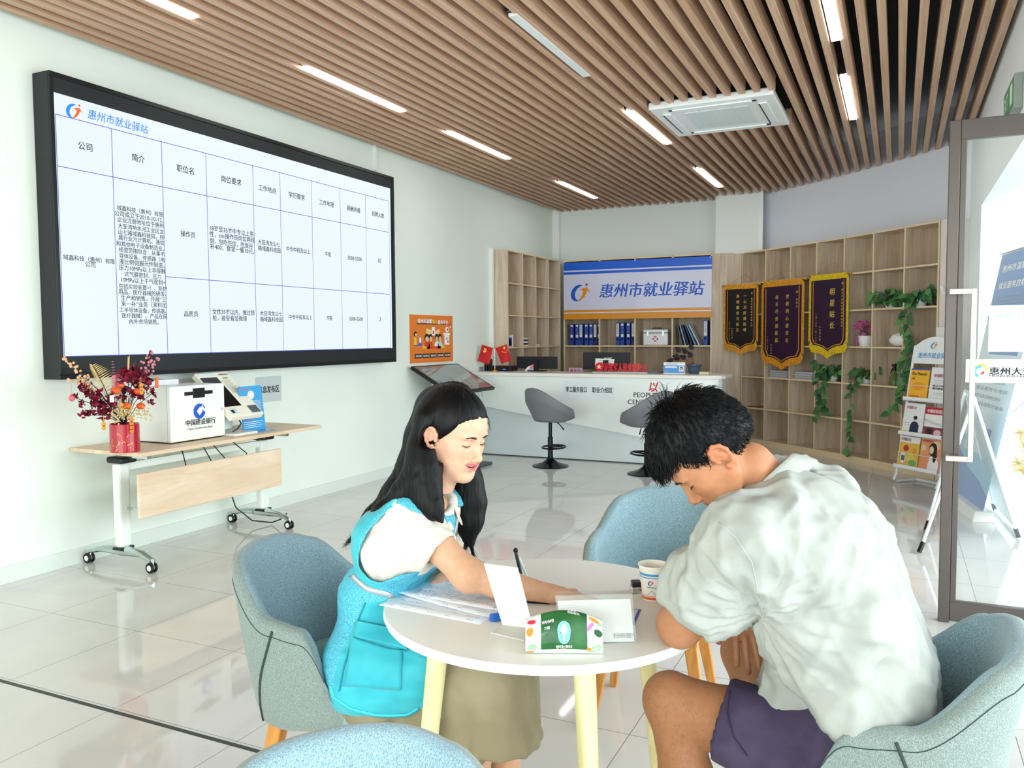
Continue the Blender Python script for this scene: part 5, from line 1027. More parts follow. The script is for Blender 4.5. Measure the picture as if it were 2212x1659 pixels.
for i, s in enumerate(('可查看就业系统招聘岗位', '自助打印求职登记表', '就业服务与培训', '点击立即咨询岗位进行', '在线投递简历查询')): text(mb, s, bk(.12, .52-.032*i, .0045), bu, ups, 0, width=Wn*(.76-.1*(i % 2)), height=.032, off=.001)
for i in range(6): text(mb, '就业服务自助终端可办理业务', bk(.14, .82-.014*i, .0045), bu, ups, 0, width=Wn*.8, height=.016, off=.001)
obj('small_lettering', mb, mat('banner_text', '#44566a', .5), t)
# A frame board beside it
Lf1, Lf2, Rf1, Rf2 = onz(1985, 1197, 0), onz(1999, 1150, 0), onz(2200, 1163, 0), onz(2149, 1105, 0)
mid1, mid2 = (Lf1+Rf1)/2, (Lf2+Rf2)/2; ap = .98
A1, A2 = np.array([mid1[0], mid1[1], ap]), np.array([mid2[0], mid2[1], ap])
# shift so that both ends form a clean A
t = thing('a_frame_board', 'white A frame board stand with black feet behind the glass door', 'board stand', (mid1+mid2)/2)
M_af = mat('aframe_white', '#eef4f6', .3)
for nm, F_, A_ in (('leg', Lf1, A1), ('leg', Lf2, A2), ('leg', Rf1, A1), ('leg', Rf2, A2)):
    d = A_-F_; o = obj('leg', MB().tube([F_+d*.07, A_], .011, 10), M_af, t, smooth=True); obj('foot_cap', MB().tube([F_+Z3*.012, F_+d*.075], .015, 10), M_black, o, smooth=True)
obj('floor_bar', MB().tube([Lf1+Z3*.015, Lf2+Z3*.015], .009, 8), mat('bar_grey', '#8d9a9c', .4), t, smooth=True); obj('floor_bar', MB().tube([Rf1+Z3*.015, Rf2+Z3*.015], .011, 8), M_af, t, smooth=True)
obj('ridge', MB().tube([A1, A2], .012, 8), M_af, t, smooth=True)
q = [Rf1*.92+A1*.08, Rf2*.92+A2*.08, A2*.97+Rf2*.03, A1*.97+Rf1*.03]; obj('board_panel', MB().add(q, [(0, 1, 2, 3)]), mat('aframe_panel', '#bcd3de', .2, alpha=.75), t, solid=.006)
# white folding frame and gold tinsel near the right edge
P0, Pa, Pb = dep(2173, 903, 5.2), dep(2222, 862, 5.1), dep(2226, 932, 5.2)
t = thing('folded_frame', 'white thin metal frame corner behind the door at right edge', 'frame', (P0+Pb)/2); P3_ = Pb+(Pa-P0)
obj('frame_tube', MB().tube([P0, Pa, Pa+(Pb-P0), Pb], .008, 8, closed=True), M_af, t, smooth=True); obj('support', MB().tube([Pb, np.array([Pb[0]+.05, Pb[1]+.1, 0.0])], .010, 8), M_af, t, smooth=True)
tb = dep(2235, 1000, 4.9); t = thing('tinsel_tree', 'small tree with golden tinsel needles at right photo edge', 'decoration', (tb[0]+.1, tb[1], 0)); mb = MB(); ms = MB()
tr = np.array([tb[0]+.08, tb[1], 0.0]); ms.tube([tr, tr+Z3*1.05], .012, 8)
for (x, y) in ((2205, 935), (2200, 1000), (2206, 1015), (2212, 960), (2225, 980), (2230, 940), (2235, 1020)):
    c = dep(x, y, 4.9); ms.tube([np.array([tr[0], tr[1], c[2]-.05]), c], .003, 5)
    for k in range(55): d = rng.normal(size=3); d /= np.linalg.norm(d); mb.tube([c, c+d*random.uniform(.03, .065)], .0016, 3, cap=False)
obj('trunk', ms, mat('tinsel_stem', '#8a7a4a', .5), t); obj('tinsel', mb, mat('tinsel_gold', '#e6cf5a', .3, .4), t)
obj('stand', MB().lathe([(0, 0), (.09, 0), (.08, .02), (.02, .04)], tr, 20), M_black, t, smooth=True)
# ================================================================ ROUND TABLE, CHAIRS AND WHAT LIES ON THE TABLE
RT = np.array([_r[0], _r[1], 0.0]); FW = np.array([-math.sin(YAW), math.cos(YAW), 0.0])
def gl(lat, dp, z=0.0): p = RT*lat+FW*dp; return np.array([p[0], p[1], z])
TZ = .72; TC = gl(.083, 2.06)
Tb = thing('round_table', 'round white topped table with pale turned wooden legs between the two people', 'table', TC)
prof = [(0, TZ-.026), (.392, TZ-.026), (.408, TZ-.022), (.413, TZ-.010), (.412, TZ-.003), (.409, TZ), (0, TZ)]
obj('tabletop', MB().lathe([(r, z) for r, z in prof], TC, 96), mat('table_white', '#f3f5f0', .3), Tb, smooth=True)
M_tleg = wood('table_leg_wood', '#dcd08e', '#e9e0a8', '#f2ecc2', (22, 22, 2), .45)
obj('under_frame', MB().obox(TC+Z3*(TZ-.045), RT*.96-FW*.2, FW*.96+RT*.2, Z3, .22, .02, .018).obox(TC+Z3*(TZ-.045), RT*.2+FW*.96, RT*.96-FW*.2, Z3, .22, .02, .018), M_tleg, Tb)
for lx, ly_ in ((-.262, -.10), (.075, -.262), (.262, .10), (-.075, .262)):
    d = RT*lx+FW*ly_; obj('leg', MB().tube([TC+d+Z3*(TZ-.026), TC+d*1.1+Z3*.45, TC+d*1.28+Z3*.0], [.026, .023, .017], 20), M_tleg, Tb, smooth=True)
# ---- upholstered chair (local frame: front = +y)
m = mat('chair_fabric', '#7f9aa2', .85, sheen=.3); N, L, b = nt(m); v = coords(N, L, (1, 1, .45)); n1 = noise(N, L, v, 640, 3, .65); n2 = noise(N, L, coords(N, L), 6, 2)
c1 = ramp(N, L, n1, [(.34, '#5f7d8a'), (.5, '#86a6b2'), (.68, '#aecad2')]); L.new(c1, b.inputs['Base Color']); bump(N, L, b, n1, .35, .002); M_fab = m
m = mat('chair_fabric_outer_shade', '#7d8f8c', .85, sheen=.3); N, L, b = nt(m); v = coords(N, L, (1, 1, .5)); n1 = noise(N, L, v, 600, 3, .65)  # same upholstery; grey-green cast of the lighting on outer faces put into its colour
L.new(ramp(N, L, n1, [(.34, '#64766f'), (.5, '#82938f'), (.68, '#a3b2ac')]), b.inputs['Base Color']); bump(N, L, b, n1, .35, .002); M_fabo = m
m = mat('seat_fabric', '#7fb0a6', .85, sheen=.3); N, L, b = nt(m); v = coords(N, L); n1 = noise(N, L, v, 420, 3, .7)
L.new(ramp(N, L, n1, [(.36, '#5f978d'), (.5, '#7fb3a8'), (.66, '#a4cfc5')]), b.inputs['Base Color']); bump(N, L, b, n1, .3, .002); M_seatf = m
M_cleg = wood('chair_leg_wood', '#b9772e', '#cb8c40', '#dba158', (25, 25, 3), .4); M_pip = mat('piping_dark', '#33423f', .8)
def sst(x): x = min(max(x, 0), 1); return x*x*(3-2*x)
def rim_h(k): # k 0 back centre .. 1 arm front
    h = .806-.034*(k/.34)**2.5 if k < .34 else .772-(.772-.655)*sst((k-.34)/.31)
    if k > .65: h = .655-.012*sst((k-.65)/.19)
    if k > .84: h -= .16*((k-.84)/.16)**2.2
    return h
def chair_prof(u, th=.048): # closed profile loop at position u in [-1,1]
    k = abs(u); h = rim_h(k); pw_ = 2.6
    endf = 1-.45*sst((k-.9)/.1) if k > .9 else 1; t = th*endf; out = []
    zb = .345+.03*sst((k-.55)/.45); lean = .035*(1-sst((k-.2)/.5))
    def P(rx, z, inner=0): 
        f = (z-zb)/(h-zb); f = min(max(f, 0), 1); a = -PI/2+u*math.radians(114+19*(1-f)); c, s = math.cos(a), math.sin(a); q = (abs(c)**pw_+abs(s)**pw_)**(-1/pw_); R = lambda r_x, r_y: (c*q*r_x, s*q*r_y); w = .218+(.264-.218)*math.sin(f*PI/2)**.8+rx; x, y = R(w, w*.97); y -= lean*f*f; return (x, y, z)
    n = 9
    for i in range(n): f = i/(n-1); out.append(P(0, zb+(h-.02-zb)*f))
    out.append(P(-t*.15, h-.006)); out.append(P(-t*.5, h)); out.append(P(-t*.85, h-.006))
    for i in range(n): f = 1-i/(n-1); out.append(P(-t, zb+.04+(h-.02-zb-.04)*f))
    out.append(P(-t*.5, zb-.004)); return out
def chair(loc, ang, lb):
    t = thing('armchair', lb, 'chair', loc, ang, 'upholstered armchairs around the table')
    us = np.linspace(-1, 1, 73); profs = [chair_prof(u) for u in us]; n = len(profs[0]); mb = MB()
    V = [p for pr in profs for p in pr]; F = []; mi = []
    for i in range(len(us)-1):
        for j in range(n): j2 = (j+1) % n; F.append((i*n+j, i*n+j2, (i+1)*n+j2, (i+1)*n+j)); mi.append(0 if 10 <= j < n-1 else 1)
    F += [tuple(range(n)), tuple(reversed(range((len(us)-1)*n, len(us)*n)))]; mi += [1, 1]
    mb.v = V; mb.f = [tuple(reversed(f)) for f in F]; mb.m = mi
    sh = obj('tub_shell', mb, [M_fab, M_fabo], t, smooth=2, world=False)
    # cushion
    def cf(u, v_):
        a = 2*PI*u; pw_ = 3.0; c, s = math.cos(a), math.sin(a); q = (abs(c)**pw_+abs(s)**pw_)**(-1/pw_); pr = [(0, .475), (.55, .475), (.88, .468), (1.0, .445), (1.0, .40), (.93, .36), (0, .345)][int(round(v_*6))]
        w = pr[0]; return (c*q*.216*w, s*q*.232*w+.028, pr[1])
    obj('seat_cushion', MB().grid(cf, 56, 7, closeu=True), M_seatf, t, smooth=2, world=False, subd=1)
    for sx_, sy_ in ((-1, 1), (1, 1), (-1, -1), (1, -1)):
        top = np.array([sx_*.14, sy_*.13+.02, .36]); ft = np.array([sx_*.20, sy_*.19+.02, 0.0]); m_ = MB(); P = []
        for c_, w in ((ft, .014), (top, .023)):
            for x, y in ((-1, -1), (1, -1), (1, 1), (-1, 1)): P.append(c_+np.array([x*w, y*w, 0]))
        m_.hexa(P); obj('leg', m_, M_cleg, t, world=False, bevel=.004)
    obj('seat_frame', MB().box(-.17, .17, -.14, .18, .325, .36), M_cleg, t, world=False, bevel=.005)
    # piping seams on the outside of both arms and stitching along the rim
    def surf(u, f, off=.002):
        pr = chair_prof(u); a = pr[0]; i = f*8; k = min(int(i), 7); p = np.array(pr[k])*(1-i+k)+np.array(pr[k+1])*(i-k); r = np.array([p[0], p[1], 0]); r /= np.linalg.norm(r)+1e-9; return p+r*off
    for sg in (-1, 1):
        obj('piping', MB().tube([surf(sg*(.70-.30*q), 1-q, .001) for q in np.linspace(0, 1, 16)], .0035, 6), M_pip if sg else M_pip, t, smooth=True, world=False)
    obj('rim_stitching', MB().tube([surf(u, .94, .0008) for u in np.linspace(-.97, .97, 80)], .0011, 4), M_pip, t, world=False)
    return t
def ang_of(f): return math.atan2(-f[0], f[1])
f1c = RT*.93-FW*.36; C1 = onz(722, 1428, .46)+RT*.025; C1[2] = 0
c1_ = chair(C1, ang_of(f1c), 'blue grey armchair with teal seat, the woman sits on it')
f2c = -RT*.90+FW*.43; C2 = gl(.795, 1.75)
f3c = -FW*.94-RT*.33; C3 = gl(.53, 2.97)
f4c = -FW*.92+RT*.38; C4 = gl(-.172, .965)
dup(c1_, C2, ang_of(f2c), 'grey blue armchair at bottom right, the man sits on it')
dup(c1_, C3, ang_of(f3c), 'empty blue grey armchair on the far side of the table')
dup(c1_, C4, ang_of(f4c), 'armchair cut off by the bottom edge, only the top of its backrest visible')
# ---- paper sheets
def sheet(px, py, px2, py2, w, h, z, lbl, col='#eef4fb', text_rows=0, curl=0):
    a, b_ = onz(px, py, z), onz(px2, py2, z); u = (b_-a); u /= np.linalg.norm(u); v_ = np.array([-u[1], u[0], 0]); 
    t = thing('paper_sheet', lbl, 'paper', (a+u*w/2+v_*h/2), 0, 'paper sheets on the round table')
    def fn(i, j): p = a+u*w*i+v_*h*j; p = p+Z3*(curl*.02*(1-i)**2*(1-j)); return p
    obj('sheet', MB().grid(fn, 8, 8), mat('paper_'+col[1:], col, .6), t, smooth=2, solid=.0006)
    mb = MB(); random.seed(3)
    if text_rows:
        for k in range(text_rows):
            j = .06+.88*k/text_rows
            if random.random() < .12: continue
            x = .08
            while x < .9:
                L_ = random.uniform(.012, .07); 
                if random.random() < .62: q = [a+u*w*x+v_*h*j+Z3*.0009+Z3*(curl*.02*(1-x)**2*(1-j)), a+u*w*min(x+L_, .93)+v_*h*j+Z3*.0009+Z3*(curl*.02*(1-x)**2*(1-j))]; mb.add([q[0], q[1], q[1]+v_*.0012, q[0]+v_*.0012], [(0, 1, 2, 3)])
                x += L_+.012
        obj('handwriting' if text_rows > 18 else 'print', mb, mat('ink_blue', '#5468a0', .5), t)
    return t
sheet(818, 1307, 1047, 1351, .30, .212, TZ+.0006, 'white form lying lowest in the stack at the table left edge', text_rows=8)
sheet(862, 1290, 1050, 1332, .285, .205, TZ+.002, 'printed form lying in the middle of the paper stack', text_rows=16, curl=.6)
sheet(868, 1286, 1082, 1320, .30, .21, TZ+.004, 'handwritten form lying on top of the paper stack by the woman', text_rows=22, curl=.4)
a = onz(845, 1296, TZ+.03); 
# binder clip
p = onz(1072, 1340, TZ); t = thing('binder_clip', 'small blue binder clip on the edge of the papers', 'clip', p); u = RT*.9+FW*.3; u /= np.linalg.norm(u); w_ = np.array([-u[1], u[0], 0])
obj('clip_body', MB().add([p-u*.016-w_*.009, p+u*.016-w_*.009, p+u*.016+w_*.009, p-u*.016+w_*.009, p-u*.016+w_*.001+Z3*.018, p+u*.016+w_*.001+Z3*.018], [(0, 3, 2, 1), (0, 1, 5, 4), (3, 4, 5, 2), (0, 4, 3), (1, 2, 5)]), mat('clip_blue', '#2368c4', .3), t, bevel=.001)
obj('wire_handle', MB().tube([p-u*.008+Z3*.017, p-u*.006+Z3*.034-w_*.004, p+u*.006+Z3*.034-w_*.004, p+u*.008+Z3*.017], .0012, 6), M_metal, t, smooth=True); obj('wire_handle', MB().tube([p-u*.008-w_*.009, p-u*.006-w_*.022+Z3*.004, p+u*.006-w_*.022+Z3*.004, p+u*.008-w_*.009], .0012, 6), M_metal, t, smooth=True)
# white L shaped sign seen from behind
bl, brr = onz(1081, 1376-12, TZ), onz(1150, 1345, TZ)
bl, brr = onz(1086, 1352, TZ), onz(1152, 1342+18, TZ); e = brr-bl; e[2] = 0; wE = np.linalg.norm(e); e /= wE; nE = np.array([e[1], -e[0], 0])
tlp = dep(1045, 1217, (bl-EYE)@_f+.045); trp = tlp+(brr-bl)+(dep(1120, 1227, (brr-EYE)@_f+.045)-(tlp+(brr-bl)))*.8
t = thing('sign_holder', 'white L shaped table sign seen from its blank back', 'sign', (bl+brr)/2)
obj('back_panel', MB().hexa([bl, brr, brr+nE*-.003, bl+nE*-.003, tlp, trp, trp+nE*-.003, tlp+nE*-.003]), mat('sign_ivory', '#f3f5e9', .4), t)
fo = [bl, brr, onz(1132, 1385, TZ), onz(1060, 1368, TZ)]; obj('foot', MB().hexa([fo[3], fo[2], fo[1], fo[0]]+[q+Z3*.0025 for q in (fo[3], fo[2], fo[1], fo[0])]), mat('acrylic_foot', '#f4f7f0', .2, alpha=.8), t)
# clear acrylic stand with a white card (its square codes are left out)
q0, q1 = onz(1212, 1392, TZ), onz(1376, 1389, TZ); dq = (q0-EYE)@_f; q3 = dep(1200, 1289, dq+.05); q2 = dep(1366, 1284, (q1-EYE)@_f+.05)
t = thing('card_holder', 'clear acrylic stand holding a white card behind the tissue pack', 'card holder', (q0+q1)/2); e = (q1-q0)/np.linalg.norm(q1-q0); nb = np.array([-e[1], e[0], 0])
M_acl = mat('acrylic', '#dfece8', .03, alpha=.13, spec=.6)
obj('acrylic_front', MB().hexa([q0, q1, q1+nb*.002, q0+nb*.002, q3, q2, q2+nb*.002, q3+nb*.002]), M_acl, t); obj('acrylic_back', MB().hexa([q0+nb*.008, q1+nb*.008, q1+nb*.010, q0+nb*.010, q3+nb*.008, q2+nb*.008, q2+nb*.010, q3+nb*.010]), M_acl, t)
obj('top_lip', MB().hexa([q3, q2, q2+nb*.03, q3+nb*.03, q3+Z3*.002, q2+Z3*.002, q2+nb*.03+Z3*.002, q3+nb*.03+Z3*.002]), M_acl, t)
def cq(u, v_, k=.003): return (q0*(1-u)+q1*u)*(1-v_)+(q3*(1-u)+q2*u)*v_+nb*k
obj('card', MB().hexa([cq(.02, .02), cq(.97, .02), cq(.97, .02, .005), cq(.02, .02, .005), cq(.02, .9), cq(.97, .9), cq(.97, .9, .005), cq(.02, .9, .005)]), mat('card_white', '#f6f8f6', .5), t)
mb = MB(); text(mb, '扫码登记', cq(.70, .10, .0025), e, (q3-q0)/np.linalg.norm(q3-q0), 0, width=.055, height=.011, bold=.01, off=.0008); obj('lettering', mb, mat('card_grey', '#aab2b4', .5), t)
obj('base', MB().hexa([q0, q1, q1-nb*-.05, q0-nb*-.05]+[x+Z3*.002 for x in (q0, q1, q1+nb*.05, q0+nb*.05)]), M_acl, t)
# tissue pack
p0, p1 = onz(1135, 1420, TZ), onz(1303, 1421, TZ); e = p1-p0; TWd = np.linalg.norm(e); e /= TWd; nb2 = np.array([-e[1], e[0], 0]); TD = .072
t = thing('tissue_pack', 'green and white pack of facial tissues at the near table edge', 'tissue pack', (p0+p1)/2+nb2*TD/2)
def th_(u): return .080+.016*math.sin(PI*u)**.8 if 0 < u < 1 else .080
def tpn(u, v_): # v_ : loop round the pack section
    h = .070+.020*math.sin(PI*min(max(u, 0), 1)); w = TD*(1.0); k = v_*2*PI; x = math.cos(k); y = math.sin(k)
    zz = h*(.5+.5*(abs(y)**.75)*(1 if y > 0 else -1)); narrow = 1-.62*(zz/h)**1.5
    return p0+e*TWd*(u+.0*(1))+nb2*(TD/2-TD/2*narrow*(abs(x)**.7)*(1 if x > 0 else -1))+Z3*zz
mb = MB(); NU, NV = 41, 32
for i in range(NU):
    for j in range(NV):
        u = i/(NU-1); pinch = 1-(abs(2*u-1)**10)*.0; mb.v.append(tuple(tpn(u, j/NV)+Z3*.0+e*0))
for i in range(NU-1):
    for j in range(NV):
        j2 = (j+1) % NV; mb.f.append((i*NV+j, i*NV+j2, (i+1)*NV+j2, (i+1)*NV+j)); u = (i+.5)/(NU-1); mb.m.append(1 if .19 < u < .80 and (j < NV*.5 or j >= NV*.90) else 0)
mb.f.append(tuple(range(NV))); mb.f.append(tuple(reversed(range((NU-1)*NV, NU*NV)))); mb.m += [0, 0]
m1 = noisy('tissue_film', '#e6eee6', '#f4f7f2', 20, .18, .25, .004, coat=.4); m2 = noisy('tissue_green', '#1f5a2c', '#2c6e38', 20, .22, .35, .004, coat=.5)
obj('wrapper', mb, [m1, m2], t, smooth=2)
def tf(u, v_, k=.0012): # point on the camera facing side
    P = tpn(u, -.13+.33*v_); Q = tpn(u+.01, -.13+.33*v_); Rr = tpn(u, -.12+.33*v_); n = np.cross(Q-P, Rr-P); n /= np.linalg.norm(n); n = n if n@(EYE-P) > 0 else -n; return P+n*k
def blob(mb, cu, cv, ru, rv, mi, a0=0, n=14, k=.0012): mb.add([tf(cu+ru*math.cos(q)*math.cos(a0)-rv*math.sin(q)*math.sin(a0), cv+ru*math.cos(q)*math.sin(a0)*2+rv*math.sin(q)*math.cos(a0), k) for q in np.linspace(0, 2*PI, n+1)[:-1]], [tuple(range(n))], mi)
mb = MB()
for a_ in ((.08, .80, .045, .10, 0, .4), (.06, .52, .045, .10, 1, 0), (.09, .22, .06, .09, 2, .2), (.06, .03, .06, .05, 1, 0), (.89, .86, .04, .10, 1, .6), (.84, .62, .025, .14, 3, -.3), (.94, .50, .05, .08, 4, .3), (.90, .16, .05, .16, 2, -.4), (.82, .14, .03, .07, 1, 0), (.96, .74, .03, .05, 2, 0)): blob(mb, *a_)
blob(mb, .50, .46, .085, .20, 5, n=24); 
for cu, cv, r_ in ((.50, .52, .028), (.475, .47, .022), (.525, .47, .022), (.50, .44, .022)): blob(mb, cu, cv, r_, r_*2.3, 6, k=.0016)
mb.add([tf(.496, .30, .0016), tf(.504, .30, .0016), tf(.504, .44, .0016), tf(.496, .44, .0016)], [(0, 1, 2, 3)], 6)
obj('wrapper_print', mb, [mat('tp_red', '#e0354a', .3), mat('tp_orange', '#ee9030', .3), mat('tp_sage', '#9dc0a0', .3), mat('tp_pink', '#e07ab8', .3), mat('tp_dkgreen', '#1f5a34', .3), mat('tp_cyan', '#7fd3d6', .3), M_paper], t)
mb = MB()
def ttx(s, u, v_, w, h, b=.01, flip=False, al='L'):
    P = tf(u, v_, .0016); Q = tf(u+.05, v_, .0016); Rr = tf(u, min(v_+.06, 1), .0016); ax = (Q-P)/np.linalg.norm(Q-P); ay = (Rr-P)/np.linalg.norm(Rr-P)
    if flip: ax, ay = -ax, -ay
    text(mb, s, P, ax, ay, 0, width=w, height=h, bold=b, off=.0012)
ttx('WANWEI', .215, .63, .026, .0065, .02); ttx('万薇', .245, .50, .012, .006, .02); ttx('WANWEI', .70, .98, .026, .0065, .02, True); ttx('万薇', .665, 1.10, .012, .006, .02, True)
ttx('Facial Tissues', .405, .08, .030, .007); ttx('超韧可湿水 健康生活', .395, .18, .034, .0055, .02); ttx('♣ ① ②', .225, .06, .022, .007)
obj('wrapper_lettering', mb, M_paper, t)
# paper cup
p = onz(1410, 1300, TZ); p = onz(1411, 1292, TZ); t = thing('paper_cup', 'white paper cup with blue stripes and orange base band on table', 'cup', p)
rb, rt_, ch_ = .0275, .0375, .088
def cr_(z): return rb+(rt_-rb)*z/ch_
m = mat('cup_white', '#f2efe2', .45); obj('cup_wall', MB().lathe([(rb-.002, .004), (rb, 0), (rt_, ch_), (rt_+.0022, ch_+.0005), (rt_+.0022, ch_+.003), (rt_-.001, ch_+.002), (rb-.001, .006), (0, .006)], p, 48), m, t, smooth=True)
mb = MB()
for z0_, z1_, mi in ((.066, .072, 0), (.060, .0625, 0), (.003, .0095, 1), (.0115, .0130, 1)): mb.lathe([(cr_(z0_)+.0004, z0_), (cr_(z1_)+.0004, z1_)], p, 48, mi=mi); mb.f = mb.f[:-2]; mb.m = mb.m[:-2]
obj('stripes', mb, [mat('cup_blue', '#3f9bd8', .4), mat('cup_orange', '#e2622a', .4)], t, smooth=2)
tocam = EYE-p; az = math.atan2(tocam[1], tocam[0])
def cpt(da, z, k=.0006): a_ = az+da; r_ = cr_(z)+k; return p+np.array([math.cos(a_)*r_, math.sin(a_)*r_, z])
mb = MB(); axx = np.array([-math.sin(az-.25), math.cos(az-.25), 0]); logo(mb, cpt(-.42, .042, .002), axx, Z3, .013, off=.0006)
text(mb, '惠州市就业驿站', cpt(-.45, .036, .0022), axx, Z3, 0, width=.028, height=.0035, bold=.02, mi=3)
prev = None
for da, z in ((-.5, .016), (-.3, .021), (-.1, .029), (.05, .021), (.2, .017), (.42, .016), (.42, .031), (.48, .031), (.48, .016)):
    c_ = cpt(da, z, .0012)
    if prev is not None: mb.tube([prev, c_], .0005, 4, mi=3)
    prev = c_
obj('cup_print', mb, [M_blue, mat('cup_red', '#d8402a', .4), M_red, mat('cup_cyan', '#4aa6d0', .4)], t)
# smart watch beside the cup, pen stand, blue bordered card
p = onz(1374, 1279, TZ); t = thing('smart_watch', 'small black and silver watch like device left of the cup', 'watch', p)
obj('case', MB().obox(p+Z3*.010, RT, FW, Z3, .016, .018, .009), M_metal, t, bevel=.004); obj('watch_face', MB().obox(p+Z3*.024, RT*.98, FW, Z3, .013, .016, .006), M_black, t, bevel=.003)
p = onz(1163, 1300, TZ); t = thing('pen_stand', 'black desk pen stand base with a tilted black chained pen', 'pen stand', p)
obj('base', MB().obox(p+Z3*.008, RT*.98-FW*.2, FW*.98+RT*.2, Z3, .035, .02, .008), M_black, t, bevel=.005)
dp_ = (onz(1150, 1285, TZ)-EYE)@_f+.05
pb_, pt_ = dep(1137, 1292, dp_), dep(1114, 1192, dp_+.02); obj('black_pen', MB().tube([pb_, pb_*.3+pt_*.7, pt_], [.004, .0048, .0048], 10).ball(pt_+Z3*.004, .007, 10, 8), M_black, t, smooth=True)
pb2, pt2 = dep(1156, 1290, dp_), dep(1121, 1204, dp_+.02)
tag(obj('clear_pen', MB().tube([pb2, pb2*.1+pt2*.9, pt2], [.0015, .0042, .0042], 10), mat('pen_clear', '#dff2f4', .1, alpha=.7), smooth=True), 'clear ballpoint pen leaning beside the black chained pen', 'pen')
a, c = onz(1371, 1350, TZ), onz(1385, 1317, TZ); e = c-a; e /= np.linalg.norm(e); s_ = np.array([e[1], -e[0], 0])
t = thing('blue_card', 'blue bordered white card lying behind the acrylic stand', 'card', a-s_*.07+e*.05+Z3*0)
P4 = [a-s_*.15, a, a+e*.10, a-s_*.15+e*.10]
P4 = [onz(1196, 1345, TZ), a, c, onz(1212, 1312, TZ)]
obj('card', MB().hexa(P4+[q+Z3*.001 for q in P4]), mat('card_edge_blue', '#3450b8', .4), t)
cc = sum(P4)/4; P5 = [q*.93+cc*.07+Z3*.0012 for q in P4]; obj('card_face', MB().add(P5, [(0, 1, 2, 3)]), mat('card_pale', '#e6f0fa', .4), t)
# ================================================================ PEOPLE: implicit surfaces turned into meshes
def smin(a, b, k):
    h = np.maximum(k-np.abs(a-b), 0)/k; return np.minimum(a, b)-h*h*k*.25
def smax(a, b, k): return -smin(-a, -b, k)
def s_cone(p, a, b, ra, rb):
    a = np.asarray(a, np.float32); ab = np.asarray(b, np.float32)-a; t = np.clip(((p-a)@ab)/max(float(ab@ab), 1e-9), 0, 1)
    return np.linalg.norm(p-a-t[..., None]*ab, axis=-1)-(ra+(rb-ra)*t)
def s_ell(p, c, r, M=None):
    q = p-np.asarray(c, np.float32)
    if M is not None: q = q@np.asarray(M, np.float32).T
    r = np.asarray(r, np.float32); k0 = np.linalg.norm(q/r, axis=-1); k1 = np.linalg.norm(q/(r*r), axis=-1)+1e-9; return k0*(k0-1)/k1
def union(p, prims, k=.02):
    d = None
    for q in prims:
        if q[0] == 'c': e = s_cone(p, *q[1:5]); kk = q[5] if len(q) > 5 else k
        else: e = s_ell(p, q[1], q[2], q[3] if len(q) > 3 else None); kk = q[4] if len(q) > 4 else k
        d = e if d is None else smin(d, e, kk)
    return d
def nets(fn, lo, hi, h):
    lo = np.array(lo, float); hi = np.array(hi, float); n = np.maximum(np.ceil((hi-lo)/h).astype(int)+1, 4)
    xs = [lo[i]+h*np.arange(n[i]) for i in range(3)]; G = np.empty(n, np.float32); YY, ZZ = np.meshgrid(xs[1], xs[2], indexing='ij')
    st_ = max(1, int(400000/(n[1]*n[2])))
    for i in range(0, n[0], st_):
        xx = xs[0][i:i+st_]; P = np.empty((len(xx), n[1], n[2], 3), np.float32); P[..., 0] = xx[:, None, None]; P[..., 1] = YY; P[..., 2] = ZZ; G[i:i+st_] = fn(P)
    S = G < 0; c = np.zeros(n-1, np.int8)
    for dx in (0, 1):
        for dy in (0, 1):
            for dz in (0, 1): c += S[dx:n[0]-1+dx, dy:n[1]-1+dy, dz:n[2]-1+dz]
    act = (c > 0) & (c < 8); idx = -np.ones(n-1, np.int64); I = np.argwhere(act); idx[act] = np.arange(len(I))
    acc = np.zeros((len(I), 3)); cnt = np.zeros(len(I))
    co = [(0, 0, 0), (1, 0, 0), (0, 1, 0), (1, 1, 0), (0, 0, 1), (1, 0, 1), (0, 1, 1), (1, 1, 1)]
    for a in range(8):
        for b_ in range(a+1, 8):
            d = np.array(co[b_])-np.array(co[a])
            if np.abs(d).sum() != 1: continue
            A = I+co[a]; B = I+co[b_]; va = G[A[:, 0], A[:, 1], A[:, 2]]; vb = G[B[:, 0], B[:, 1], B[:, 2]]; m_ = (va < 0) != (vb < 0)
            t = np.where(m_, va/np.where(m_, va-vb, 1), 0); acc[m_] += (np.array(co[a])+d*t[:, None])[m_]; cnt += m_
    V = lo+(I+acc/np.maximum(cnt, 1)[:, None])*h; F = []
    for ax in range(3):
        b1, b2 = [(1, 2), (2, 0), (0, 1)][ax]; sl0 = [slice(None)]*3; sl1 = [slice(None)]*3; sl0[ax] = slice(0, -1); sl1[ax] = slice(1, None)
        E_ = np.argwhere(S[tuple(sl0)] != S[tuple(sl1)]); ok = (E_[:, b1] > 0) & (E_[:, b2] > 0) & (E_[:, b1] < n[b1]-1) & (E_[:, b2] < n[b2]-1); E_ = E_[ok]
        o1 = np.zeros(3, int); o1[b1] = 1; o2 = np.zeros(3, int); o2[b2] = 1
        q = [E_-o1-o2, E_-o2, E_, E_-o1]; ids = np.stack([idx[x[:, 0], x[:, 1], x[:, 2]] for x in q], 1)
        flip = ~S[E_[:, 0], E_[:, 1], E_[:, 2]]; ids[flip] = ids[flip][:, ::-1]; F.append(ids)
    F = np.concatenate(F); F = F[(F >= 0).all(1)]; return V, F
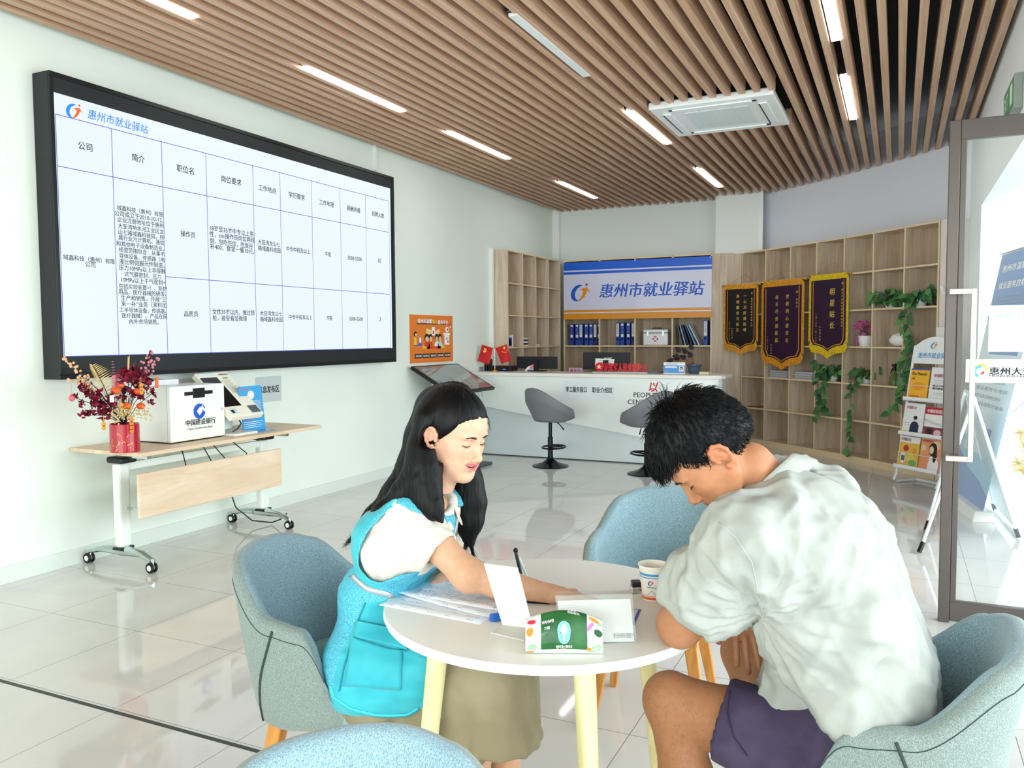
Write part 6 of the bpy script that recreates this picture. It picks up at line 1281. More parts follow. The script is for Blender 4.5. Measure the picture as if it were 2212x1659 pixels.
def relax(V, F, it=2, w=.5):
    e = np.concatenate([F[:, [0, 1]], F[:, [1, 2]], F[:, [2, 3]], F[:, [3, 0]]]); e = np.concatenate([e, e[:, ::-1]])
    for _ in range(it):
        s_ = np.zeros_like(V); np.add.at(s_, e[:, 0], V[e[:, 1]]); c = np.bincount(e[:, 0], minlength=len(V))[:, None]; V = V*(1-w)+w*s_/np.maximum(c, 1)
    return V
def vnormals(V, F):
    n = np.cross(V[F[:, 2]]-V[F[:, 0]], V[F[:, 3]]-V[F[:, 1]]); N_ = np.zeros_like(V)
    for i in range(4): np.add.at(N_, F[:, i], n)
    return N_/(np.linalg.norm(N_, axis=1)[:, None]+1e-12)
def meshobj(name, V, F, m, parent, cols=None, mi=None):
    me = bpy.data.meshes.new(name); org = _origin.get(parent.name, np.zeros(3)); me.from_pydata((V-org).tolist(), [], F.tolist()); me.update()
    for q in (m if isinstance(m, list) else [m]): me.materials.append(q)
    me.polygons.foreach_set('use_smooth', [True]*len(me.polygons))
    if mi is not None: me.polygons.foreach_set('material_index', [int(x) for x in mi])
    if cols is not None:
        at = me.color_attributes.new('Pigment', 'FLOAT_COLOR', 'POINT'); at.data.foreach_set('color', np.c_[cols, np.ones(len(cols))].astype(np.float32).ravel())
    o = bpy.data.objects.new(name, me); COL.objects.link(o); o.parent = parent; _origin[o.name] = org; return o
def join(parts):
    V = []; F = []; C = []; o = 0
    for v_, f_, c_ in parts: V.append(v_); F.append(f_+o); C.append(c_); o += len(v_)
    return np.concatenate(V), np.concatenate(F), np.concatenate(C)
from mathutils import noise as mn
def fbm(P, sc, oct_=3, seed=0.0):
    return np.array([mn.fractal(Vector((p[0]*sc[0]+seed, p[1]*sc[1]-seed, p[2]*sc[2]+seed*.5)), 1.0, 2.0, oct_) for p in P])
def ridged(x): return 1-np.abs(x)*2
LC = lambda h: np.array(lin(h)[:3])
def skinmat(name, sub):
    m = mat(name, '#d9a888', .5, spec=.35, sss=sub); N, L, b = nt(m); a = N.new('ShaderNodeAttribute'); a.attribute_name = 'Pigment'
    v = coords(N, L); n1 = noise(N, L, v, 60, 3); mx = N.new('ShaderNodeMix'); mx.data_type = 'RGBA'; mx.blend_type = 'MULTIPLY'; mx.inputs[0].default_value = .35
    L.new(a.outputs['Color'], mx.inputs[6]); L.new(ramp(N, L, n1, [(.3, '#e2d2cc'), (.7, '#ffffff')]), mx.inputs[7]); L.new(mx.outputs[2], b.inputs['Base Color']); bump(N, L, b, noise(N, L, v, 500, 2), .08, .001); return m
# ---------------------------------------------------------------- head in its own frame: x = person's right, y = face, z = up
def head_prims(fem):
    k = .018; sx = .96 if fem else 1.0
    P = [('e', (0, -.012, .035), (.074*sx, .094, .082)), ('e', (0, -.045, .02), (.066*sx, .062, .066)), ('e', (0, .030, -.020), (.062*sx, .060, .072)), ('e', (0, .045, .045), (.055, .045, .045))]
    for s in (-1, 1):
        P += [('e', (s*.036, .052, -.018), (.024, .024, .022), None, .02), ('c', (s*.054, .008, -.045), (s*.018, .068, -.088), .019 if not fem else .016, .017, .025), ('e', (s*.030, .055, -.055), (.024, .026, .028), None, .02)]
        P += [('e', (s*.027, .074, .026), (.020, .012, .007), None, .012)]
    P += [('e', (0, .074, -.092), (.019 if fem else .022, .017, .016), None, .02), ('c', (0, .083, .010), (0, .104, -.024), .0065, .0085, .014), ('e', (0, .1045, -.029), (.0095, .0095, .0085), None, .006), ('e', (0, .078, -.052), (.026, .018, .016), None, .016)]
    for s in (-1, 1): P += [('e', (s*.0115, .0965, -.033), (.0065, .009, .006), None, .005)]
    return P
def ear_prims(s, hs=1.0): # s=+1 right side
    R = []; pts = [(0, .010, -.004), (.004, .012, .014), (.011, .004, .027), (.014, -.010, .030), (.015, -.020, .020), (.013, -.022, .004), (.009, -.016, -.012), (.005, -.006, -.024), (.002, .002, -.026)]
    P = [np.array([s*(.071+q[0]*.9), -.006+q[1]*.95, -.006+q[2]]) for q in pts]
    for i in range(len(P)-1): R.append(('c', P[i], P[i+1], .0042, .0042, .004))
    R.append(('e', (s*.076, -.012, .004), (.006, .013, .022), None, .005)); R.append(('e', (s*.073, -.001, -.028), (.0045, .006, .007), None, .006))
    R.append(('c', (s*.079, -.009, .014), (s*.079, -.014, -.008), .0035, .003, .004)); R.append(('e', (s*.073, .006, -.006), (.004, .004, .006), None, .004)); return R
def head_sdf(fem, smile=0):
    hp = head_prims(fem); e1_, e2_ = ear_prims(1), ear_prims(-1)
    def f(p):
        d = union(p, hp, .02)
        for s in (-1, 1): # eye sockets then lids
            d = smax(d, -s_ell(p, (s*.031, .090, .007), (.019, .013, .011)), .012)
            d = smin(d, s_ell(p, (s*.030, .0665, .006), (.0165, .0155, .0115)), .004)
            d = smax(d, -s_ell(p, (s*.0065, .104, -.0375), (.0032, .005, .0025)), .002)
        # philtrum, lips
        c = .0285 if smile else .021; up = .0065 if smile else -.001; gap = .0042 if smile else .0
        for s in (-1, 1):
            d = smin(d, s_cone(p, (s*.004, .0965, -.0495+gap*.4), (s*c, .080 if smile else .083, -.0525+up), .0034 if smile else .0042, .0014), .004)
            d = smin(d, s_cone(p, (0, .0955, -.060-gap), (s*c, .080 if smile else .083, -.0535+up), .0048 if smile else .0056, .0014), .004)
        if smile:
            zc = -.0552+.0065*np.clip(np.abs(p[..., 0])/.0285, 0, 1)**1.5; q = p.copy(); q[..., 2] -= zc; d = smax(d, -s_ell(q, (0, .092, 0), (.0225, .014, .0042)), .001)
        else: d = smax(d, -s_ell(p, (0, .102, -.0545), (.020, .006, .0009)), .0015)
        d = smin(d, union(p, e1_, .004), .006); d = smin(d, union(p, e2_, .004), .006)
        for s in (-1, 1): d = smax(d, -s_ell(p, (s*.0835, -.004, -.004), (.0045, .0045, .006)), .004)
        return d
    return f
def make_head(fem, O, Fv, Uv, neck, skin, lipc, smile=0, h=.0021):
    """O origin in the world, Fv face direction, Uv up; neck = world prims"""
    Fv = Fv/np.linalg.norm(Fv); Uv = Uv-Fv*(Uv@Fv); Uv /= np.linalg.norm(Uv); Xv = np.cross(Fv, Uv); M = np.stack([Xv, Fv, Uv]) # world = O + local@M
    f0 = head_sdf(fem, smile); nk = [('c', (np.array(q[1])-O)@M.T, (np.array(q[2])-O)@M.T, q[3], q[4], .03) for q in neck]
    def f(p):
        d = f0(p)
        for q in nk: d = smin(d, s_cone(p, *q[1:5]), .022)
        return d
    V, F = nets(f, (-.105, -.125, -.150), (.105, .135, .135), h); V = relax(V, F, 1, .3)
    C = np.tile(skin, (len(V), 1)); x, y, z = V.T; ax = np.abs(x)
    def blend(mask, col): nonlocal C; C = C*(1-mask[:, None])+col*mask[:, None]
    g = lambda d, w: np.exp(-(d/w)**2)
    blend(.35*g(np.hypot(ax-.040, z+.022), .022)*(y > .02), skin*np.array([1.05, .72, .66])); blend(.30*g(np.hypot(ax, z+.030), .013)*(y > .08), skin*np.array([1.02, .72, .66]))
    ear = (ax > .070) & (y < .02); blend(.35*ear, skin*np.array([1.05, .66, .6]))
    up = .0065 if smile else -.001; cu = np.clip(ax/(.0285 if smile else .024), 0, 1); zl0 = -.0548+up*cu**1.5; hw_ = (.0098 if smile else .0085)*(1-cu**2)**.6+.0004
    lm = ((np.abs(z-zl0-.0006) < hw_) & (y > .075) & (ax < .0285)).astype(float); lm = lm*1.0; blend(lm*.85, lipc)
    if smile: blend(((np.abs(z-zl0) < .0045) & (ax < .0225) & (y > .06) & (y < .0895)).astype(float), LC('#3a1210'))
    blend(.55*g(np.hypot((ax-.031)/1.4, z-.0065), .0085)*(y > .06), skin*np.array([.88, .72, .68]))
    for s in (-1, 1): blend(((np.hypot(x-s*.0065, z+.0375) < .0028) & (y > .085)).astype(float)*.8, skin*.25)
    W = lambda P: O+np.asarray(P)@M
    def surf(xx, zz, lo=.02): # front surface point in local coords
        ys = np.linspace(.13, lo, 90).astype(np.float32); P = np.stack([np.full(90, xx, np.float32), ys, np.full(90, zz, np.float32)], 1); d = f(P[:, None, :])[:, 0]; i = np.argmax(d < 0); return np.array([xx, ys[i], zz])
    return W(V), F, C, W, surf, f, M
def face_details(par, W, surf, fem, smile, M):
    Fv = M[1]
    mb = MB(); ml = MB(); mw = MB()
    for s in (-1, 1): # eyebrows as a flat brushed tuft, lashes, slit of eye
        zb = .0265; P = []
        for q in np.linspace(0, 1, 9): P.append(surf(s*(.014+.031*q), zb+(.004 if fem else .0035)*math.sin(q*PI*.75)-.003*q*q)+np.array([0, .0008, 0]))
        mb.tube([W(p) for p in P], [(.0012+.0016*math.sin(PI*min(q+.25, 1)))*(1 if fem else 1.45) for q in np.linspace(0, 1, 9)], 8)
        P = []; zz0 = .0022
        for q in np.linspace(0, 1, 11): P.append(surf(s*(.0175+.0275*q), zz0-.0026*math.sin(PI*q)+.0022*q)+np.array([0, .0006, 0]))
        ml.tube([W(p) for p in P], [.0004+.00115*math.sin(PI*min(q*.9+.1, 1)) for q in np.linspace(0, 1, 11)], 6)
        for i in range(2, 11):
            ml.tube([W(P[i]), W(P[i]+np.array([s*.0012, .004, -.0022])), W(P[i]+np.array([s*.002, .0062, -.0016]))], [.0004, .0003, .0001], 3)
        P2_ = []
        for q in np.linspace(0, 1, 9): P2_.append(surf(s*(.019+.024*q), zz0-.0052*math.sin(PI*q)**.8+.0015*q)+np.array([0, .0004, 0]))
        for i in range(8): a, b_, c, d = P[i+1], P[i+2] if i < 8 else P[-1], P2_[i+1], P2_[i]; mw.add([W(a), W(b_), W(c), W(d)], [(0, 1, 2, 3)], 1 if 2 <= i <= 5 else 0)
        P3 = []
        for q in np.linspace(0, 1, 9): P3.append(surf(s*(.0175+.0275*q), .0105-.0+.0035*math.sin(PI*q))+np.array([0, .0002, 0]))
        ml.tube([W(p) for p in P3], [.0001+.00045*math.sin(PI*q) for q in np.linspace(0, 1, 9)], 4)
    obj('eyebrows', mb, mat('brow_hair', '#2a201e', .7), par, smooth=2); obj('eyelashes', ml, mat('lash_hair', '#17100f', .6), par, smooth=2)
    obj('eyes', mw, [mat('eye_white', '#d8cfca', .2), mat('eye_iris', '#1d1210', .15)], par)
    if smile:
        V = MB()
        for i in range(10): x = (i-4.5)*.0042; V.ball(W((x, .0895-10*x*x, -.0528+.0065*(abs(x)/.0285)**1.5)), .1, 8, 6, rad=(.0026, .0026, .0038))
        obj('teeth', V, mat('tooth', '#f3efe6', .25), par, smooth=2)
# hand: local frame x = toward thumb side, y = fingers, z = back of hand
def hand_prims(O, X, Yd, Z, curl=(.15, .2, .25, .3), thumb=(.8, .6), spread=.06, s=1.0, side=1, flat=0):
    X, Yd, Z = (np.asarray(q, float)/np.linalg.norm(q) for q in (X, Yd, Z))
    T = lambda p: O+(X*p[0]+Yd*p[1]+Z*p[2])*s
    R = [('c', T((-.014, .020, 0)), T((.014, .022, 0)), .0165*s, .0165*s, .014), ('c', T((-.028, .062, .0)), T((.026, .070, .001)), .0115*s, .0120*s, .014), ('c', T((-.020, .03, .002)), T((-.026, .062, .001)), .013*s, .011*s, .014), ('c', T((.018, .03, .001)), T((.022, .068, .001)), .015*s, .0115*s, .014), ('c', T((0, .0, 0)), T((0, .03, 0)), .021*s, .018*s, .014)]
    bx_ = (.027, .009, -.010, -.027); by_ = (.074, .079, .074, .064); ln = ((.040, .025, .020), (.045, .028, .021), (.041, .026, .020), (.031, .020, .018)); rr = (.0088, .0090, .0086, .0076)
    for i in range(4):
        a = spread*(1.5-i); d = np.array([math.sin(a), math.cos(a), 0]); p = np.array([bx_[i], by_[i]-.006, .001]); th_ = 0
        for j in range(3):
            th_ += curl[i]*(1.0 if j == 0 else 1.15); q = p+np.array([d[0]*math.cos(th_), d[1]*math.cos(th_), -math.sin(th_)])*ln[i][j]
            R.append(('c', T(p), T(q), rr[i]*(1-.07*j)*s, rr[i]*(1-.07*(j+1))*s, .0035)); p = q
    p0_ = np.array([.020, .018, -.004]); a, b_ = thumb; d = np.array([math.sin(a), math.cos(a), -.25]); p1_ = p0_+d*.040; d2 = np.array([math.sin(a-b_*.5), math.cos(a-b_*.5), -.3]); p2_ = p1_+d2*.031; d3 = np.array([math.sin(a-b_), math.cos(a-b_), -.3]); p3_ = p2_+d3*.024
    R += [('c', T(p0_), T(p1_), .0145*s, .0115*s, .012), ('c', T(p1_), T(p2_), .0112*s, .0100*s, .004), ('c', T(p2_), T(p3_), .0100*s, .0082*s, .004)]
    return R
def bbox(prims, pad):
    P = []
    for q in prims:
        if q[0] == 'c': P += [np.array(q[1])-max(q[3], q[4]), np.array(q[1])+max(q[3], q[4]), np.array(q[2])-max(q[3], q[4]), np.array(q[2])+max(q[3], q[4])]
        else: r = max(q[2]); P += [np.array(q[1])-r, np.array(q[1])+r]
    P = np.array(P); return P.min(0)-pad, P.max(0)+pad
def solid(prims, k, h, cut=None, it=1):
    lo, hi = bbox(prims, h*3+.004)
    def f(p):
        d = union(p, prims, k)
        if cut is not None: d = cut(p, d)
        return d
    V, F = nets(f, lo, hi, h); return relax(V, F, it, .4), F
def inpoly(x, y, poly):
    r = np.zeros(len(x), bool); n = len(poly); j = n-1
    for i in range(n):
        xi, yi = poly[i]; xj, yj = poly[j]; c = ((yi > y) != (yj > y)) & (x < (xj-xi)*(y-yi)/((yj-yi) if yj != yi else 1e-9)+xi); r ^= c; j = i
    return r
def drop(V, F, keep):
    F = F[keep]; u, inv = np.unique(F, return_inverse=True); return V[u], inv.reshape(F.shape), u
def smooth_open(V, F, it=3):
    return relax(V, F, it, .3)

def smooth_border(V, F, it=8):
    e = np.concatenate([F[:, [0, 1]], F[:, [1, 2]], F[:, [2, 3]], F[:, [3, 0]]]); es = np.sort(e, 1); key = es[:, 0].astype(np.int64)*len(V)+es[:, 1]
    u, inv, c = np.unique(key, return_inverse=True, return_counts=True); b_ = es[c[inv] == 1]; b2 = np.concatenate([b_, b_[:, ::-1]]); V = V.copy()
    for _ in range(it):
        s_ = np.zeros_like(V); np.add.at(s_, b2[:, 0], V[b2[:, 1]]); n = np.bincount(b2[:, 0], minlength=len(V)); m_ = n > 0; V[m_] = V[m_]*.5+.5*s_[m_]/n[m_][:, None]
    return V
J = dep
M_hair = mat('hair_black', '#050609', .48, spec=.25, sheen=.0); M_skinw = skinmat('skin_woman', .06); M_skinm = skinmat('skin_man', .02)
def strands(mb, curves, r, n=3):
    for c in curves: k = len(c); mb.tube(c, [r*(1-.85*(i/(k-1))**1.5) for i in range(k)], n, cap=False)
def lockstrands(mb, pts, rad, count, r=.0016, seed=1, ext=.02, wob=.3, ear_c=None):
    g = np.random.default_rng(seed); pts = [np.array(p, float) for p in pts]; k = len(pts)
    for _ in range(count):
        a = g.uniform(0, 2*PI); q = math.sqrt(g.uniform(.35, 1.15)); out = []
        for i in range(k):
            t = pts[min(i+1, k-1)]-pts[max(i-1, 0)]; t /= np.linalg.norm(t); n1_ = np.cross(t, [0, 0, 1.0]); n1_ /= np.linalg.norm(n1_)+1e-9; n2_ = np.cross(t, n1_); aa = a+g.normal()*.15
            out.append(pts[i]+(n1_*math.cos(aa)+n2_*math.sin(aa))*rad[i]*q)
        t = out[-1]-out[-2]; t /= np.linalg.norm(t); out.append(out[-1]+t*ext*g.uniform(.2, 1.6)+g.normal(size=3)*ext*wob*.4)
        # resample smooth
        o = np.array(out); s = np.linspace(0, len(o)-1, len(o)*3-2); i0 = np.minimum(s.astype(int), len(o)-2); fr = (s-i0)[:, None]
        pm = o[np.maximum(i0-1, 0)]; p0 = o[i0]; p1 = o[i0+1]; p2 = o[np.minimum(i0+2, len(o)-1)]
        cr = .5*((2*p0)+(-pm+p1)*fr+(2*pm-5*p0+4*p1-p2)*fr**2+(-pm+3*p0-3*p1+p2)*fr**3)
        if ear_c is not None:
            lc = (cr-ear_c[0])@ear_c[1].T
            if ((np.abs(lc[:, 1]+.004) < .034) & (np.abs(lc[:, 2]+.010) < .050) & (lc[:, 0] > .0)).any(): continue
        strands(mb, [cr], r)
# ================================================================ THE WOMAN
FD = RT*.93-FW*.36; FD /= np.linalg.norm(FD); RD = -RT*.36-FW*.93; RD /= np.linalg.norm(RD) # facing, her right side (toward camera)
Wm = thing('person', 'woman with long black hair in turquoise mesh vest leaning over the table and pointing', 'person', (C1[0]+.1, C1[1], 0))
skin = LC('#dcae8e'); skin_l = LC('#e8bc9f')
pel = J(832, 1410, 2.27); wai = J(832, 1285, 2.27); che = J(880, 1165, 2.25); nb_ = J(925, 1085, 2.24)
shR = J(882, 1118, 2.17); shL = che+(-RD)*.16+FD*.03+Z3*.045; elR = J(1012, 1243, 2.10); wrR = J(1188, 1283, 2.085)
elL = J(958, 1215, 2.45); wrL = J(968, 1248, 2.30)
neck = [('c', nb_+Z3*-.01, J(957, 1020, 2.215), .050, .044)]
WO = J(979, 938, 2.21); WF = RT*math.cos(math.radians(38))-FW*math.sin(math.radians(38)); pt_ = math.radians(19); WFv = WF*math.cos(pt_)-Z3*math.sin(pt_); WUv = WF*math.sin(pt_)+Z3*math.cos(pt_)
V1, F1, Cc1, WW, wsurf, wf, WM = make_head(True, WO, WFv, WUv, neck, skin_l, LC('#d8606e'), smile=1)
hp = hand_prims(wrR+RT*.008, -FW*.95+Z3*.1, RT*.97+FW*.12-Z3*.14, Z3*.97+RT*.15, curl=(.10, .12, .16, .2), thumb=(.55, .35), spread=.05, s=.92)
armR = [('c', shR, elR, .046, .039, .03), ('c', elR, elR*.6+wrR*.4, .039, .036, .03), ('c', elR*.6+wrR*.4, wrR, .036, .0245, .03)]+hp
armL = [('c', shL, elL, .044, .036, .03), ('c', elL, wrL, .036, .024, .03)]+hand_prims(wrL, -RT*.6+Z3*.2, -FW*.9-RT*.2-Z3*.15, Z3, s=.88, thumb=(.7, .5), curl=(.2, .25, .3, .35))
V2, F2 = solid(armR, .02, .0035); V3, F3 = solid(armL, .02, .0045)
hipN, hipF = J(830, 1425, 2.20), J(850, 1405, 2.38); knN, knF = J(1050, 1468, 2.09), J(1085, 1462, 2.25); akN, akF = np.array([*gl(-.13, 2.12)[:2], .09]), np.array([*gl(-.02, 2.2)[:2], .09])
torso = [('c', pel-RD*.08, pel+RD*.08, .112, .112, .05), ('c', wai-RD*.05, wai+RD*.05, .085, .085, .06), ('c', che-RD*.08, che+RD*.08, .088, .088, .06), ('c', nb_-RD*.07-Z3*.035, nb_+RD*.07-Z3*.035, .052, .052, .05)]
legs = [('c', hipN, knN, .085, .058, .03), ('c', knN, akN, .055, .035, .03), ('c', hipF, knF, .085, .058, .03), ('c', knF, akF, .055, .035, .03)]
V4, F4 = solid(torso+legs, .05, .009)
Vb, Fb, Cb_ = join([(V1, F1, Cc1), (V2, F2, np.tile(skin, (len(V2), 1))), (V3, F3, np.tile(skin, (len(V3), 1))), (V4, F4, np.tile(skin, (len(V4), 1)))])
meshobj('body', Vb, Fb, M_skinw, Wm, Cb_); face_details(Wm, WW, wsurf, True, 1, WM)
# nails of the pointing hand
# blouse
M_bl = noisy('blouse_white', '#d9d4c8', '#e2ddd2', 14, .75)
sl0 = shR+(elR-shR)*.0; sl1 = shR+(elR-shR)*.56
axR = (elR-shR)/np.linalg.norm(elR-shR)
blp = [(q[0], q[1], q[2], q[3]+.010, q[4]+.010, .05) for q in torso[1:]]+[('c', shR-FD*.01, sl1+axR*.03-Z3*.014, .050, .066, .04), ('c', shL, shL+(elL-shL)*.5, .055, .058, .04), ('c', che+RD*.05, shR, .075, .052, .05)]
def cutb(p, d):
    q = (p-sl1.astype(np.float32))@axR.astype(np.float32); near = (p-shR.astype(np.float32))@RD.astype(np.float32)+.10
    c = np.where(near > 0, q+.0, -1.0); d = smax(d, c, .004)
    d = smax(d, -s_cone(p, sl1-axR*.10, sl1+axR*.06-Z3*.014, .042, .056), .003)
    nc = np.linalg.norm(p-(nb_+Z3*.03+FD*.02).astype(np.float32), axis=-1); return smax(d, .062-nc, .006)
Vv, Fv_ = solid(blp, .04, .0050, cutb, 2); Nn = vnormals(Vv, Fv_)
a_ = (Vv-shR)@axR; w1 = fbm(Vv, (9, 9, 9), 3, 3.1); w2 = fbm(np.c_[Vv@RD, Vv@FD, a_], (30, 30, 6), 2, 1.2)
Vv = relax(Vv+Nn*(w1*.006+ridged(w2)*.0045)[:, None], Fv_, 1, .4)
# open the sleeve end: drop cap faces
cap = (np.abs((Vv-sl1)@axR) < .006) & ((Vv-shR)@RD > -.09) & (np.linalg.norm(Vv-sl1, axis=1) < .068)
o = meshobj('blouse', Vv, Fv_, M_bl, Wm)
# cuff hem ring
ce = sl1-axR*.012; n1_ = np.cross(axR, Z3); n1_ /= np.linalg.norm(n1_); n2_ = np.cross(axR, n1_)
# collar
mb = MB()
for s in (1, -1):
    c0 = nb_+Z3*.045-FD*.035; pts = [c0+RD*.0*s, nb_+Z3*.035+RD*.052*s-FD*.01, nb_+Z3*.005+RD*.045*s+FD*.05, nb_-Z3*.055+RD*.012*s+FD*.085]
    low = [c0-Z3*.030-FD*.01, nb_+Z3*.0+RD*.078*s-FD*.012, nb_-Z3*.035+RD*.075*s+FD*.055, nb_-Z3*.075+RD*.03*s+FD*.098]
    for i in range(3): mb.add([pts[i], pts[i+1], low[i+1], low[i]], [(0, 1, 2, 3)])
o = obj('collar', mb, M_bl, Wm, smooth=2, solid=.004, subd=2)
# vest
def AZ(px, py, d=2.17): p = J(px, py, d); return ((p-pel)@FD, p[2])
ex = .017
vp_ = [(q[0], q[1], q[2], q[3]+ex, q[4]+ex, .05) for q in torso]+[('c', pel-Z3*.05+RD*.05, hipN+(knN-hipN)*.50+Z3*.01, .122, .112, .05), ('c', pel-Z3*.05-RD*.05, hipF+(knF-hipF)*.36+Z3*.01, .125, .105, .05), ('c', che+RD*.07+Z3*.02, shR-Z3*.0-FD*.0, .082, .056, .05)]
hemz = J(800, 1548, 2.13)[2]
def cutv(p, d):
    d = smax(d, (hemz+.012)-p[..., 2], .012); pe = pel.astype(np.float32)
    ff = (p-pe)@FD.astype(np.float32)-.25; d = smax(d, ff, .02)
    nc = np.linalg.norm(p-(nb_+Z3*.035+FD*.02).astype(np.float32), axis=-1); return smax(d, .085-nc, .006)
Vv, Fv_ = solid(vp_, .045, .0050, cutv, 2); Nn = vnormals(Vv, Fv_); a = (Vv-pel)@FD; z = Vv[:, 2]; nr = (Vv-pel)@RD
Vv = Vv+Nn*(fbm(Vv, (7, 7, 7), 3, 9.0)*.006+ridged(fbm(np.c_[a, nr, z], (5, 5, 22), 2, 4.0))*.003)[:, None]
fc_ = Vv[Fv_].mean(1); fa, fz, fn_ = (fc_-pel)@FD, fc_[:, 2], (fc_-pel)@RD
arm = [AZ(*q) for q in ((885, 1078), (858, 1095), (830, 1130), (806, 1180), (800, 1215), (822, 1238), (850, 1243), (900, 1222), (985, 1220), (1010, 1160), (980, 1130), (935, 1098))]
hole = inpoly(fa, fz, arm) & (fn_ > .0)
armF = inpoly(fa, fz, arm) & (fn_ < -.06); bot = (fz < hemz+.016)
front = (fa > .25) & (fz < che[2])
Vv, Fv2, _ = drop(Vv, Fv_, ~(hole | armF)); Vv = smooth_border(Vv, Fv2); fc_ = Vv[Fv2].mean(1); fa, fz, fn_ = (fc_-pel)@FD, fc_[:, 2], (fc_-pel)@RD
panel = [AZ(*q, 2.13) for q in ((792, 1300), (905, 1290), (1000, 1290), (1000, 1600), (600, 1600), (735, 1490), (752, 1420), (768, 1350))]
pan = inpoly(fa, fz, panel) & (fn_ > 0)
yoke = [AZ(*q) for q in ((760, 1165), (745, 1205), (790, 1240), (832, 1262), (850, 1255), (815, 1228), (798, 1205), (815, 1140), (860, 1070), (845, 1040), (800, 1050))]
yk_ = inpoly(fa, fz, yoke)
M_v1 = mat('vest_mesh', '#35a7c4', .6); N, L, b = nt(M_v1); tc = N.new('ShaderNodeTexCoord'); vo = N.new('ShaderNodeTexVoronoi'); vo.inputs['Scale'].default_value = 430; L.new(tc.outputs['Object'], vo.inputs['Vector'])
L.new(ramp(N, L, vo.outputs['Distance'], [(.15, '#2b86ae'), (.42, '#43b4d2'), (.7, '#6fd0e4')]), b.inputs['Base Color']); bump(N, L, b, vo.outputs['Distance'], .5, .002)
M_v2 = noisy('vest_cloth', '#2cb2c4', '#38bfce', 9, .6, sheen=.2)
mi = np.where(pan | yk_, 1, 0); o = meshobj('vest', Vv, Fv2, [M_v1, M_v2], Wm, mi=mi); d_ = o.modifiers.new('thick', 'SOLIDIFY'); d_.thickness = .0025; d_.offset = 1
# things sewn on the vest: project onto its side surface
from mathutils.bvhtree import BVHTree
def bvh(V, F): return BVHTree.FromPolygons([Vector(v) for v in V], [tuple(f) for f in F])
vb = bvh(Vv, Fv2)
def onv(px, py, off=.003, tree=None): # nearest outer surface seen at this place, offset along its normal
    d = ray(px, py); h = (tree or vb).ray_cast(Vector(EYE), Vector(d).normalized())
    if h[0] is None: return None
    n = np.array(h[1]); n = n if n@d < 0 else -n; return np.array(h[0])+n*off
def ribbon(name, pts, w, m, par, off=.004, tree=None, thick=.002, sub=6):
    P = []
    for i in range(len(pts)-1):
        for k in range(sub): t = k/sub; P.append((pts[i][0]*(1-t)+pts[i+1][0]*t, pts[i][1]*(1-t)+pts[i+1][1]*t))
    P.append(pts[-1]); A_ = []; B_ = []
    for i, p in enumerate(P):
        q = P[min(i+1, len(P)-1)]; r_ = P[max(i-1, 0)]; tx, ty = q[0]-r_[0], q[1]-r_[1]; l = math.hypot(tx, ty); nx, ny = -ty/l*w/2, tx/l*w/2
        a, b2 = onv(p[0]+nx, p[1]+ny, off, tree), onv(p[0]-nx, p[1]-ny, off, tree)
        if a is None or b2 is None: continue
        A_.append(a); B_.append(b2)
    mb = MB(); n = len(A_); mb.v = [tuple(q) for q in A_+B_]; mb.f = [(i, i+1, n+i+1, n+i) for i in range(n-1)]; mb.m = [0]*(n-1)
    return obj(name, mb, m, par, smooth=2, solid=thick)
M_refl = mat('reflective_tape', '#c9cfd2', .3, .4); M_trim = mat('vest_piping', '#45d3e6', .5); M_fold = mat('vest_seam', '#1c93a8', .7)
ribbon('reflective_strip', [(748, 1200), (760, 1243), (792, 1270), (850, 1288)], 13, M_refl, Wm)
ribbon('armhole_piping', [(868, 1062), (838, 1100), (810, 1150), (796, 1200), (808, 1232), (832, 1246), (862, 1247)], 6, M_trim, Wm, off=.004)
ribbon('shoulder_piping', [(862, 1056), (905, 1072), (935, 1105), (950, 1140)], 6, M_trim, Wm, off=.004)
ribbon('hem_piping', [(716, 1480), (722, 1506), (760, 1530), (820, 1545), (880, 1542), (905, 1528)], 6, M_trim, Wm)
# pocket with flap as raised panels
def patch(name, quadpx, m, par, off, nu=14, nv=14, thick=.004, tree=None):
    a, b2, c, d = quadpx; G = []; ok = True
    for i in range(nu):
        for j in range(nv):
            u, v_ = i/(nu-1), j/(nv-1); x = (a[0]*(1-u)+b2[0]*u)*(1-v_)+(d[0]*(1-u)+c[0]*u)*v_; y = (a[1]*(1-u)+b2[1]*u)*(1-v_)+(d[1]*(1-u)+c[1]*u)*v_
            p = onv(x, y, off, tree); G.append(p)
    good = [p for p in G if p is not None]
    if not good: return None
    mb = MB(); last = good[0]; 
    for p in G: last = p if p is not None else last; mb.v.append(tuple(last))
    for i in range(nu-1):
        for j in range(nv-1):
            ids = (i*nv+j, (i+1)*nv+j, (i+1)*nv+j+1, i*nv+j+1)
            if all(G[k] is not None for k in ids) and max(np.linalg.norm(G[ids[k]]-G[ids[k-1]]) for k in range(4)) < .05: mb.f.append(ids); mb.m.append(0)
    return obj(name, mb, m, par, smooth=2, solid=thick)
patch('pocket', ((768, 1345), (872, 1372), (868, 1488), (744, 1480)), M_v2, Wm, .005, thick=.006)
patch('pocket_flap', ((775, 1338), (888, 1368), (884, 1406), (768, 1378)), M_v2, Wm, .011, thick=.004)
ribbon('pocket_seam', [(768, 1380), (808, 1395), (845, 1405), (884, 1409)], 2.2, M_fold, Wm, off=.014)
ribbon('panel_seam', [(790, 1302), (772, 1345), (757, 1400), (742, 1450), (735, 1492)], 2.5, M_fold, Wm)
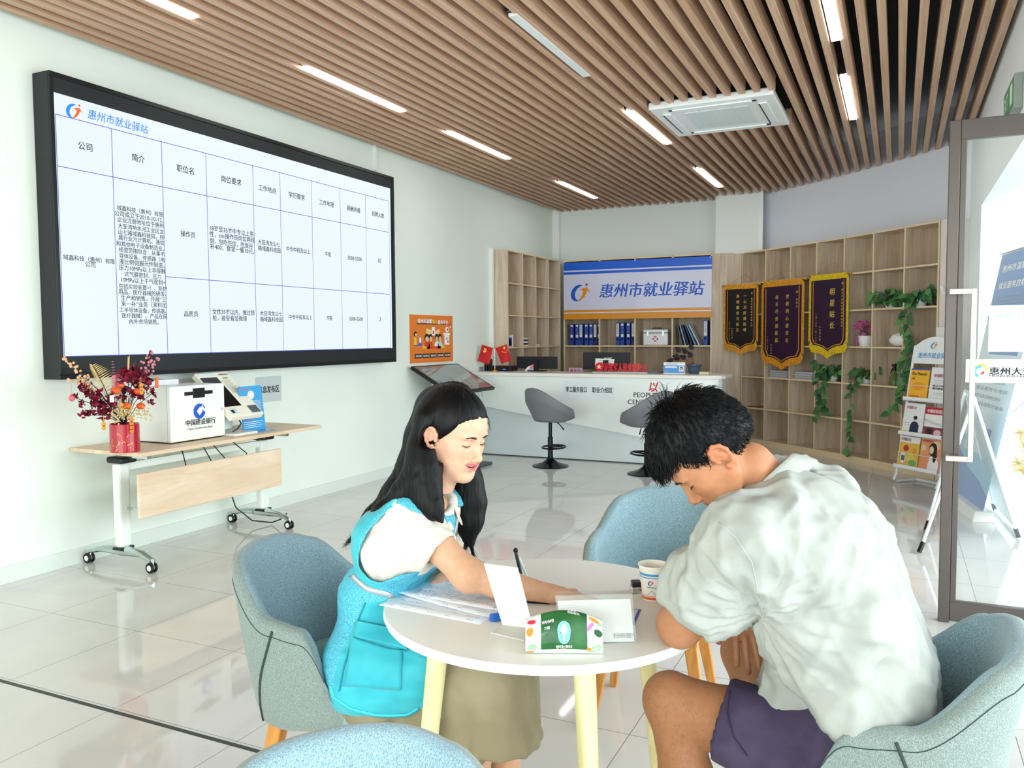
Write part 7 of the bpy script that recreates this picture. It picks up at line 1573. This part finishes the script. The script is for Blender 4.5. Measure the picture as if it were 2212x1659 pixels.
# far vest edge in front of the chest
# skirt
M_sk = noisy('skirt_khaki', '#8f8568', '#a0967a', 6, .8)
hemN = J(1010, 1760, 2.0); sp_ = [('c', pel-Z3*.06-RD*.07, pel-Z3*.06+RD*.07, .112, .112, .05), ('c', hipN, knN, .104, .088, .05), ('c', hipF, knF, .112, .088, .05), ('c', knN, J(1085, 1590, 2.07), .080, .080, .05), ('c', knF, J(1105, 1590, 2.18), .084, .084, .05), ('c', knN-FD*.09, J(985, 1760, 2.14), .09, .11, .06), ('c', J(920, 1480, 2.22), J(960, 1760, 2.2), .09, .10, .06), ('c', knN*.5+knF*.5, J(1095, 1600, 2.12), .085, .09, .05)]
kz = J(1100, 1640, 2.0)[2]
def cuts(p, d):
    fa_ = (p-knN.astype(np.float32))@FD.astype(np.float32); lim = kz+.0-.22*np.clip(-(fa_-.02)*6, 0, 1); return smax(d, lim-p[..., 2], .01)
Vv, Fv_ = solid(sp_, .05, .0075, cuts, 2); Nn = vnormals(Vv, Fv_); a = (Vv-pel)@FD; nr = (Vv-pel)@RD
amp = np.clip((pel[2]-Vv[:, 2]-.05)*6, 0.15, 1); Vv = Vv+Nn*((ridged(fbm(np.c_[a, nr, Vv[:, 2]], (10, 10, 1.3), 2, 2.0))*.020+fbm(Vv, (6, 6, 6), 2, 5)*.006)*amp)[:, None]
meshobj('skirt', Vv, Fv_, M_sk, Wm)
mb = MB()
for ak in (akN, akF):
    f = ak-Z3*.04; o = obj('shoe', MB().tube([f-FD*.04+Z3*-.005, f+FD*.05-Z3*.012, f+FD*.14-Z3*.02], [.036, .037, .026], 14, flat=.9), mat('shoe_white', '#e6e4de', .5), Wm, smooth=True)
# ---- hair
locks = [
 ([J(982, 872, 2.27), J(952, 888, 2.27), J(924, 945, 2.28), J(900, 1010, 2.29), J(860, 1068, 2.29), J(810, 1120, 2.28), J(772, 1154, 2.27)], [.062, .066, .058, .050, .040, .028, .012]),
 ([J(968, 884, 2.2), J(934, 908, 2.185), J(918, 962, 2.18), J(908, 1020, 2.17), J(876, 1062, 2.165), J(826, 1108, 2.17), J(784, 1150, 2.18)], [.045, .042, .038, .036, .030, .022, .010]),
 ([J(926, 972, 2.16), J(926, 1012, 2.145), J(926, 1055, 2.135), J(938, 1095, 2.12), J(955, 1128, 2.10)], [.020, .025, .025, .018, .005]),
 ([J(1005, 985, 2.33), J(1015, 1040, 2.335), J(1022, 1085, 2.33), J(1020, 1125, 2.32), J(1010, 1165, 2.30)], [.020, .030, .032, .024, .008])]
locks += [([J(930, 940, 2.20), J(916, 985, 2.17), J(908, 1040, 2.155), J(918, 1085, 2.14), J(930, 1112, 2.125)], [.026, .030, .030, .024, .008]),
 ([J(985, 950, 2.31), J(1000, 1020, 2.33), J(1005, 1080, 2.33), J(1008, 1130, 2.32), J(1018, 1178, 2.31)], [.02, .028, .030, .022, .006])]
lp = []
for pts, rad in locks:
    for i in range(len(pts)-1): lp.append(('c', pts[i], pts[i+1], rad[i], rad[i+1], .035))
WMf = WM.astype(np.float32); WOf = WO.astype(np.float32)
def hairW(p):
    q = (p-WOf)@WMf.T; cap_ = s_ell(q, (0, -.014, .040), (.080, .104, .092)); cap_ = smin(cap_, s_ell(q, (0, -.055, .01), (.073, .066, .085)), .02)
    x, y, z = q[..., 0], q[..., 1], q[..., 2]; ax = np.abs(x)
    # hairline: from the centre part, sweeping down and back over the temples to behind the ear
    line = .088-1.05*ax-8.0*np.clip(ax-.050, 0, 1)**1.3*0; yl = .068-.9*np.clip(ax-.01, 0, .1)
    plane = (y-.020)*.78-(z-.052)*.62+np.where(ax > .0, 0, 0)-.0; front = (y-.76*z+.12*ax-.029)*.78
    cap_ = smax(cap_, front, .016)
    ear_ = s_ell(q, (np.float32(.082), -.005, -.008), (.020, .022, .036)); cap_ = smax(cap_, -ear_, .006)
    part = np.hypot(x-.004, np.maximum(.105-z, 0)*0+.0)-.0016; groove = np.clip(.0045-np.abs(x-.004), 0, 1)*(z > .03)*1.1; cap_ = cap_+groove
    return cap_
def hairAll(p):
    d = hairW(p); l = union(p, lp, .02); ear_ = s_ell((p-WOf)@WMf.T, (.084, -.004, -.010), (.030, .024, .039)); l = smax(l, -ear_, .006)
    q = (p-WOf)@WMf.T; l = np.where((q[..., 2] > -.06) & (q[..., 1] > -.01) & (np.abs(q[..., 0]) < .085), smax(l, q[..., 1]*.9+.01-.0, .01), l)
    return smin(d, l, .014)
lo, hi = bbox(lp+[('e', WO, (.125, .125, .125))], .01); Vh, Fh = nets(hairAll, lo, hi, .0034); Vh = relax(Vh, Fh, 3, .5); Nh = vnormals(Vh, Fh)
q = (Vh-WO)@WM.T; ang = np.arctan2(q[:, 0], q[:, 1]+.03); g1 = fbm(np.c_[ang*1.0, q[:, 1]*2, q[:, 2]*.6], (16, 6, 3), 2, 7); gl_ = fbm(np.c_[(Vh-WO)@RT, (Vh-WO)@FW, Vh[:, 2]], (90, 90, 2.5), 2, 2)
low = np.clip((-.02-q[:, 2])*20, 0, 1); earf = np.clip((np.linalg.norm(q-np.array([.080, -.004, -.008]), axis=1)-.040)/.03, 0, 1)
Vh = Vh+Nh*earf[:, None]*((ridged(g1)*.0008)*(1-low)+ridged(gl_)*.0014*low)[:, None]
mb = MB()
for i, (pts, rad) in enumerate(locks): lockstrands(mb, pts, rad, (170, 120, 90, 110, 70, 80)[i], .0013, 10+i, (.035, .03, .02, .03, .02, .035)[i], ear_c=(WO, WM))
# fine flowing strands over the scalp from the parting down and back
g = np.random.default_rng(5)
def scalp(xx, yy):
    r = 1-(xx/.080)**2-((yy+.014)/.104)**2; return None if r <= 0 else np.array([xx, yy, .040+.092*math.sqrt(r)])
for i in range(0):
    s = 1 if g.random() < .6 else -1; y0_ = g.uniform(-.07, .062); P = []
    for t in np.linspace(0, 1, 8):
        th2 = t*1.75; x = .004+s*.081*math.sin(th2*.9); yy = max(y0_-(.085+.04*(y0_ > 0))*t**1.4, -.108); r = 1-(min(abs(x), .0799)/.0805)**2; zz = .040+.0935*math.cos(th2*.95)*(max(0, 1-((yy+.014)/.106)**2))**.5
        if th2*.9 > 1.5: break
        P.append(WO+np.array([x, yy, zz])@WM+g.normal(size=3)*.0004)
    if len(P) > 3: strands(mb, [P], .0009)
for i in range(26): # stray flyaway hairs
    p = WO+np.array([g.uniform(-.05, .05), g.uniform(-.05, .05), .13])@WM; d = g.normal(size=3)*.4-WM[1]*.6+WM[2]*.25; d /= np.linalg.norm(d); strands(mb, [[p-WM[2]*.01, p+d*.02+WM[2]*.004, p+d*.04-WM[2]*.002]], .0006)
for i in range(12):
    p = J(1046+g.uniform(-4, 2), 902+g.uniform(-12, 10), 2.17); strands(mb, [[p, p+RT*.012-Z3*.006, p+RT*.018-Z3*.022, p+RT*.012-Z3*.034]], .0005)
Vs, Fs = np.array(mb.v), mb.f
Hh_ = obj('hair', MB().add([tuple(v) for v in Vh], [tuple(f) for f in Fh]), M_hair, Wm, smooth=2); obj('hair_strands', mb, M_hair, Hh_, smooth=2)
# ================================================================ THE MAN
Fm = -RT*.90+FW*.43; Fm /= np.linalg.norm(Fm); Lm = -RT*.43-FW*.90; Lm /= np.linalg.norm(Lm) # facing, his left side (toward camera)
Mn = thing('person', 'man with short black hair, white shirt and purple shorts, head bowed over table', 'person', (C2[0], C2[1], 0))
sk = LC('#b9835f'); sk_d = LC('#ad7955')
pm = J(1860, 1580, 1.79); m1_ = J(1850, 1430, 1.79); m2_ = J(1795, 1275, 1.79); m3_ = J(1730, 1158, 1.79); nbm = J(1690, 1062, 1.79)
sL = J(1612, 1160, 1.64); sR = sL-Lm*.37; eL = J(1468, 1340, 1.80); eL[2] = TZ+.043
wL = J(1520, 1262, 2.02); eR = J(1700, 1285, 2.06); wR = J(1606, 1300, 1.985)
hLm, hRm = pm+Lm*.085+Fm*.02-Z3*.045, pm-Lm*.085+Fm*.02-Z3*.03
kL = J(1452, 1512, 1.89); kR = J(1612, 1408, 2.22); aL = J(1500, 1990, 1.86); aL[2] = .09; aR = J(1655, 1790, 2.2); aR[2] = .09
MO = J(1532, 976, 1.71); MF = -RT*.50-Z3*.84+FW*.06; MF /= np.linalg.norm(MF); MU = -RT*.85+Z3*.53; 
neckm = [('c', nbm-Z3*.03, J(1618, 1010, 1.745), .064, .055)]
V1, F1, Cc1, WWm, msurf, mf_, MM = make_head(False, MO, MF, MU, neckm, sk, LC('#a8584c'), smile=0)
hR = hand_prims(wR, -RT*.93+FW*.25, -Z3*.95+RT*.12-FW*.10, FW*.94+RT*.1, curl=(.12, .10, .12, .18), thumb=(.85, .5), spread=.09, s=1.0)
hL = hand_prims(wL, RT*.4-Z3*.3, FW*.7-RT*.5-Z3*.15, Z3, curl=(.3, .35, .4, .4), thumb=(.7, .5), s=1.0)
aL_ = [('c', sL, eL, .058, .044, .03), ('c', eL, eL*.6+wL*.4, .045, .040, .03), ('c', eL*.6+wL*.4, wL, .040, .028, .03)]+hL
aR_ = [('c', sR, eR, .056, .044, .03), ('c', eR, wR, .042, .028, .03)]+hR
V2, F2 = solid(aL_, .02, .0042); V3, F3 = solid(aR_, .02, .0036)
lg = []
for h_, k_, a_, f_ in ((hLm, kL, aL, 0), (hRm, kR, aR, 1)):
    lg += [('c', h_, h_*.4+k_*.6, .085, .074, .05), ('c', h_*.4+k_*.6, k_, .076, .060, .03), ('e', k_+Z3*.006+Fm*.008, (.057, .057, .055), None, .02), ('c', k_-Z3*.02, k_*.62+a_*.38-Fm*.018, .054, .060, .03), ('c', k_*.62+a_*.38-Fm*.012, a_, .056, .036, .03)]
V4, F4 = solid(lg, .03, .0055)
tor = [('c', pm-Lm*.09, pm+Lm*.09, .12, .12, .06), ('c', m1_-Lm*.08, m1_+Lm*.08, .116, .116, .08), ('c', m2_-Lm*.095, m2_+Lm*.095, .116, .116, .08), ('c', m3_-Lm*.10, m3_+Lm*.10, .105, .105, .08), ('c', nbm-Lm*.06-Z3*.03, nbm+Lm*.06-Z3*.03, .06, .06, .06), ('c', m3_+Lm*.08-Z3*.01, sL, .078, .058, .06), ('c', m3_-Lm*.08, sR, .085, .062, .06)]
V5, F5 = solid([(q[0], q[1], q[2], q[3]-(.03 if i < 5 else .012), q[4]-(.03 if i < 5 else .012), q[5]) for i, q in enumerate(tor)], .06, .010)
Vb, Fb, Cb_ = join([(V1, F1, Cc1), (V2, F2, np.tile(sk, (len(V2), 1))), (V3, F3, np.tile(sk*.97, (len(V3), 1))), (V4, F4, np.tile(sk_d, (len(V4), 1))), (V5, F5, np.tile(sk, (len(V5), 1)))])
meshobj('body', Vb, Fb, M_skinm, Mn, Cb_); face_details(Mn, WWm, msurf, False, 0, MM)
# leg hair: short fine strokes on thigh and shin
g = np.random.default_rng(11); mb = MB(); lt = bvh(V4, F4)
for i in range(300):
    px, py = (g.uniform(1400, 1560), g.uniform(1470, 1659)); d = ray(px, py); h = lt.ray_cast(Vector(EYE), Vector(d).normalized())
    if h[0] is None: continue
    p = np.array(h[0]); n = np.array(h[1]); n = n if n@d < 0 else -n; t = -Z3*.6+Fm*g.normal()*.5+Lm*g.normal()*.3; t -= n*(t@n); t /= np.linalg.norm(t)+1e-9; L_ = g.uniform(.004, .009)
    mb.tube([p, p+t*L_*.5+n*.0016, p+t*L_+n*.0012], [.00015, .00012, .00005], 3, cap=False)
obj('leg_hair', mb, mat('body_hair', '#3a2a24', .7), Mn)
# ---- shirt
M_sh = noisy('shirt_offwhite', '#a2a7a1', '#aeb3ac', 12, .75)
ax_ = (eL-sL)/np.linalg.norm(eL-sL); s1 = sL+(eL-sL)*.72
axr = (eR-sR)/np.linalg.norm(eR-sR)
ex = .020
shp = [(q[0], q[1], q[2], q[3]+ex*(1 if i in (1, 2, 3) else .75), q[4]+ex*(1 if i in (1, 2, 3) else .75), .07) for i, q in enumerate(tor)]
shp[4] = (shp[4][0], shp[4][1], shp[4][2], .068, .068, .06); shp[0] = ('c', pm-Lm*.07, pm+Lm*.06, .135, .135, .08)
shp += [('c', sL, sL+(eL-sL)*.5-Z3*.01, .068, .072, .05), ('c', sL+(eL-sL)*.5-Z3*.01, s1+ax_*.04-Z3*.012+FW*.01, .072, .070, .05), ('c', sR, sR+(eR-sR)*.8, .075, .075, .05), ('c', pm+Lm*.05+Fm*.02-Z3*.03, pm+Fm*.10+Lm*.05-Z3*.02, .12, .10, .06), ('c', m1_+Fm*.05, pm+Fm*.10-Z3*.0, .11, .10, .06)]
zh_ = J(1900, 1590, 1.70)[2]
def cutm(p, d):
    q = (p-s1.astype(np.float32))@ax_.astype(np.float32); near = (p-sL.astype(np.float32))@Lm.astype(np.float32)+.13; lowm = (sL[2]+.06-p[..., 2])
    d = smax(d, -s_cone(p, s1-ax_*.12-Z3*.008, s1+ax_*.07-Z3*.012+FW*.01, .058, .062), .003)
    fr_ = (p-sL.astype(np.float32))@Fm.astype(np.float32)+.12
    c = np.where((near > 0) & (fr_ > -.06), q, -1.0); d = smax(d, c, .004)
    zc = (zh_+.0)+.05*np.sin(((p-pm.astype(np.float32))@Fm.astype(np.float32))*9+1.2); d = smax(d, zc-p[..., 2], .008)
    nc = s_cone(p, nbm+Z3*.02-Fm*.01, J(1600, 1000, 1.74), .066, .066); return smax(d, -nc, .006)
Vv, Fv_ = solid(shp, .05, .0060, cutm, 2); Nn = vnormals(Vv, Fv_)
al = (Vv-sL)@ax_; sp1 = (m3_-pm)/np.linalg.norm(m3_-pm); u1 = (Vv-pm)@sp1; u2 = (Vv-pm)@Lm; sp2 = np.cross(Lm, sp1); u3 = (Vv-pm)@sp2
onarm = np.clip(((sL+Fm*-.05-Vv)@(-Fm))*0+(((Vv-m3_)@Fm)-.06)*14, 0, 1)*np.clip(((Vv-m3_)@Lm+.02)*14, 0, 1)
# folds fan from the near armpit and run down the back
ap_ = J(1645, 1300, 1.66); rr_ = np.linalg.norm(Vv-ap_, axis=1); dirv = (Vv-ap_)/rr_[:, None]
fan = ridged(fbm(dirv, (5, 5, 5), 1, 3.3))*np.exp(-(rr_/.26)**2)*.012
long_ = ridged(fbm(np.c_[u3+u1*.35, u2, u1], (8, 7, 1.5), 2, 1.5))*.018+ridged(fbm(np.c_[u3-u1*.5, u2, u1], (15, 10, 2.2), 1, 7.5))*.008
armf = ridged(fbm(np.c_[al, (Vv@RT), (Vv@FW)], (4, 11, 11), 1, 6.1))*.011+ridged(fbm(np.c_[al+(Vv@FW)*.6, (Vv@RT)], (9, 7))if False else fbm(np.c_[al+(Vv@FW)*.6, (Vv@RT), Vv[:, 2]], (9, 7, 3), 1, 2.1))*.004
soft = fbm(Vv, (4, 4, 4), 2, 8.8)*.008; lowf = np.clip((.16-u1)*6, 0, 1)*ridged(fbm(np.c_[u1, u2, u3], (13, 4, 6), 2, 2.4))*.014
shp_ = lambda n_: np.clip(1-np.abs(n_)*5, 0, 1)**1.5
crs = shp_(fbm(np.c_[u3*.8+u1*.5, u2, u1*.35], (9, 9, 9), 2, 12.0))*.0065+shp_(fbm(np.c_[u3-u1*.3, u2*1.2, u1*.4], (15, 13, 11), 1, 4.4))*.0035
crs = crs+shp_(fbm(np.c_[al*.5, (Vv@RT), (Vv@FW)], (9, 14, 14), 1, 2.7))*.005*onarm
Vv = relax(Vv+Nn*((long_+lowf)*(1-onarm)+armf*onarm+fan+soft+crs)[:, None], Fv_, 1, .3)
Fv2 = Fv_; o = meshobj('shirt', Vv, Fv2, M_sh, Mn)
ts = bvh(Vv, Fv2)
M_shs = mat('shirt_seam', '#c3c9c2', .8)
ribbon('shoulder_seam', [(1552, 1128), (1590, 1160), (1625, 1215), (1640, 1290)], 1.5, M_shs, Mn, off=.0006, tree=ts, thick=.0008)
# turned up cuff
n1_ = np.cross(ax_, Z3); n1_ /= np.linalg.norm(n1_); n2_ = np.cross(ax_, n1_); mb = MB(); N_ = 40
ct = [s1-ax_*.034, s1-ax_*.002]; 
for c_ in (s1-ax_*.030-Z3*.010+FW*.008, s1+ax_*.004-Z3*.012+FW*.010):
    for i in range(N_): a = 2*PI*i/N_; w_ = .0745+.003*math.sin(3*a+1)+.002*math.sin(7*a); mb.v.append(tuple(c_+(n1_*math.cos(a)+n2_*math.sin(a))*w_))
mb.f = [(i, (i+1) % N_, N_+(i+1) % N_, N_+i) for i in range(N_)]; mb.m = [0]*N_; obj('cuff', mb, M_sh, Mn, smooth=2, solid=.005, subd=1)
# collar: a band wrapped round the back of the neck
mb = MB(); na = J(1625, 1010, 1.745)-nbm; na /= np.linalg.norm(na); c0 = nbm+na*.012; b1 = np.cross(na, Lm); b1 /= np.linalg.norm(b1); n = 24
rows = ((.074, .058), (.081, .055), (.104, -.006))
for (r_, h_) in rows:
    for i in range(n): a = (i/(n-1)-.5)*math.radians(285); d = b1*math.cos(a)+Lm*math.sin(a); fr_ = abs(a)/math.radians(142); mb.v.append(tuple(c0+d*(r_*(1+.05*fr_))+na*(h_-.02*fr_**2*(1 if h_ > 0 else 2.2))))
for k in range(2):
    for i in range(n-1): mb.f.append((k*n+i, k*n+i+1, (k+1)*n+i+1, (k+1)*n+i)); mb.m.append(0)
if (b1@(-MF)) < 0: pass
obj('collar', mb, M_sh, Mn, smooth=2, solid=.005, subd=1)
# ---- shorts
M_so = noisy('shorts_purple', '#3d3450', '#4a405c', 12, .8)
so = [('c', pm-Lm*.09, pm+Lm*.09, .135, .135, .05), ('c', hLm, hLm*.32+kL*.68, .118, .094, .04), ('c', hRm, hRm*.36+kR*.64, .112, .094, .04)]
cL, cR = hLm*.30+kL*.70, hRm*.42+kR*.58; dL, dR = (kL-hLm)/np.linalg.norm(kL-hLm), (kR-hRm)/np.linalg.norm(kR-hRm)
so = [so[0], ('c', hLm, cL+dL*.03, .106, .087, .04), ('c', hRm, cR+dR*.03, .100, .088, .04)]
def cuto(p, d):
    f32 = lambda q: np.asarray(q, np.float32); side = (p-f32((hLm+hRm)/2+(dL+dR)*.15))@f32(Lm)
    cl = np.where(side > -.0, (p-f32(cL))@f32(dL), -1.); cr_2 = np.where(side < .0, (p-f32(cR))@f32(dR), -1.); d = smax(smax(d, cl, .003), cr_2, .003); d = smax(d, -s_cone(p, cL-dL*.14, cL+dL*.06, .086, .079), .003); return smax(d, -s_cone(p, cR-dR*.12, cR+dR*.06, .088, .075), .003)
Vv, Fv_ = solid(so, .04, .0050, cuto, 2); Nn = vnormals(Vv, Fv_); q1 = (Vv-hLm)@dL; q2 = (Vv-hLm)@Lm; q3 = Vv[:, 2]
Vv = Vv+Nn*(ridged(fbm(np.c_[q1, q2, q3], (8, 6, 6), 2, 5.5))*.005)[:, None]
Fv2 = Fv_; o = meshobj('shorts', Vv, Fv2, M_so, Mn); tso = bvh(Vv, Fv2)
ribbon('hem_seam', [(1577, 1492), (1572, 1540), (1585, 1590), (1615, 1632)], 1.6, mat('shorts_seam', '#2a2338', .8), Mn, off=.002, tree=tso)
for a_ in (aL, aR): obj('shoe', MB().tube([a_-Fm*.05-Z3*.05, a_+Fm*.05-Z3*.052, a_+Fm*.16-Z3*.06], [.040, .042, .028], 14, flat=.95), mat('shoe_dark', '#2b2d33', .5), Mn, smooth=True)
# ---- short hair
MOf = MO.astype(np.float32); MMf = MM.astype(np.float32)
def hairM(p, grow=0.0):
    q = (p-MOf)@MMf.T; d = s_ell(q, (0, -.012, .045), (.082+grow, .103+grow, .094+grow)); d = smin(d, s_ell(q, (0, -.058, .012), (.068+grow, .056+grow, .07+grow)), .02); d = smin(d, s_ell(q, (0, .062, .066), (.050, .034, .032)), .03)
    x, y, z = q[..., 0], q[..., 1], q[..., 2]; ax = np.abs(x)
    # lower boundary of the hair by position front to back
    front = np.where(y > .045, .056-z, np.where(y > .012, (.002+(y-.012)*1.45)-z, np.where(y > -.012, .026-z, np.where(y > -.03, (.026-(-.012-y)*3.0)-z, -.040-(.0)-z))))
    d = smax(d, front*.7, .012); return d
Vh, Fh = nets(hairM, MO-.16, MO+.16, .0034); Vh = relax(Vh, Fh, 1, .3); Nh = vnormals(Vh, Fh)
q = (Vh-MO)@MM.T; Vh = Vh+Nh*(fbm(q, (45, 45, 45), 2, 3)*.002)[:, None]; hb = bvh(Vh, Fh)
mb = MB(); g = np.random.default_rng(21); whorl = np.array([.01, -.055, .118]); cent = Vh[Fh].mean(1); cn = vnormals(Vh, Fh)[Fh[:, 0]]; ids = g.choice(len(Fh), 3800, replace=len(Fh) < 3800)
for i in ids:
    p = cent[i]; n = cn[i]; l_ = (p-MO)@MM.T
    t = (l_-whorl); t = t@MM; t -= n*(t@n); t /= np.linalg.norm(t)+1e-9; t = t+g.normal(size=3)*.22
    if l_[1] > .03: t = t+MM[1]*.5-MM[2]*.7
    t = t-MM[2]*.35*(l_[2] < .06); t /= np.linalg.norm(t); L_ = g.uniform(.014, .030)*(1.15 if l_[2] > .06 else .62)
    mb.tube([p-n*.003, p+t*L_*.5+n*.0045, p+t*L_+n*.0015], [.0010, .0009, .0002], 3, cap=False)
# tuft standing up on top
for i in range(46):
    p = WWm(np.array([g.uniform(-.02, .03), g.uniform(-.05, .0), .128])); up = Z3*.8+RT*g.normal()*.35-FW*.1+MM[2]*.3; up /= np.linalg.norm(up); L_ = g.uniform(.02, .045); bend = RT*g.choice([-1, 1])*.4
    mb.tube([p, p+up*L_*.5, p+up*L_+bend*L_*.35, p+up*L_*1.1+bend*L_*.9], [.0008, .0007, .0005, .0001], 3, cap=False)
Hm = obj('hair', MB().add([tuple(v) for v in Vh], [tuple(f) for f in Fh]), M_hair, Mn, smooth=2); obj('hair_strands', mb, M_hair, Hm, smooth=2)
